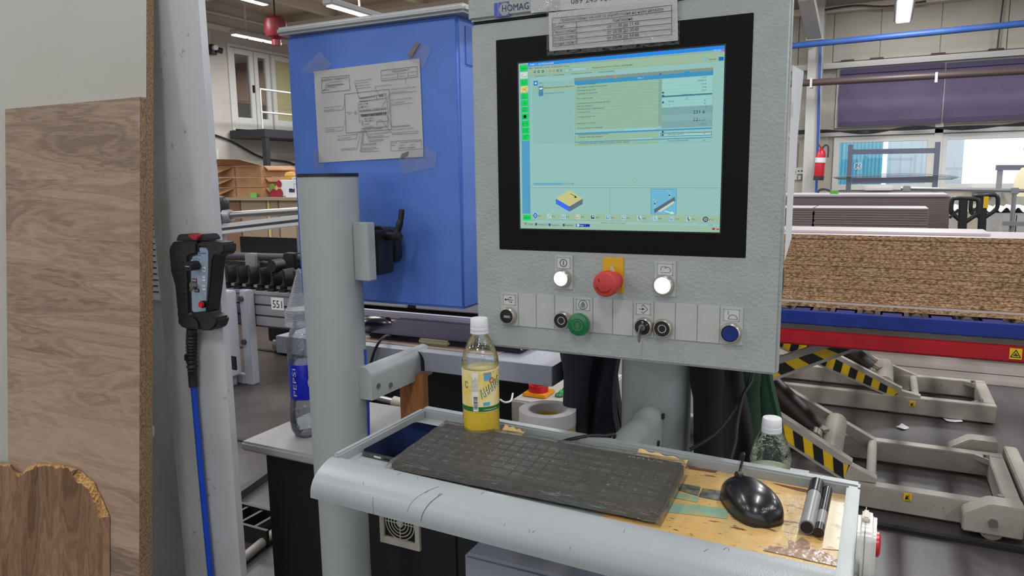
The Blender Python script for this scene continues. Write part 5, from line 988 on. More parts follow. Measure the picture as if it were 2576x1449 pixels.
# wooden block and rod under the shelf
M_pine = wood('pine_wood', ((128, 78, 44), (160, 104, 62), (178, 122, 78)), 'Z', 1.2)
wbk = MB().prism([(-1.034, 1.43, .80), (-.966, 1.43, .80), (-.966, 1.43, 1.03), (-.986, 1.43, 1.03), (-.986, 1.43, 1.011), (-1.034, 1.43, 1.011)], (0, .022, 0)).build('wooden_prop', M_pine); tag(wbk, 'notched pine prop standing under the grey arm of the second console', 'wood block')
a = atY(955, 1002, 1.95); b = atY(1003, 1014, 1.95); rd = thing('steel_rod', 'short steel rod with a pale plug sticking out below the second shelf', 'rod', b); d = (b-a).normalized(); MB().cyl(a-d*.1, b-d*.02, .012, n=12).build('rod', M_steel, rd, smooth=True); MB().cyl(b-d*.02, b+d*.02, .02, n=12).build('plug', M_cream2, rd, smooth=True); MB().box((a-d*.1).x-.05, (a-d*.1).x+.03, 1.9, 2.0, 0, (a-d*.1).z+.03).build('rod_base', M_blk, rd)
# machine cover strip behind the shelf
mc = thing('machine_cover', 'pale machine cover on legs below and behind the blue cabinet', 'machine', (-1.9, 2.5, 0))
gx = X(1030, 800, 2.4); MB().box(-2.2, gx-.012, 2.4, 2.7, .98, 1.4).build('cover_panel', mat('cover_beige', (170, 168, 166), .5), mc, bevel=.004); MB().box(gx+.03, -1.0, 2.4, 2.7, .98, 1.4).build('cover_panel', mat('cover_grey', (164, 166, 176), .5), mc, bevel=.004); Box('cover_gap', M_dark, gx-.0115, gx+.0295, 2.41, 2.7, .98, 1.4, mc)
Box('shade_panel', M_dark, -2.15, -1.05, 2.62, 2.66, 0, .98, mc)  # added dark sheet standing in for the shade below the cover
for x in (-2.1, -1.1): Box('leg', M_dark, x-.05, x+.05, 2.5, 2.6, 0, .98, mc)
# black hose box under the machine
c = atZ(1110, 1010, .35); hb_ = thing('hose_box', 'black machine foot with crates on the floor behind the yellow bottle', 'machine', (c.x, c.y, 0))
Box('foot_plate', M_plb, c.x-.1, c.x+.25, c.y, c.y+.5, 0, .3, hb_, bevel=.02); MB().cyl((c.x+.1, c.y+.1, .3), (c.x+.1, c.y+.1, .72), .12).build('hose_stub', M_plb, hb_, smooth=True)
for k in range(4): Box('crate_cell', M_plb, c.x-.35+k*.12, c.x-.26+k*.12, c.y-.15, c.y-.05, 0, .2, hb_)
# small control box with rotary switch and green lamps
YB2 = 1.98; a = atY(1285, 1005, YB2); tb = thing('switch_box', 'grey switch box with red rotary switch and green lamps behind the tape rolls', 'switch box', (a.x+.13, YB2+.2, 0))
xr_ = atY(1445, 990, YB2).x+.02; MB().box(a.x, xr_, YB2, YB2+.42, 0, a.z).build('box_body', mat('box_pale', (184, 178, 168), .5), tb, bevel=.005)
c = atZ(1355, 985, a.z+.01); ys = MB().box(c.x-.04, c.x+.04, c.y-.04, c.y+.04, a.z, a.z+.012).build('switch_plate', mat('switch_yellow', (226, 150, 20), .4), tb, bevel=.003); MB().lathe([(.032, .0), (.032, .022), (.024, .022), (.02, .012), (0, .012)], (c.x, c.y, a.z+.012), n=24).build('switch_dial', mat('switch_red', (190, 24, 32), .35), ys, smooth=True); MB().box(c.x-.006, c.x+.006, c.y-.025, c.y+.025, a.z+.024, a.z+.046).build('switch_grip', _M['switch_red'], ys, bevel=.003)
for k, (px, py) in enumerate(((1407, 993), (1416, 986), (1424, 980))):
    c = atZ(px, py, a.z+.006); MB().lathe([(.014, 0), (.014, .006), (.009, .011), (0, .012)], (c.x, c.y, a.z), n=16).build('green_lamp', mat('lamp_green_%d' % k, ((28, 110, 66), (34, 170, 74), (24, 84, 54))[k], .35), tb, smooth=True)
MB().tube([atY(1258, 1005, 1.9), atY(1270, 1012, 1.9), atY(1285, 1008, 1.93), atY(1290, 990, 2.0)], .003, n=6).build('white_wire', M_cap, tb, smooth=True)

# ================================================================ MAIN CONSOLE
YP = 1.146; BX0, BX1, BZ0, BZ1 = -.651, -.1305, 1.194, 1.757
def Q(px, py, d=0): return atY(px, py, YP-d)
con = thing('control_panel', 'grey machine control panel with touch screen and push buttons', 'control panel', (-.39, YP+.08, BZ0))
MB().box(BX0, BX1, YP, YP+.022, BZ0, BZ1).build('front_door', M_ham, con, bevel=.004, seg=3)
MB().box(BX0+.03, BX1-.055, YP+.0225, YP+.2, BZ0+.02, BZ1+.1).build('rear_housing', M_ham, con, bevel=.004)
hd = MB().box(BX0-.004, BX1+.004, YP-.004, YP+.024, BZ1+.004, BZ1+.13).build('header_box', M_ham, con, bevel=.005, seg=3)
Box('header_gap', M_dark, BX0+.004, BX1-.004, YP+.004, YP+.022, BZ1-.001, BZ1+.005, con)
# maker's emblem
pm = MB(); M_em = mat('emblem_blue', (70, 92, 176), .5); dd = .0045
a, b = Q(1243, 8, dd), Q(1281, 40, dd); pm.poly([(a.x, YP-dd, a.z), (b.x, YP-dd, a.z), (b.x, YP-dd, b.z), (a.x, YP-dd, b.z)]); pm.build('emblem_square', M_em, hd, fix=False)
pm = MB(); cc_ = Q(1269, 23, dd+.0003); ring(pm, cc_, .0092, .0022, 30); disc(pm, cc_, .0082, 30); stroke(pm, [Q(1253, 8, dd+.0003), Q(1253.5, 41, dd+.0003)], .001); pm.build('emblem_ring', mat('emblem_grey', (160, 163, 166), .4), hd, fix=False)
pm = MB(); text(pm, 'HOMAG', Q(1263, 30, dd+.0006), Q(1330, 22, dd+.0006), (0, 0, 1), .0112); pm.build('emblem_letters', mat('emblem_ink', (36, 44, 92), .5), hd, fix=False)
# screen
bz = MB().box(-.602, -.1825, YP-.0016, YP+.004, 1.3715, 1.7265).build('screen_bezel', mat('bezel_black', (10, 10, 12), .5, spec=.15), con, bevel=.0008)
SX0, SX1, SZ0, SZ1 = -.5595, -.2215, 1.4095, 1.6845; sy = YP-.0020
scr = MB().box(SX0, SX1, sy, sy+.0008, SZ0, SZ1).build('touch_screen', emit('ui_base', (146, 190, 184)), con)
fr = MB(); e = .0022
for x0, x1, z0, z1 in ((SX0-e, SX1+e, SZ1, SZ1+e), (SX0-e, SX1+e, SZ0-e, SZ0), (SX0-e, SX0, SZ0, SZ1), (SX1, SX1+e, SZ0, SZ1)): fr.box(x0, x1, sy-.001, sy+.0006, z0, z1)
fr.build('screen_rim', mat('rim_black', (22, 20, 20), .5), scr)
UC = {}
def ucol(c):
    if c not in UC: UC[c] = emit('ui_%d_%d_%d' % c, c)
    return UC[c]
class UI:
    def __init__(s): s.m = {}; 
    def mb(s, c): return s.m.setdefault(c, MB())
def s1(x, y, d): return atY(1300+x/4.77, 110+y/4.772, sy-d)
def s2_(x, y, d): return atY(1300+x/4.77, 340+y/4.77, sy-d)
LAY = .00022
class Layer:
    """one part of the screen picture: many colours, one mesh"""
    def __init__(s): s.mb = MB(); s.cols = []
    def c(s, col):
        if col not in s.cols: s.cols.append(col)
        s.mb.cur = s.cols.index(col)
    def rect(s, f, x0, y0, x1, y1, col, k=1):
        s.c(col); a = f(x0, y0, LAY*k); b = f(x1, y1, LAY*k); Y = sy-LAY*k
        s.mb.poly([(a.x, Y, b.z), (b.x, Y, b.z), (b.x, Y, a.z), (a.x, Y, a.z)])
    def txt(s, f, t, x0, x1, y, h, col=(30, 50, 56), k=3, y1=None):
        s.c(col); a = f(x0, y, LAY*k); b = f(x1, y if y1 is None else y1, LAY*k); b = Vector((b.x, a.y, a.z)); text(s.mb, t, a, b, (0, 0, 1), h/4.77/FPX*1.17)
    def line(s, f, pts, col, w=1.5, k=3):
        s.c(col); stroke(s.mb, [f(x, y, LAY*k) for x, y in pts], w/4.77/FPX*1.17)
    def pol(s, f, pts, col, k=2): s.c(col); s.mb.poly([f(x, y, LAY*k) for x, y in pts])
    def build(s, name): return s.mb.build(name, [ucol(c) for c in s.cols], scr, fix=False)
TXT = (34, 56, 60); G = (30, 205, 92)
L = Layer(); L.rect(s1, 135, 230, 2502, 92, (20, 110, 214)); L.rect(s1, 135, 230, 2502, 62, (44, 136, 226), 2); L.txt(s1, 'Кант 1 - woodCommander', 160, 448, 262, 22, (226, 240, 246)); L.rect(s1, 2360, 70, 2400, 98, (120, 180, 240), 3); L.rect(s1, 2410, 66, 2448, 94, (120, 180, 240), 3); L.rect(s1, 2456, 62, 2494, 90, (150, 120, 190), 3); L.build('title_bar')
L = Layer(); L.rect(s1, 140, 272, 2480, 205, (152, 184, 156)); 
for t, a, b in (('Файл', 145, 190), ('Обработка', 205, 308), ('Изглед', 328, 392), ('Допълнително', 412, 548), ('Помощ', 565, 628)): L.txt(s1, t, a, b, 306-(a-145)*.062, 15)
for k, (x, cc) in enumerate(zip((172, 215, 262, 313, 355, 396, 445, 490, 530), ((190, 150, 90), (60, 90, 160), (70, 80, 80), (40, 60, 90), (110, 160, 180), (170, 120, 80), (120, 140, 140), (90, 90, 80), (80, 120, 170)))): y = 340-k*2.4; L.rect(s1, x-12, y-13, x+12, y+12, cc, 2); L.rect(s1, x-6, y-6, x+4, y+2, (200, 220, 210), 3)
L.rect(s1, 585, 300, 850, 318, (150, 196, 190), 2); L.line(s1, [(585, 298), (850, 276), (850, 322), (585, 342), (585, 298)], TXT); L.txt(s1, 'P02', 620, 665, 322, 15); L.line(s1, [(832, 296), (838, 302), (844, 295)], TXT, 3); L.txt(s1, 'Melamin 0,4 mm; Fase 15Grad; затваряне', 905, 1390, 300, 20, (20, 40, 40)); L.txt(s1, 'Онлайн', 2300, 2390, 198, 15); L.rect(s1, 2250, 172, 2282, 206, (120, 180, 214), 2); L.rect(s1, 2424, 160, 2484, 200, (30, 110, 190), 2)
L.line(s1, [(140, 380), (850, 322), (1700, 258), (2480, 208)], (120, 140, 100)); L.build('tool_bar')
L = Layer()
for t, a, b, y in (('Производство', 215, 350, 400), ('Програмиране', 432, 565, 388), ('Температура на лепилото', 650, 895, 372), ('Ръчно управление', 985, 1165, 350)): L.rect(s1, a-62, y-26, b+6, y+4+(-.07*(b-a)), (140, 184, 172), 1); L.txt(s1, t, a, b, y-2, 14); L.line(s1, [(a-55, y-12), (a-48, y-5), (a-38, y-18)], (70, 130, 100), 2); L.line(s1, [(a-30, y-12), (a-23, y-5), (a-13, y-18)], (120, 170, 160), 2); L.line(s1, [(b+8, y-34), (b+8, y-6)], (80, 110, 110), 2)
L.build('tab_row')
L = Layer(); L.rect(s1, 185, 470, 682, 1190, (140, 184, 178)); L.rect(s1, 235, 530, 682, 545, (152, 184, 150), 2); L.rect(s1, 202, 448, 252, 500, (50, 120, 210), 3); L.pol(s1, [(212, 476), (228, 458), (244, 476), (228, 488)], (190, 220, 240), 4); L.txt(s1, 'Кант 1', 262, 326, 478, 15)
for y, a in ((512, (80, 130, 170)), (572, (80, 130, 170))): L.rect(s1, 262, y, 318, y+55, a, 3); L.pol(s1, [(264, y+25), (300, y+14), (316, y+28), (280, y+40)], (220, 226, 226) if y < 560 else (90, 130, 130), 4)
L.txt(s1, 'Връщане на обработвани дета', 325, 682, 540, 17, (24, 44, 44)); L.txt(s1, 'транспортно устройство', 325, 575, 605, 14); L.line(s1, [(250, 500), (250, 605), (262, 603)], (90, 130, 130)); L.build('tree_pane')
# parameter table
L = Layer(); L.rect(s1, 690, 412, 2357, 345, (128, 146, 142)); L.rect(s1, 695, 448, 2357, 376, (64, 146, 188), 2); L.txt(s1, 'Кант 1', 1450, 1518, 420, 15, (200, 225, 230)); L.rect(s1, 695, 484, 1703, 990, (144, 182, 160), 1); L.rect(s1, 1704, 430, 1736, 985, (130, 166, 150), 2)
L.rect(s1, 1740, 428, 2352, 588, (150, 200, 196), 1); L.rect(s1, 1740, 628, 2347, 608, (60, 124, 132), 3); L.rect(s1, 1738, 630, 2346, 730, (150, 200, 196), 1); L.rect(s1, 1738, 770, 2345, 990, (124, 164, 164), 2); L.rect(s1, 1738, 858, 2342, 908, (132, 172, 172), 3)
rows = [('Скорост на подаване', 500, 940), ('Дължина на обработвания детайл', 535, 1085), ('Дебелина на детайла', 572, 948), ('Подаване за обработка', 610, 965), ('Височина на канта', 668, 918), ('предварително загряване на детайла', 725, 1122), ('ниво на лепилото', 760, 912), ('Предварително избрана ролка', 795, 1045), ('Активна ролка', 832, 875), ('Топилно устройство', 887, 938), ('Нанасящо устройство', 965, 952), ('Текуща скорост на подаване', 1022, 1028)]
for t, y, x1 in rows: L.txt(s1, t, 722, x1, y, 15); L.line(s1, [(712, y+14), (1200, y-12+2), (1703, y-42+8)], (96, 128, 120), 1.2, 2)
for t, y in (('12,0', 412), ('00000,0', 450), ('15,2', 488), ('0,8', 526), ('20,0', 566), ('2', 760), ('21,9', 972)): L.txt(s1, t, 2272-14*len(t), 2272, y, 14)
for y in (470, 508, 546, 590, 645, 682, 725): L.line(s1, [(1738, y+5), (2345, y-25)], (104, 146, 146), 1.2, 2)
L.txt(s1, '221.6', 2115, 2258, 842, 40, (30, 50, 56)); L.txt(s1, '221.0', 2115, 2258, 928, 40, (30, 50, 56)); L.txt(s1, 'Писта', 1990, 2090, 616, 13, (30, 60, 66), 4); L.txt(s1, 'бисон', 1818, 1888, 702, 14); L.txt(s1, '2', 1820, 1832, 742, 14)
L.rect(s1, 2025, 642, 2050, 668, (110, 150, 160), 3); L.rect(s1, 2030, 646, 2045, 660, (170, 210, 206), 4)
for x, y in ((2258, 680), (2258, 718), (2250, 1082), (2248, 1160)): L.pol(s1, [(x-9, y-7), (x+9, y-8), (x, y+8)], (30, 110, 190), 4)
for x, y in ((1755, 588), (1756, 625), (1755, 705), (1752, 1058), (1752, 1096)): L.c((40, 90, 120)); disc(L.mb, s1(x, y, LAY*4), .0016, 12)
L.c((190, 140, 90)); disc(L.mb, s1(1185, 398, LAY*4), .0026, 14); L.rect(s1, 1712, 358, 1735, 372, (70, 90, 190), 4); L.rect(s1, 2012, 332, 2075, 348, (40, 150, 200), 4)
L.rect(s1, 700, 1072, 2340, 1022, (64, 146, 190), 2); L.txt(s1, 'Връщане на обработвани детайли', 1290, 1672, 1042, 15, (196, 222, 230), 3); L.rect(s1, 700, 1076, 1703, 1142, (146, 182, 160), 1); L.txt(s1, 'Връщане на обработвани детайли', 742, 1102, 1100, 15); L.txt(s1, 'Предв. избор на тласкач', 742, 1030, 1130, 17, (20, 36, 40)); L.rect(s1, 1735, 1090, 2338, 1100, (156, 204, 198), 2); L.line(s1, [(1730, 1076), (2338, 1058), (2338, 1096), (1730, 1114), (1730, 1076)], (30, 80, 110), 5); L.txt(s1, 'към раб. клапи', 1812, 1998, 1098, 15, k=4); L.rect(s1, 2018, 1038, 2044, 1064, (180, 214, 210), 4); L.line(s1, [(2022, 1050), (2030, 1058), (2042, 1040)], TXT, 3, 5)
L.rect(s1, 700, 1178, 2336, 1130, (64, 146, 190), 2); L.txt(s1, 'транспортно устройство', 1342, 1618, 1150, 15, (196, 222, 230), 3); L.rect(s2_, 700, 92, 1703, 98, (146, 182, 160), 1); L.txt(s2_, 'Предварителен избор линеал за цикъла (тактов линеал)', 742, 1352, 108, 15); L.txt(s2_, 'Входяща блокировка', 1812, 2060, 76, 15); L.line(s2_, [(697, 120), (2336, 76)], (96, 130, 124), 1.6)
L.line(s1, [(690, 412), (700, 1190)], (90, 120, 120), 2); L.line(s1, [(2357, 308), (2336, 1190)], (110, 150, 150), 2); L.line(s2_, [(696, 0), (696, 600)], (100, 140, 140), 2); L.build('parameter_table')
# lower panes
L = Layer(); L.line(s2_, [(170, 632), (2445, 634)], (84, 120, 116), 3); L.line(s2_, [(170, 622), (2445, 622)], (170, 204, 196), 3); L.line(s2_, [(1117, 638), (1117, 938)], (84, 120, 116), 2.5); L.rect(s2_, 200, 572, 680, 600, (130, 178, 182), 1); L.rect(s2_, 215, 574, 545, 598, (108, 166, 186), 2); L.line(s2_, [(206, 578), (200, 585), (206, 592)], TXT, 3); L.line(s2_, [(672, 578), (678, 585), (672, 592)], TXT, 3); L.line(s2_, [(712, 572), (2400, 572)], (120, 160, 150), 1.5); L.line(s2_, [(712, 600), (2400, 600)], (120, 160, 150), 1.5)
L.pol(s2_, [(630, 658), (792, 762), (632, 856), (468, 762)], (196, 194, 132), 2); L.pol(s2_, [(468, 762), (632, 856), (632, 918), (470, 824)], (64, 110, 236), 2); L.pol(s2_, [(792, 762), (790, 826), (632, 918), (632, 856)], (96, 112, 128), 2); L.line(s2_, [(645, 704), (708, 738)], (12, 12, 10), 6, 4); L.pol(s2_, [(700, 726), (724, 750), (690, 752)], (12, 12, 10), 4)
L.rect(s2_, 1610, 645, 1916, 950, (110, 180, 208), 2); L.pol(s2_, [(1648, 890), (1895, 738), (1900, 790), (1690, 912), (1650, 940)], (90, 108, 122), 3); L.pol(s2_, [(1698, 905), (1880, 790), (1892, 812), (1732, 918), (1705, 922)], (206, 206, 176), 4); L.pol(s2_, [(1775, 905), (1850, 925), (1856, 912), (1898, 945), (1840, 948), (1845, 938), (1770, 916)], (196, 222, 224), 4); L.line(s2_, [(1800, 660), (1840, 690), (1830, 760)], (150, 190, 200), 10, 3); L.line(s2_, [(1625, 760), (1665, 790), (1655, 870)], (150, 190, 200), 10, 3); L.line(s2_, [(1610, 645), (1916, 645), (1912, 950), (1610, 950), (1610, 645)], (60, 110, 130), 3, 4); L.c((30, 50, 70)); disc(L.mb, s2_(1830, 722, LAY*5), .0012, 8); disc(L.mb, s2_(1656, 822, LAY*5), .0012, 8)
L.pol(s2_, [(1412, 520), (1412, 552), (1420, 546), (1427, 560), (1433, 557), (1427, 544), (1438, 543)], (210, 226, 224), 4); L.line(s2_, [(1412, 520), (1412, 552), (1420, 546), (1427, 560), (1433, 557), (1427, 544), (1438, 543), (1412, 520)], (50, 70, 80), 2.5, 5); L.build('preview_pane')
L = Layer(); L.rect(s2_, 172, 938, 2440, 1052, (152, 184, 160))
fx_ = [(222, 258, 284, 'F1', (40, 110, 190)), (390, 424, 455, 'F2', (150, 180, 170)), (560, 596, 626, 'F3', (130, 180, 200)), (735, 772, 802, 'F4', (206, 180, 110)), (912, 950, 984, 'F5', (60, 66, 80)), (1093, 1133, 1166, 'F6', (100, 160, 200)), (1280, 1318, 1352, 'F7', (140, 170, 190)), (1470, 1510, 1544, 'F8', (110, 130, 130)), (1660, 1704, 1738, 'F9', (110, 180, 220)), (1858, 1904, 1952, 'F10', (120, 170, 220)), (2060, 2104, 2152, 'F11', (90, 104, 110)), (2265, 2310, 2364, 'F12', (70, 80, 90))]
for k, (x, a, b, t, cc) in enumerate(fx_):
    y = 966+k*4; L.rect(s2_, x-30, y-30, x+30, y+32, (174, 206, 206), 2); L.line(s2_, [(x-30, y-30), (x+30, y-30), (x+30, y+32), (x-30, y+32), (x-30, y-30)], (110, 140, 150), 1.5, 3); L.txt(s2_, t, a, b, y+14, 18, (40, 56, 60), 4)
    if k in (0, 11): L.c(cc); disc(L.mb, s2_(x, y, LAY*4), .0042, 20); L.c((220, 236, 240)); ring(L.mb, s2_(x, y, LAY*5), .0018, .0007, 14)
    elif k == 1: L.line(s2_, [(x-20, y+20), (x+20, y-20)], TXT, 3, 4)
    elif k in (7, 8, 10): L.pol(s2_, [(x-22, y-8), (x-4, y-26), (x+6, y-8), (x-4, y-6), (x+22, y+16), (x+6, y+26), (x-14, y+8), (x-12, y-8)], cc, 4)
    else: L.rect(s2_, x-22, y-20, x+20, y+22, cc, 4); L.rect(s2_, x-10, y-14, x+14, y+4, (206, 220, 214), 5); L.line(s2_, [(x-18, y+14), (x+18, y-16)], (80, 100, 90), 3, 6)
L.txt(s2_, 'Done', 178, 215, 1028, 11); L.txt(s2_, 'Изберете стойност от списъка', 1010, 1300, 1058, 13); L.line(s2_, [(172, 1008), (2440, 1056)], (120, 150, 140), 1.5); L.line(s2_, [(172, 1034), (2440, 1084)], (190, 210, 200), 2); L.build('function_key_row')
L = Layer(); L.rect(s2_, 66, 1050, 2440, 1166, (150, 186, 164)); L.txt(s2_, 'Старт', 135, 198, 1076, 22, (20, 34, 34)); L.rect(s2_, 92, 1046, 104, 1076, (200, 120, 60), 3); L.rect(s2_, 106, 1046, 118, 1076, (90, 160, 80), 3)
for t, a, b, y in (('woodScout', 250, 368, 1080), ('CoDeSy...', 412, 520, 1086), ('SMDI00...', 582, 690, 1090)): L.rect(s2_, a-30, y-26, a-6, y+4, (60, 80, 140), 3); L.txt(s2_, t, a, b, y, 19, (24, 36, 40)); L.line(s2_, [(b+6, y-30), (b+6, y+8)], (100, 130, 120), 2)
L.rect(s2_, 714, 1066, 876, 1102, (16, 28, 140), 3); L.txt(s2_, 'Кант 1 - ...', 752, 866, 1092, 19, (226, 236, 240), 4); L.c((180, 220, 240)); disc(L.mb, s2_(735, 1082, LAY*4), .0022, 14); L.txt(s2_, '16:01', 2302, 2352, 1084, 12); L.rect(s2_, 2345, 1112, 2378, 1138, (170, 50, 44), 3); L.rect(s2_, 2395, 1120, 2428, 1138, (190, 70, 54), 3); L.build('task_bar')
# icon strip
L = Layer(); L.rect(s1, 28, 250, 165, 1190, (130, 180, 184), 1); L.rect(s2_, 58, 70, 165, 945, (84, 156, 190), 2); L.build('side_strip')
gl = [[[(50, 292), (90, 300), (60, 320)], [(90, 300), (118, 300)], [(124, 275), (120, 310)]], [[(60, 395), (115, 398), (120, 372)], [(60, 395), (60, 375), (75, 365)]], [[(66, 445), (62, 470), (85, 488), (108, 470), (106, 445)]], [[(60, 548), (100, 548)], [(70, 530), (98, 548), (70, 566)], [(130, 525), (105, 530), (105, 566), (132, 570)]], [[(70, 610), (72, 652), (125, 650)], [(80, 640), (95, 630)]], [[(92, 685), (88, 715), (100, 718), (94, 745)]], [[(70, 775), (115, 775)], [(65, 795), (120, 795)], [(70, 812), (115, 812)]], [[(72, 850), (74, 900), (118, 900)]], [[(68, 940), (85, 955), (68, 970), (85, 985)], [(100, 965), (125, 945), (132, 975)]], [[(70, 1020), (70, 1065)], [(90, 1020), (90, 1065)], [(112, 1020), (112, 1065)], [(126, 1020), (126, 1065)]], [[(100, 1102), (136, 1098)], [(80, 1125), (92, 1106), (112, 1118), (104, 1140), (86, 1140), (80, 1125)]]]
ys = [(262, 332), (345, 418), (430, 502), (514, 584), (600, 668), (680, 748), (762, 828), (842, 912), (926, 1000), (1010, 1080), (1088, 1160)]
for k, ((y0, y1), g) in enumerate(zip(ys, gl)):
    L = Layer(); x0 = 38+(y0-262)*.03; L.rect(s1, x0, y0, x0+90, y1-4, (206, 214, 204) if k == 1 else ((226, 206, 120) if k == 3 else G), 3)
    for p in g: L.line(s1, p, (20, 60, 40), 3, 4)
    if k == 7: L.c((10, 30, 20)); disc(L.mb, s1(98, 874, LAY*5), .0028, 16)
    L.build('status_icon')
L = Layer(); L.rect(s2_, 74, 955, 170, 1022, G, 3); L.txt(s2_, '14:13', 88, 158, 1000, 22, (20, 90, 50), 4); L.build('clock_field')
# ---------------------------------------------------------------- legend plates and push buttons
M_plate = mat('plate_alu', (188, 190, 188), .4, 0, col2=(182, 184, 182), vscale=40); M_win = mat('legend_field', (202, 204, 204), .5); M_ringm = mat('button_ring', (196, 190, 180), .3, .8); M_icon = mat('icon_black', (26, 26, 28), .6)
def plate(x0, x1, z0, z1, th=.003): return MB().box(x0, x1, YP-th, YP, z0, z1).build('legend_plate', M_plate, con, bevel=.0006)
def legend(pl_, x0, x1, z1, w=.024, h=.0185, z=None):
    cx = (x0+x1)/2; z = z if z else z1-.0035-h/2; y = YP-.0031
    fr = MB(); e = .0009
    for a in ((cx-w/2, cx+w/2, z+h/2-e, z+h/2), (cx-w/2, cx+w/2, z-h/2, z-h/2+e), (cx-w/2, cx-w/2+e, z-h/2, z+h/2), (cx+w/2-e, cx+w/2, z-h/2, z+h/2)): fr.box(a[0], a[1], y-.0006, y+.0005, a[2], a[3])
    fr.build('legend_frame', mat('frame_grey', (150, 152, 150), .5), pl_); Box('legend_field', M_win, cx-w/2+e, cx+w/2-e, y-.0002, y+.0004, z-h/2+e, z+h/2-e, pl_)  # raised frame in a plain grey, darker than the plate
    return Vector((cx, y-.0006, z))
def button(x, z, r, out, capm, name='push_button', rc=None, th=.003):
    """metal ring with a cap; out = how far the cap stands out"""
    y = YP-th; c = (x, y, z); ax = (0, -1, 0)
    rg = MB().lathe([(r*1.0, 0), (r*1.02, .004), (r*.98, .009), (r*.86, .0115), (r*.80, .0115), (r*.80, .006)], c, ax, n=40).build(name, M_ringm, con, smooth=True)
    rc = rc or r*.78
    cp = MB().lathe([(rc, .004), (rc, out-.0012), (rc*.93, out), (0, out)], c, ax, n=36).build('button_cap', capm, rg, smooth=True)
    return rg, cp, y-out-.0003
PX0, PX1 = -.6005, -.1825; PZ0, PZ1 = 1.2365, 1.2955; pw = (PX1-PX0)/12
M_capk = mat('cap_black', (24, 24, 26), .4); M_capb = mat('cap_blue', (24, 44, 120), .3); M_lit = emit('lamp_lit', (250, 252, 255), 1.25); M_capg = mat('cap_green', (10, 122, 70), .25, trans=.25, coat=.4)
plates = [plate(PX0+i*pw+.0003, PX0+(i+1)*pw-.0003, PZ0, PZ1) for i in range(12)]
def bx_(i): return PX0+(i+.5)*pw
zb = PZ0+.0182; rB = .0155
# usb port
rg, cp, y = button(bx_(0)-.0005, zb, rB, .010, M_capk, 'usb_port'); m = MB().box(bx_(0)-.006, bx_(0)+.006, y-.0004, y+.0002, zb-.0028, zb+.0014); m.build('usb_slot', mat('usb_grey', (150, 150, 150), .4), rg)
c = legend(plates[0], PX0, PX0+pw, PZ1); m = MB(); stroke(m, [c+Vector((-.007, 0, 0)), c+Vector((.008, 0, 0))], .0009); disc(m, c+Vector((-.007, 0, 0)), .0017); stroke(m, [c+Vector((-.004, 0, 0)), c+Vector((0, 0, .004)), c+Vector((.003, 0, .004))], .0007); stroke(m, [c+Vector((-.002, 0, 0)), c+Vector((.001, 0, -.004)), c+Vector((.004, 0, -.004))], .0007); disc(m, c+Vector((.0035, 0, .004)), .0011); m.box(c.x+.0035, c.x+.0055, c.y, c.y+.0001, c.z-.005, c.z-.003); m.build('usb_icon', M_icon, plates[0], fix=False)
for i in (3, 8):
    rg, cp, y = button(bx_(i)-.001, zb, rB, .010, M_capk); m = MB(); ring(m, (bx_(i)-.001, y, zb), .0062, .0012, 30); m.build('button_icon', mat('icon_pale', (186, 186, 186), .5), rg, fix=False)
# green mushroom
x = bx_(4); rg, cp, y = button(x, zb-.002, rB*.9, .02, M_capg, rc=.012)
MB().lathe([(.012, .014), (.019, .017), (.0195, .021), (.018, .0245), (.0115, .0255), (.0115, .0262), (0, .0262)], (x, YP-.003, zb-.002), (0, -1, 0), n=44).build('mushroom_cap', M_capg, rg, smooth=True)
m = MB(); c0 = Vector((x, YP-.003-.0266, zb-.002)); ring(m, c0, .0085, .0007, 30); stroke(m, [c0+Vector((0, 0, -.007)), c0+Vector((0, 0, .005))], .0006)
for k in range(4):
    for s in (-1, 1): stroke(m, [c0+Vector((0, 0, -.005+k*.0025)), c0+Vector((s*.004, 0, -.0025+k*.0022))], .0006)
m.build('button_icon', mat('icon_green_pale', (110, 150, 110), .5), rg, fix=False)
def leaf(c, s=1):
    m = MB(); ring(m, c, .0078*s, .0008, 30); stroke(m, [c+Vector((0, 0, -.0075*s)), c+Vector((0, 0, .004*s))], .0007)
    for d in (-1, 1):
        stroke(m, [c+Vector((0, 0, .005*s)), c+Vector((d*.003*s, 0, .0015*s)), c+Vector((d*.0036*s, 0, -.003*s)), c+Vector((d*.003*s, 0, -.007*s))], .0007)
        for k in range(3): stroke(m, [c+Vector((0, 0, (-.004+k*.0025)*s)), c+Vector((d*.0025*s, 0, (-.002+k*.002)*s))], .0006)
    return m
c = legend(plates[4], PX0+4*pw, PX0+5*pw, PZ1); leaf(c).build('leaf_icon', M_icon, plates[4], fix=False)
# key switch
x = bx_(7)+.002; rg, cp, y = button(x, zb, rB, .011, M_capk, 'key_switch'); MB().lathe([(.0055, 0), (.0055, .003), (0, .003)], (x, y, zb), (0, -1, 0), n=24).build('key_cylinder', M_steel, rg, smooth=True)
MB().prism([Vector((x-.001, y-.003, zb+.003)), Vector((x-.001, y-.014, zb+.004)), Vector((x-.001, y-.024, zb-.004)), Vector((x-.001, y-.024, zb-.018)), Vector((x-.001, y-.016, zb-.022)), Vector((x-.001, y-.010, zb-.012)), Vector((x-.001, y-.003, zb-.003))], (.0022, 0, 0)).build('key', M_steel, rg, bevel=.0006)
m = MB(); text(m, '0', (x-.0015, y-.0003, zb+.0065), (x+.0015, y-.0003, zb+.0065), (0, 0, 1), .0042); stroke(m, [(x+.0065, y-.0003, zb+.004), (x+.0085, y-.0003, zb+.006)], .0007); m.build('switch_print', M_paper, rg, fix=False)
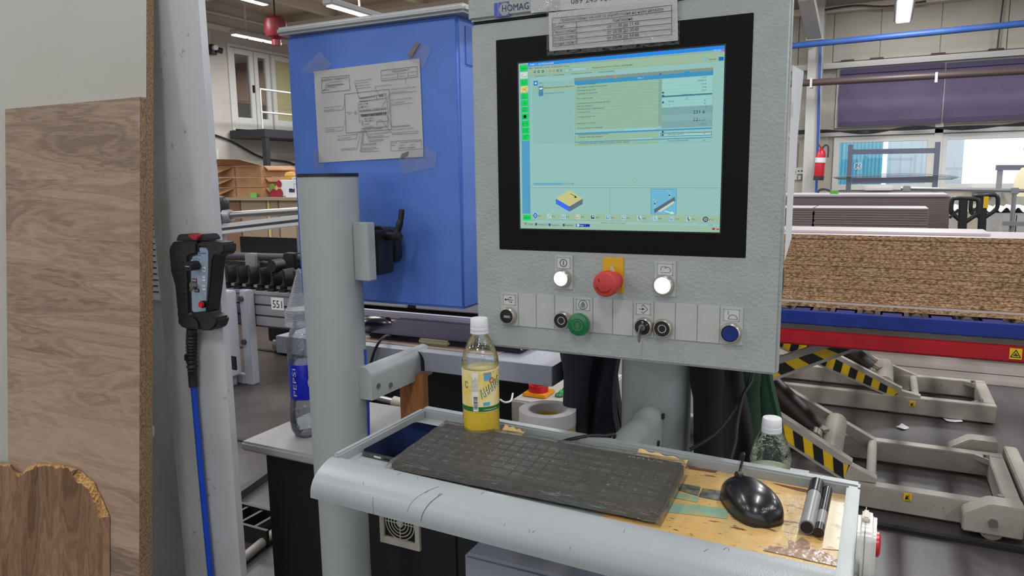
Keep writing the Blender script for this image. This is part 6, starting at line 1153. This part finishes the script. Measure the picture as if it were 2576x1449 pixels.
c = legend(plates[7], PX0+7*pw, PX0+8*pw, PZ1); m = MB(); stroke(m, [c+Vector((0, 0, .007)), c+Vector((.0075, 0, 0)), c+Vector((0, 0, -.007)), c+Vector((-.003, 0, -.0042))], .0008); stroke(m, [c+Vector((0, 0, .007)), c+Vector((-.003, 0, .0042))], .0008); stroke(m, [c+Vector((-.0075, 0, 0)), c+Vector((-.001, 0, 0))], .0008); m.poly([c+Vector((-.002, 0, .0022)), c+Vector((.002, 0, 0)), c+Vector((-.002, 0, -.0022))]); m.build('program_icon', M_icon, plates[7], fix=False)
button(bx_(11), zb+.001, rB*1.05, .0095, M_capb)
c = legend(plates[11], PX0+11*pw, PX1, PZ1); m = MB(); stroke(m, [c+Vector((-.005, 0, .006)), c+Vector((-.005, 0, 0))], .0008); ring(m, c+Vector((.002, 0, -.006)), .0068, .0009, 14, 0, math.pi); stroke(m, [c+Vector((-.005, 0, -.006)), c+Vector((.009, 0, -.006))], .0008); m.build('hood_icon', mat('icon_worn', (96, 96, 92), .6), plates[11], fix=False)
# upper row: lit buttons and emergency stop
for k, (px0_, py0_, px1_, py1_) in enumerate(((1397, 641, 1442, 728), (1648, 656, 1700, 747))):
    a, b = Q(px0_, py0_), Q(px1_, py1_); z1_, z0_ = a.z, b.z; pl_ = plate(a.x, b.x, z0_, z1_); c = legend(pl_, a.x, b.x, z1_, w=.025, h=.019); m = MB()
    if k == 0: ring(m, c, .0062, .0011, 28); stroke(m, [c+Vector((0, 0, -.0035)), c+Vector((0, 0, .0035))], .0013); m.build('power_icon', M_icon, pl_, fix=False)
    else: ring(m, c+Vector((-.002, 0, 0)), .005, .0008, 16, .6, 3.6); ring(m, c+Vector((.004, 0, -.001)), .005, .0009, 16, -.6, 2.6); stroke(m, [c+Vector((-.007, 0, -.005)), c+Vector((.008, 0, -.005))], .0008); m.build('cover_icon', _M['icon_worn'], pl_, fix=False)
    rg, cp, y = button((a.x+b.x)/2-.001, z0_+.0192, rB*(1.0 if k == 0 else 1.08), .012, M_lit, 'lit_button')
    MB().lathe([(.0105, 0), (.0105, .0012), (.0085, .0016), (.0085, .0008), (0, .0006)], ((a.x+b.x)/2-.001, y, z0_+.0192), (0, -1, 0), n=30).build('lens', M_lit, rg, smooth=True)
a, b = Q(1517, 646), Q(1569, 738); ye = Box('stop_plate', mat('plate_yellow', (214, 168, 18), .45), a.x, b.x, YP-.002, YP, b.z, a.z, con, bevel=.0006)
ex, ez = (a.x+b.x)/2+.003, a.z-.038
es = MB().lathe([(.0145, 0), (.0145, .022), (.0185, .026), (.0205, .032), (.0205, .046), (.018, .05), (.012, .0515), (0, .052)], (ex, YP-.002, ez), (0, -1, 0), n=44).build('emergency_stop', mat('stop_red', (196, 58, 56), .45), con, smooth=True)
m = MB(); yq = YP-.002-.0526; c = Vector((ex, yq, ez)); ring(m, c, .0125, .0011, 12, R(205), R(335)); stroke(m, [c+Vector((-.0125, 0, -.003)), c+Vector((-.0115, 0, -.006))], .001); stroke(m, [c+Vector((-.009, 0, .009)), c+Vector((-.008, 0, .006)), c+Vector((-.0092, 0, .005))], .001); m.build('marker_smile', mat('ink_dark_red', (84, 24, 26), .6), es, fix=False)
MB().prism([(ex-.004, YP-.01, ez+.0145), (ex+.003, YP-.01, ez+.0145), (ex+.001, YP-.012, ez+.025), (ex-.0025, YP-.012, ez+.025)], (0, -.006, 0)).build('paint_chip', M_cream2, es, bevel=.001)
# laminated notices
M_lam2 = clear('laminate_film', (252, 252, 252), .03, .06, bump=.5, bscale=90, fres=1.08)
def z10(x, y, d): return atY(1180+x/3.1415, y/3.1415, YP-d)
D1 = .006
nt_ = MB().sheet(lambda u, v: z10(628+(1645-628)*u+6*v, 102+(-6-102)*u+(405-102+(320-(-6)-(405-102))*u)*v, D1)+Vector((0, -.003*math.sin(u*3.1)*(1-v), 0)), 14, 8, (0, .0005, 0)).build('schedule_notice', mat('notice_paper', (206, 204, 206), .6), smooth=True); tag(nt_, 'laminated shift timetable taped over the top of the screen frame', 'notice')
dP = D1+.0036; pm = MB()
def T10(s, x0, y0, x1, y1, h): text(pm, s, z10(x0, y0, dP), z10(x1, y1, dP), (0, 0, 1), h/3.1415/FPX*1.2)
def L10(*p): stroke(pm, [z10(x, y, dP) for x, y in p], .0007)
T10('Приблизителни часове за изработване на нови детайли', 722, 172, 1535, 82, 22); T10('Кантиране', 1136, 172, 1292, 156, 24); T10('Смени', 665, 224, 752, 214, 22)
for s, t, y in (('Първа смяна', 'от 11:30 до 11:45', 268), ('Втора смяна', 'от 20:30 до 20:45', 313), ('Нощна смяна', 'от 03:30 до 03:45', 358)): T10(s, 667, y, 840, y-20, 22); T10(t, 1092, y-46, 1340, y-72, 24)
for y in (146, 190, 235, 280, 325, 368): L10((657, y), (1100, y-46), (1600, y-(146-42)+(-2 if y < 200 else 8)))
L10((657, 146), (662, 368)); L10((1600, 42), (1600, 275)); L10((848, 172), (850, 348)); pm.build('timetable_print', M_ink, nt_, fix=False)
MB().sheet(lambda u, v: z10(616+(1665-616)*u, -40+(443+40-(95)*u)*v-60*u*(1-v), D1+.005)+Vector((0, -.002*math.sin(u*4+v*3), 0)), 24, 12, (0, .0002, 0)).build('laminate', M_lam2, nt_, smooth=True)
un = MB().sheet(lambda u, v: z10(488+(1650-488)*u, -130+(103+130)*v-(100)*u*v-60*u*(1-v), .0052), 10, 6, (0, .0005, 0)).build('phone_notice', _M['notice_paper'], smooth=True); tag(un, 'laminated phone number notice at the very top of the panel', 'notice'); pm = MB(); text(pm, '089 245 736', z10(805, 32, .0058), z10(1130, 0, .0058), (0, 0, 1), 40/3.1415/FPX*1.2); pm.build('number_print', M_ink, un, fix=False)
MB().sheet(lambda u, v: z10(490+(720-490)*u, -60+(100+60)*v-18*u, .0068)+Vector((0, -.0015*math.sin(u*9)*math.sin(v*7), 0)), 12, 8, (0, .0002, 0)).build('tape_film', M_lam2, un, smooth=True)
# sheets hanging at the panel's right side
sp = MB().sheet(lambda u, v: Vector((-.1297+.0045*u+.003*u*(1-v)-.0035*math.sin(v*2.4)*u, 1.169+.06*u+.02*u*(1-v), 1.652-.255*v-.03*v*(1-u))), 10, 12, (.0006, 0, 0)).build('side_notice', M_paper, smooth=True); tag(sp, 'white papers hanging on the right side of the control panel', 'notice'); 
Box('tape_piece', _M['sticky_tape'], -.134, -.128, 1.165, 1.2, 1.58, 1.6, sp)

# ================================================================ TRAY OF THE MAIN CONSOLE
TA = R(1.28); TO = Vector((-.773, 1.151, 1.06)); TM = Matrix.Translation(TO) @ Matrix.Rotation(TA, 4, 'Y'); TN = TM.to_3x3() @ Vector((0, 0, 1))
def TP(px, py, w): return atPl(px, py, TO+Vector((0, 0, w)), TN)
def TL(px, py, w): return TM.inverted() @ TP(px, py, w)
M_tray = mat('tray_grey', (160, 166, 167), .34, bump=.18, bscale=420, col2=(154, 160, 162), vscale=8, col3=(112, 116, 118), v3=160, lo3=.76, hi3=.80)
tw = .765; FL = -.018
st = thing('console_tray', 'grey console tray with rounded front edge on a post and arm', 'tray', (-.39, 1.0, 0))
def Tb(name, x0, x1, y0, y1, z0, z1, m=M_tray, bevel=.003): return MB().box(x0, x1, y0, y1, z0, z1).xf(TM).build(name, m, st, bevel=bevel)
Tb('tray_floor', .004, tw-.006, -.268, -.006, FL-.004, FL, bevel=0); Tb('rear_rim', 0, tw, -.014, .006, -.05, 0); Tb('left_rim', -.003, .009, -.268, -.0141, -.05, -.0005); Tb('right_rim', tw-.018, tw, -.31, -.0141, -.05, -.0005)
prof = [(-.262, FL), (-.264, -.0075), (-.272, -.0065), (-.282, -.0085), (-.293, -.0125), (-.303, -.0175), (-.311, -.0235), (-.317, -.031), (-.3205, -.039), (-.322, -.047), (-.322, -.055), (-.312, -.057), (-.262, -.05)]
MB().prism([(-.004, y, z) for y, z in prof], (tw+.002, 0, 0)).xf(TM).build('front_edge', M_tray, st, smooth=True)
for u0, dr, i0, i1, w in ((.203, .018, 4, 9, .0004), (.178, .03, 3, 8, .0002), (.118, -.004, 7, 10, .0002)):
    sp_ = [(u0+dr*(1-(i-i0)/(i1-i0))**2, prof[i][0]-.0002, prof[i][1]+.0003) for i in range(i0, i1+1)]; MB().tube(sp_, w, n=5).xf(TM).build('scratch', mat('scratch_dark', (70, 74, 78), .6), st)
for k in range(14):
    i = rnd.randint(2, 7); u = rnd.uniform(.05, .72); MB().tube([(u, prof[i][0]-.0001, prof[i][1]+.0002), (u+rnd.uniform(-.004, .004), prof[i+1][0]*.5+prof[i][0]*.5-.0001, prof[i+1][1]*.5+prof[i][1]*.5+.0003)], .00022, n=4, smooth=False).xf(TM).build('scratch', mat('scratch_dark', (70, 74, 78), .6), st)
MB().prism([(x, y, .8685) for x, y in rrect(-.47, -.332, 1.40, 1.50, .04)], (0, 0, .75)).build('post', M_pole, st, smooth=True)
MB().prism([(-.398+.026*math.cos(R(a)), 1.158, 1.012+.026*math.sin(R(a))) for a in range(180, -1, -15)]+[(-.372, 1.158, .962), (-.424, 1.158, .962)], (0, .265, 0)).build('arm', M_pole, st, smooth=True)
for y, z in ((1.395, 1.02), (1.362, .975)): MB().cyl((-.3725, y, z), (-.369, y, z), .006, n=16).build('screw', M_plb, st, smooth=True)
MB().box(-.44, -.36, 1.02, 1.157, .985, 1.025).build('arm_foot', M_pole, st)
# pedestal under the tray
pd_ = thing('pedestal', 'grey pedestal box below the console tray', 'cabinet', (-.28, 1.3, 0)); MB().box(-.605, -.105, 1.0, 1.62, 0, .868).build('pedestal_box', mat('pedestal_grey', (156, 160, 174), .45), pd_, bevel=.006); 
Box('pedestal_door', _M['pedestal_grey'], -.585, -.125, .985, .999, .05, .80, pd_, bevel=.003)
# stained liner
def liner_mat():
    m = bpy.data.materials.new('stained_liner'); m.use_nodes = True; nt = m.node_tree; b = nt.nodes['Principled BSDF']; b.inputs['Roughness'].default_value = .3
    tc = nt.nodes.new('ShaderNodeTexCoord'); prev = None
    def nz(scale, st): q = nt.nodes.new('ShaderNodeMapping'); q.inputs['Scale'].default_value = st; nt.links.new(tc.outputs['Object'], q.inputs[0]); n = nt.nodes.new('ShaderNodeTexNoise'); n.inputs['Scale'].default_value = scale; n.inputs['Detail'].default_value = 6; n.inputs['Roughness'].default_value = .65; nt.links.new(q.outputs[0], n.inputs['Vector']); return n.outputs['Fac']
    base = None
    for scale, stv, lo, hi, col in ((9, (1, 1, 1), .3, .7, (206, 168, 104)), (14, (1, 1, 1), .5, .72, (176, 160, 118)), (34, (.5, 2, 1), .60, .65, (112, 70, 50)), (60, (1, 4, 1), .63, .66, (96, 62, 46)), (110, (1, 1, 1), .66, .69, (86, 56, 44))):
        r = nt.nodes.new('ShaderNodeValToRGB'); r.color_ramp.elements[0].position = lo; r.color_ramp.elements[1].position = hi; nt.links.new(nz(scale, stv), r.inputs[0])
        mx = nt.nodes.new('ShaderNodeMixRGB'); nt.links.new(r.outputs[0], mx.inputs[0])
        if prev: nt.links.new(prev, mx.inputs[1])
        else: mx.inputs[1].default_value = lin((192, 156, 96))
        mx.inputs[2].default_value = lin(col); prev = mx.outputs[0]
    nt.links.new(prev, b.inputs['Base Color']); bp = nt.nodes.new('ShaderNodeBump'); bp.inputs['Strength'].default_value = .5; bp.inputs['Distance'].default_value = .002; nt.links.new(nz(60, (1, 1, 1)), bp.inputs['Height']); nt.links.new(bp.outputs[0], b.inputs['Normal']); return m
ln = MB().box(.45, tw-.0185, -.2615, -.0145, FL, FL+.0012).xf(TM).build('tray_liner', liner_mat()); tag(ln, 'stained yellow printed liner lying in the right half of the tray', 'liner')
def lpatch(name, pts, m, w=FL+.0015, th=.0004): return MB().prism([TP(px, py, w) for px, py in pts], TN*th).build(name, m, ln)
def z5(x, y): return (1500+x/3.481, 1050+y/3.481)
M_teal = mat('print_teal', (112, 158, 146), .3, col2=(160, 160, 112), vscale=30); M_pdark = mat('print_dark', (46, 54, 70), .4, col2=(120, 120, 96), vscale=60); M_btape = mat('tape_brown', (136, 108, 92), .25, col2=(170, 140, 116), vscale=25, bump=.6, bscale=90)
lpatch('printed_picture', [z5(*p) for p in ((715, 590), (735, 578), (915, 610), (890, 690), (720, 640))], M_pdark); lpatch('printed_picture', [z5(*p) for p in ((930, 620), (1130, 650), (1150, 745), (895, 695))], M_pdark)
lpatch('printed_band', [z5(*p) for p in ((690, 650), (900, 705), (880, 745), (660, 700))], M_teal); lpatch('printed_band', [z5(*p) for p in ((640, 740), (1150, 800), (1145, 890), (620, 830))], M_teal); lpatch('printed_band', [z5(*p) for p in ((590, 800), (640, 735), (640, 780), (570, 850))], M_pdark)
lpatch('brown_tape', [z5(*p) for p in ((1460, 1165), (1510, 1128), (1560, 1130), (1690, 1140), (1680, 1060), (1740, 1100), (1800, 1045), (1860, 1090), (1870, 1150), (2000, 1180), (2120, 1240), (2105, 1305), (1900, 1262), (1700, 1215))], M_btape, FL+.0018); lpatch('brown_tape', [z5(*p) for p in ((1545, 575), (1870, 640), (1880, 665), (1760, 640), (1620, 600))], mat('tear_brown', (110, 66, 50), .6)); lpatch('paper_tear', [z5(*p) for p in ((2025, 700), (2190, 735), (2200, 1170), (1980, 1150), (2000, 980))], mat('liner_pale', (206, 186, 140), .25, col2=(150, 110, 80), vscale=45, lo=.55, hi=.65), FL+.0016)
lpatch('brown_tape', [z5(*p) for p in ((770, 440), (830, 410), (885, 415), (870, 440), (1060, 470), (1040, 485), (800, 450))], _M['tear_brown'])
# crumpled yellow paper behind the keyboard
for k, (x0, y0, x1, y1, lab) in enumerate(((1600, 1150, 1725, 1175, 'yellow paper scrap with a torn edge behind the keyboard corner'), (1262, 1086, 1312, 1100, 'small yellow paper scrap beside the yellow bottle'))):
    a = TL(x0, y0, FL+.006); b = TL(x1, y1, FL+.006); o = MB().sheet(lambda u, v: (a.x+(b.x-a.x)*u, min(a.y+(b.y-a.y)*u-.014+.03*v, -.016), FL+.003+.012*v*(1-.4*u)+.002*math.sin(u*20)), 14, 5, (0, 0, .0005)).xf(TM).build('paper_scrap', mat('scrap_yellow', (220, 186, 122), .6), smooth=True); tag(o, lab, 'paper')
# keyboard, mouse, phone, bottles, markers
M4 = TM @ Matrix.Translation((.098, -.251, FL+.0015)) @ Matrix.Rotation(R(2.2), 4, 'Z'); keyboard('film-wrapped black keyboard lying in the console tray', M4, w=.427, d=.176, seed=2)
a = TL(1843, 1230, FL); b = TL(1950, 1335, FL); mid = (a+b)/2; an = math.atan2((a-b).y, (a-b).x)-math.pi/2
M4 = TM @ Matrix.Translation((mid.x-.004, mid.y-.005, FL+.002)) @ Matrix.Rotation(an, 4, 'Z'); ms = mouse('glossy black mouse on the stained liner in the console tray', M4, L=.118, Wd=.034, H=.037)
pm = MB(); text(pm, 'DELUX', TP(1917, 1283, FL+.0445), TP(1953, 1281, FL+.0445), (0, 1, .12), .0055); pm.build('maker_print', mat('print_grey', (120, 120, 124), .5), ms, fix=False)
no = M4 @ Vector((0, .059, .012)); up_ = TN
mcab = MB().tube([no, TP(1858, 1215, FL+.006), TP(1860, 1190, -.004), atY(1866, 1165, 1.142), atY(1872, 1142, 1.146), atY(1862, 1150, 1.18), (-.2, 1.2, .98)], .002, n=8).build('mouse_cable', M_plb, ms, smooth=True)
cs_ = [TL(*p, FL+.0085) for p in ((898, 1135), (1045, 1055), (1125, 1076), (980, 1152))]; pcx = (cs_[0]+cs_[1]+cs_[2]+cs_[3])/4; ax = ((cs_[1]+cs_[2])-(cs_[0]+cs_[3])); an = math.atan2(ax.y, ax.x)-math.pi/2; pw_, pl__ = .074, .162
pcx.x = max(pcx.x, .012+pw_/2+.004)
M4 = TM @ Matrix.Translation((pcx.x, pcx.y-.002, FL+.0003)) @ Matrix.Rotation(an*.3, 4, 'Z'); ph = thing('smartphone', 'dark smartphone in a clear case in the tray corner beside the keyboard', 'phone', M4.translation)
MB().prism([(x, y, 0) for x, y in rrect(-pw_/2, pw_/2, -pl__/2, pl__/2, .010)], (0, 0, .0086)).xf(M4).build('phone_case', mat('phone_case', (66, 70, 74), .2, coat=.5), ph, bevel=.002)
MB().prism([(x, y, .0087) for x, y in rrect(-pw_/2+.0025, pw_/2-.0025, -pl__/2+.0025, pl__/2-.0025, .008)], (0, 0, .0006)).xf(M4).build('phone_screen', mat('phone_glass', (5, 6, 14), .06, spec=.35), ph)
MB().box(-.007, .007, -pl__/2-.0008, -pl__/2+.002, .0028, .0058).xf(M4).build('charge_port', M_cream2, ph); MB().box(.012, .024, -pl__/2-.0007, -pl__/2+.002, .003, .0052).xf(M4).build('speaker_slot', M_dark, ph); MB().cyl((-.018, -pl__/2-.0006, .0042), (-.018, -pl__/2+.001, .0042), .0012, n=10).xf(M4).build('microphone_hole', M_dark, ph)
# yellow soda bottle
q = TM @ Vector((.160, -.064, FL)); c = tuple(q); sb = thing('soda_bottle', 'yellow soda bottle with white cap standing at the back of the tray', 'bottle', c)
bprof = [(r_*1.0, h_*1.045) for r_, h_ in [(.012, .004), (.026, .0), (.0315, .008), (.0322, .02), (.0322, .052), (.0315, .056), (.0315, .129), (.0325, .134), (.0318, .142), (.0285, .154), (.0235, .166), (.0178, .176), (.0138, .182), (.0135, .188)]]
def dim(a, r, h): return r*(1+.006*math.sin(a*9+h*300)*(h > .135))
MB().lathe(bprof, c, n=48, fn=dim).build('shell', M_pet, sb, smooth=True)
def soda_mat():
    return mat('soda_yellow', (252, 214, 10), .3, spec=.3)
MB().lathe([(0, .003), (.025, .002), (.0305, .009), (.0312, .02), (.0312, .052), (.0305, .057), (.0305, .130), (0, .130)], c, n=40).build('soda', soda_mat(), sb, smooth=True)
lb = MB().lathe([(.0320, .060), (.0324, .0603), (.0324, .1327), (.0320, .133)], c, n=60).build('label', mat('label_yellow', (232, 204, 96), .4, col2=(240, 226, 170), vscale=30), sb, smooth=True); A = az(c)
pm = MB(); cols = [mat('lbl_green', (36, 110, 40), .4), mat('lbl_white', (232, 230, 220), .4), M_ink, mat('lbl_blue', (90, 170, 200), .4), mat('lbl_orange', (226, 130, 40), .4), mat('lbl_red', (200, 60, 40), .4)]
def rc(x0, x1, z0, z1, col, d=.0002):
    pm.cur = col; n = 24
    for i in range(n): a = x0+(x1-x0)*i/n; b = x0+(x1-x0)*(i+1)/n; pm.poly([(a, -d, z0), (b, -d, z0), (b, -d, z1), (a, -d, z1)])
rc(-.045, .045, .0575, .066, 0); rc(-.016, -.004, .070, .127, 1); rc(-.0135, -.0045, .0585, .088, 1, .0006)
pm.cur = 2
z = .062
while z < .085: w = rnd.choice((.0006, .001, .0014)); rc(-.0125, -.0055, z, z+w, 2, .0009); z += w+rnd.choice((.0006, .0009))
for k in range(6): pm.cur = 2; text(pm, 'съставки вода захар'[:16-k], (-.0145+k*.0019, -.0005, .093), (-.0145+k*.0019, -.0005, .118-.002*(k % 3)), (-1, 0, 0), .0012)
rc(.006, .02, .112, .126, 3, .0002); rc(.004, .016, .068, .074, 3, .0002)
pm.cur = 0; text(pm, 'АНАНАС', (.002, -.0006, .080), (.042, -.0006, .104), (-.35, 0, 1), .016); pm.cur = 1; text(pm, 'АНАНАС', (.0028, -.0011, .0812), (.0428, -.0011, .1052), (-.35, 0, 1), .0128)
pm.cur = 4; text(pm, 'Освежи се', (.004, -.0006, .121), (.026, -.0006, .125), (0, 0, 1), .0035); pm.cur = 5; ring(pm, (.020, -.0006, .112), .004, .0016, 20, V=(0, 0, 1)); pm.cur = 0; text(pm, 'С', (-.0305, -.0006, .098), (-.0235, -.0006, .098), (0, 0, 1), .012); text(pm, 'газирана напитка', (.004, -.0008, .060), (.03, -.0008, .060), (0, 0, 1), .003) ; pm.cur = 1; text(pm, 'газирана напитка', (.004, -.001, .0602), (.03, -.001, .0602), (0, 0, 1), .0026)
pm.v = [p+Vector((0, 0, .004)) for p in pm.v]; cyl_print(pm, c, .0326, A); pm.build('label_print', cols, lb, fix=False); cap(sb, c, .1985, .2195, .0157)
# clear bottle at the right
c = (-.149, 1.262, .8685); wb2 = thing('clear_bottle', 'clear plastic bottle with white cap and pale label behind the tray', 'bottle', c); M_pet3 = clear('pet_greenish', (240, 246, 241), .04, .04, bump=.9, bscale=70, fres=1.35)
k = 1.06; MB().lathe([(r*k*.98, h*k) for r, h in bprof], c, n=48, fn=dim).build('shell', M_pet3, wb2, smooth=True); MB().lathe([(.0322*k*.99, .056*k), (.0326*k*.99, .0563*k), (.0326*k*.99, .124*k), (.0322*k*.99, .1245*k)], c, n=50).build('label', mat('label_pale', (206, 204, 180), .4, col2=(226, 222, 200), vscale=40), wb2, smooth=True); cap(wb2, c, .190*k, .2085*k, .0163)
# markers
def pen_(lab, a, b, r, parts, nm='marker'):
    a = TL(*a, FL+.0025+r); b = TL(*b, FL+.0025+r); a.y = min(a.y, -.018); d = b-a; t = thing(nm, lab, 'pen', TM @ ((a+b)/2))
    for (s, e, m, rr, n_) in parts: MB().cyl(TM @ (a+d*s), TM @ (a+d*e), r*rr, n=22).build(n_, m, t, smooth=True)
    return t
M_mg = mat('marker_grey', (138, 138, 140), .35); M_mk = mat('marker_black', (22, 22, 26), .3)
pen_('thick grey marker with black cap on the liner', (2056, 1212), (2029, 1328), .0098, ((0, .26, M_mk, 1, 'cap'), (.26, .30, M_mk, 1.06, 'cap_rim'), (.30, .985, M_mg, 1, 'barrel'), (.985, 1.0, M_mk, .8, 'end_plug')))
pen_('thin black pen with grey band right of the grey marker', (2082, 1232), (2059, 1340), .0066, ((0, .58, M_mk, 1, 'cap'), (.58, .86, M_mg, .98, 'barrel'), (.86, 1.0, M_mk, 1, 'tip')))
# call button on the tray's right side
cd = thing('call_button', 'white handheld call button with red key on the right side of the tray', 'remote control', (.01, .95, 1.0)); yc = .945
MB().prism([(-.0072, yc+x, 1.046+z) for x, z in rrect(-.034, .034, -.036, .034, .016)], (.021, 0, 0)).build('case', mat('call_white', (222, 220, 214), .25, coat=.3), cd, bevel=.005, seg=3); MB().box(.0008, .0018, yc-.0345, yc+.0345, 1.0095, 1.0805).build('case_seam', mat('seam_grey', (150, 148, 144), .5), cd); MB().lathe([(.015, 0), (.015, .003), (.011, .005), (0, .0055)], (.0139, yc, 1.05), (1, 0, 0), n=24).build('red_key', mat('key_red', (206, 24, 40), .3), cd, smooth=True); MB().box(-.0027, .0063, yc-.012, yc+.012, 1.080, 1.087).build('lug', M_cream2, cd, bevel=.002)
# tape rolls
def roll(lab, c, R_, r, h, m, mc_):
    t = thing('tape_roll', lab, 'tape', c); MB().lathe([(r+.004, 0), (R_, 0), (R_, h), (r+.004, h)], c, n=64, closed=True).build('tape', m, t, smooth=True); MB().lathe([(r, 0), (r+.0038, 0), (r+.0038, h), (r, h)], c, n=48, closed=True).build('core', mc_, t, smooth=True); return t
M_core = mat('core_grey', (176, 170, 166), .7)
roll('tall yellow tape roll under the white one behind the tray', (-.615, 1.372, .8685), .0615, .0385, .112, mat('tape_yellow', (212, 196, 130), .45), M_core)
wr = roll('white tape roll on top of the yellow roll behind the tray', (-.612, 1.37, .9810), .0605, .0385, .03, mat('tape_white', (218, 212, 212), .5), M_core)
m = MB(); n = 14
for i in range(n): pass
rcol = MB().lathe([(.0379, .0), (.0382, .0), (.0382, .011), (.0379, .011)], (-.612, 1.37, .9810), n=40, closed=True).build('core_print', mat('core_yellow', (190, 150, 40), .6), wr, smooth=True)
pm = MB(); text(pm, 'NAR  LO', (-.018, 0, .003), (.02, 0, .003), (0, 0, 1), .006); pm.v = [Vector((-.612+.0374*math.cos(R(60)-p.x/.0374*1), 1.37+.0374*math.sin(R(60)-p.x/.0374*1), .9810+p.z)) for p in pm.v]; pm.build('core_letters', M_ink, wr, fix=False)
# ---------------------------------------------------------------- jackets hanging behind the panel
def jacket(lab, x0, x1, Y, zt_, zb_, m, seed, fold=.03, nf=4, sway=.0, zipper=None):
    r = random.Random(seed); p = [r.uniform(0, 6) for _ in range(5)]; t = thing('jacket', lab, 'jacket', ((x0+x1)/2, Y, zb_))
    def fn(u, v):
        taper = .75+.25*v; x = (x0+x1)/2+(u-.5)*(x1-x0)*taper+sway*v+.012*math.sin(v*7+p[0])
        y = Y-fold*(.6+.4*v)*math.sin(u*math.pi*nf+p[1]+v*1.2)*math.sin(u*math.pi)**.4-.02*math.sin(u*math.pi)+.012*math.sin(v*9+u*5+p[2])
        return Vector((x, y, zt_+(zb_-zt_)*v+.012*math.sin(u*6+p[3])*v))
    MB().sheet(fn, 44, 30, (0, .03, 0)).build('cloth', m, t, smooth=True)
    sl = MB().tube([fn(.3, .0)+Vector((0, -.02, 0)), fn(.24, .3)+Vector((0, -.035, 0)), fn(.22, .6)+Vector((.01, -.03, 0)), fn(.27, .95)+Vector((0, -.03, 0))], [.03]*5+[.033]*5+[.028]*6, n=12).build('sleeve', m, t, smooth=True)
    if zipper: MB().tube([fn(zipper, v/10)+Vector((.003, -.004, 0)) for v in range(11)], .0025, n=6).build('zip', mat('zip_green', (44, 92, 66), .5), t, smooth=True)
    return t
M_jk = mat('cloth_black', (9, 9, 11), .9, bump=.4, bscale=500); M_jn = mat('cloth_navy', (34, 34, 46), .9, bump=.5, bscale=500); M_jg = mat('cloth_green', (10, 48, 28), .85, bump=.4, bscale=300)
jacket('black jacket hanging left behind the panel beside the tape rolls', -.64, -.53, 1.595, 1.36, .872, M_jk, 1)
jacket('dark grey-blue jacket hanging behind the panel left of the post', -.60, -.485, 1.47, 1.36, .872, M_jn, 2, .016, 3, sway=.0)
jacket('black jacket hanging behind the panel right of the post', -.318, -.215, 1.455, 1.36, .872, M_jk, 3, .016, 3, sway=.0)
jacket('dark green zipped jacket hanging at the right edge of the panel', -.265, -.182, 1.585, 1.30, .872, M_jg, 4, .014, 2, sway=.008, zipper=.97)
for k, (pts, lab) in enumerate(((((1896, 935), (1875, 985), (1835, 1050), (1795, 1095), (1735, 1132)), 'black cable looping from the panel down to the tray rim'), (((1890, 938), (1868, 1000), (1855, 1060), (1850, 1110), (1838, 1155)), 'black cable hanging straight behind the tray rim'))):
    P_ = [atY(x, y, 1.33+.0*i-(.02*i if k == 0 else .028*i)) for i, (x, y) in enumerate(pts)]; o = MB().tube([P_[0]+Vector((0, .02, .12))]+P_, .0035, n=8).build('hanging_cable', M_plb, smooth=True); tag(o, lab, 'cable')
o = MB().tube([TP(1405, 1113, FL+.02), TP(1440, 1104, -.004), TP(1490, 1095, .003), TP(1520, 1096, .003), atY(1545, 1102, 1.165), (-.47, 1.2, .95), (-.46, 1.3, .875)], .003, n=8).build('black_cable', M_plb, smooth=True); tag(o, 'black keyboard cord running over the rear rim of the tray', 'cable')
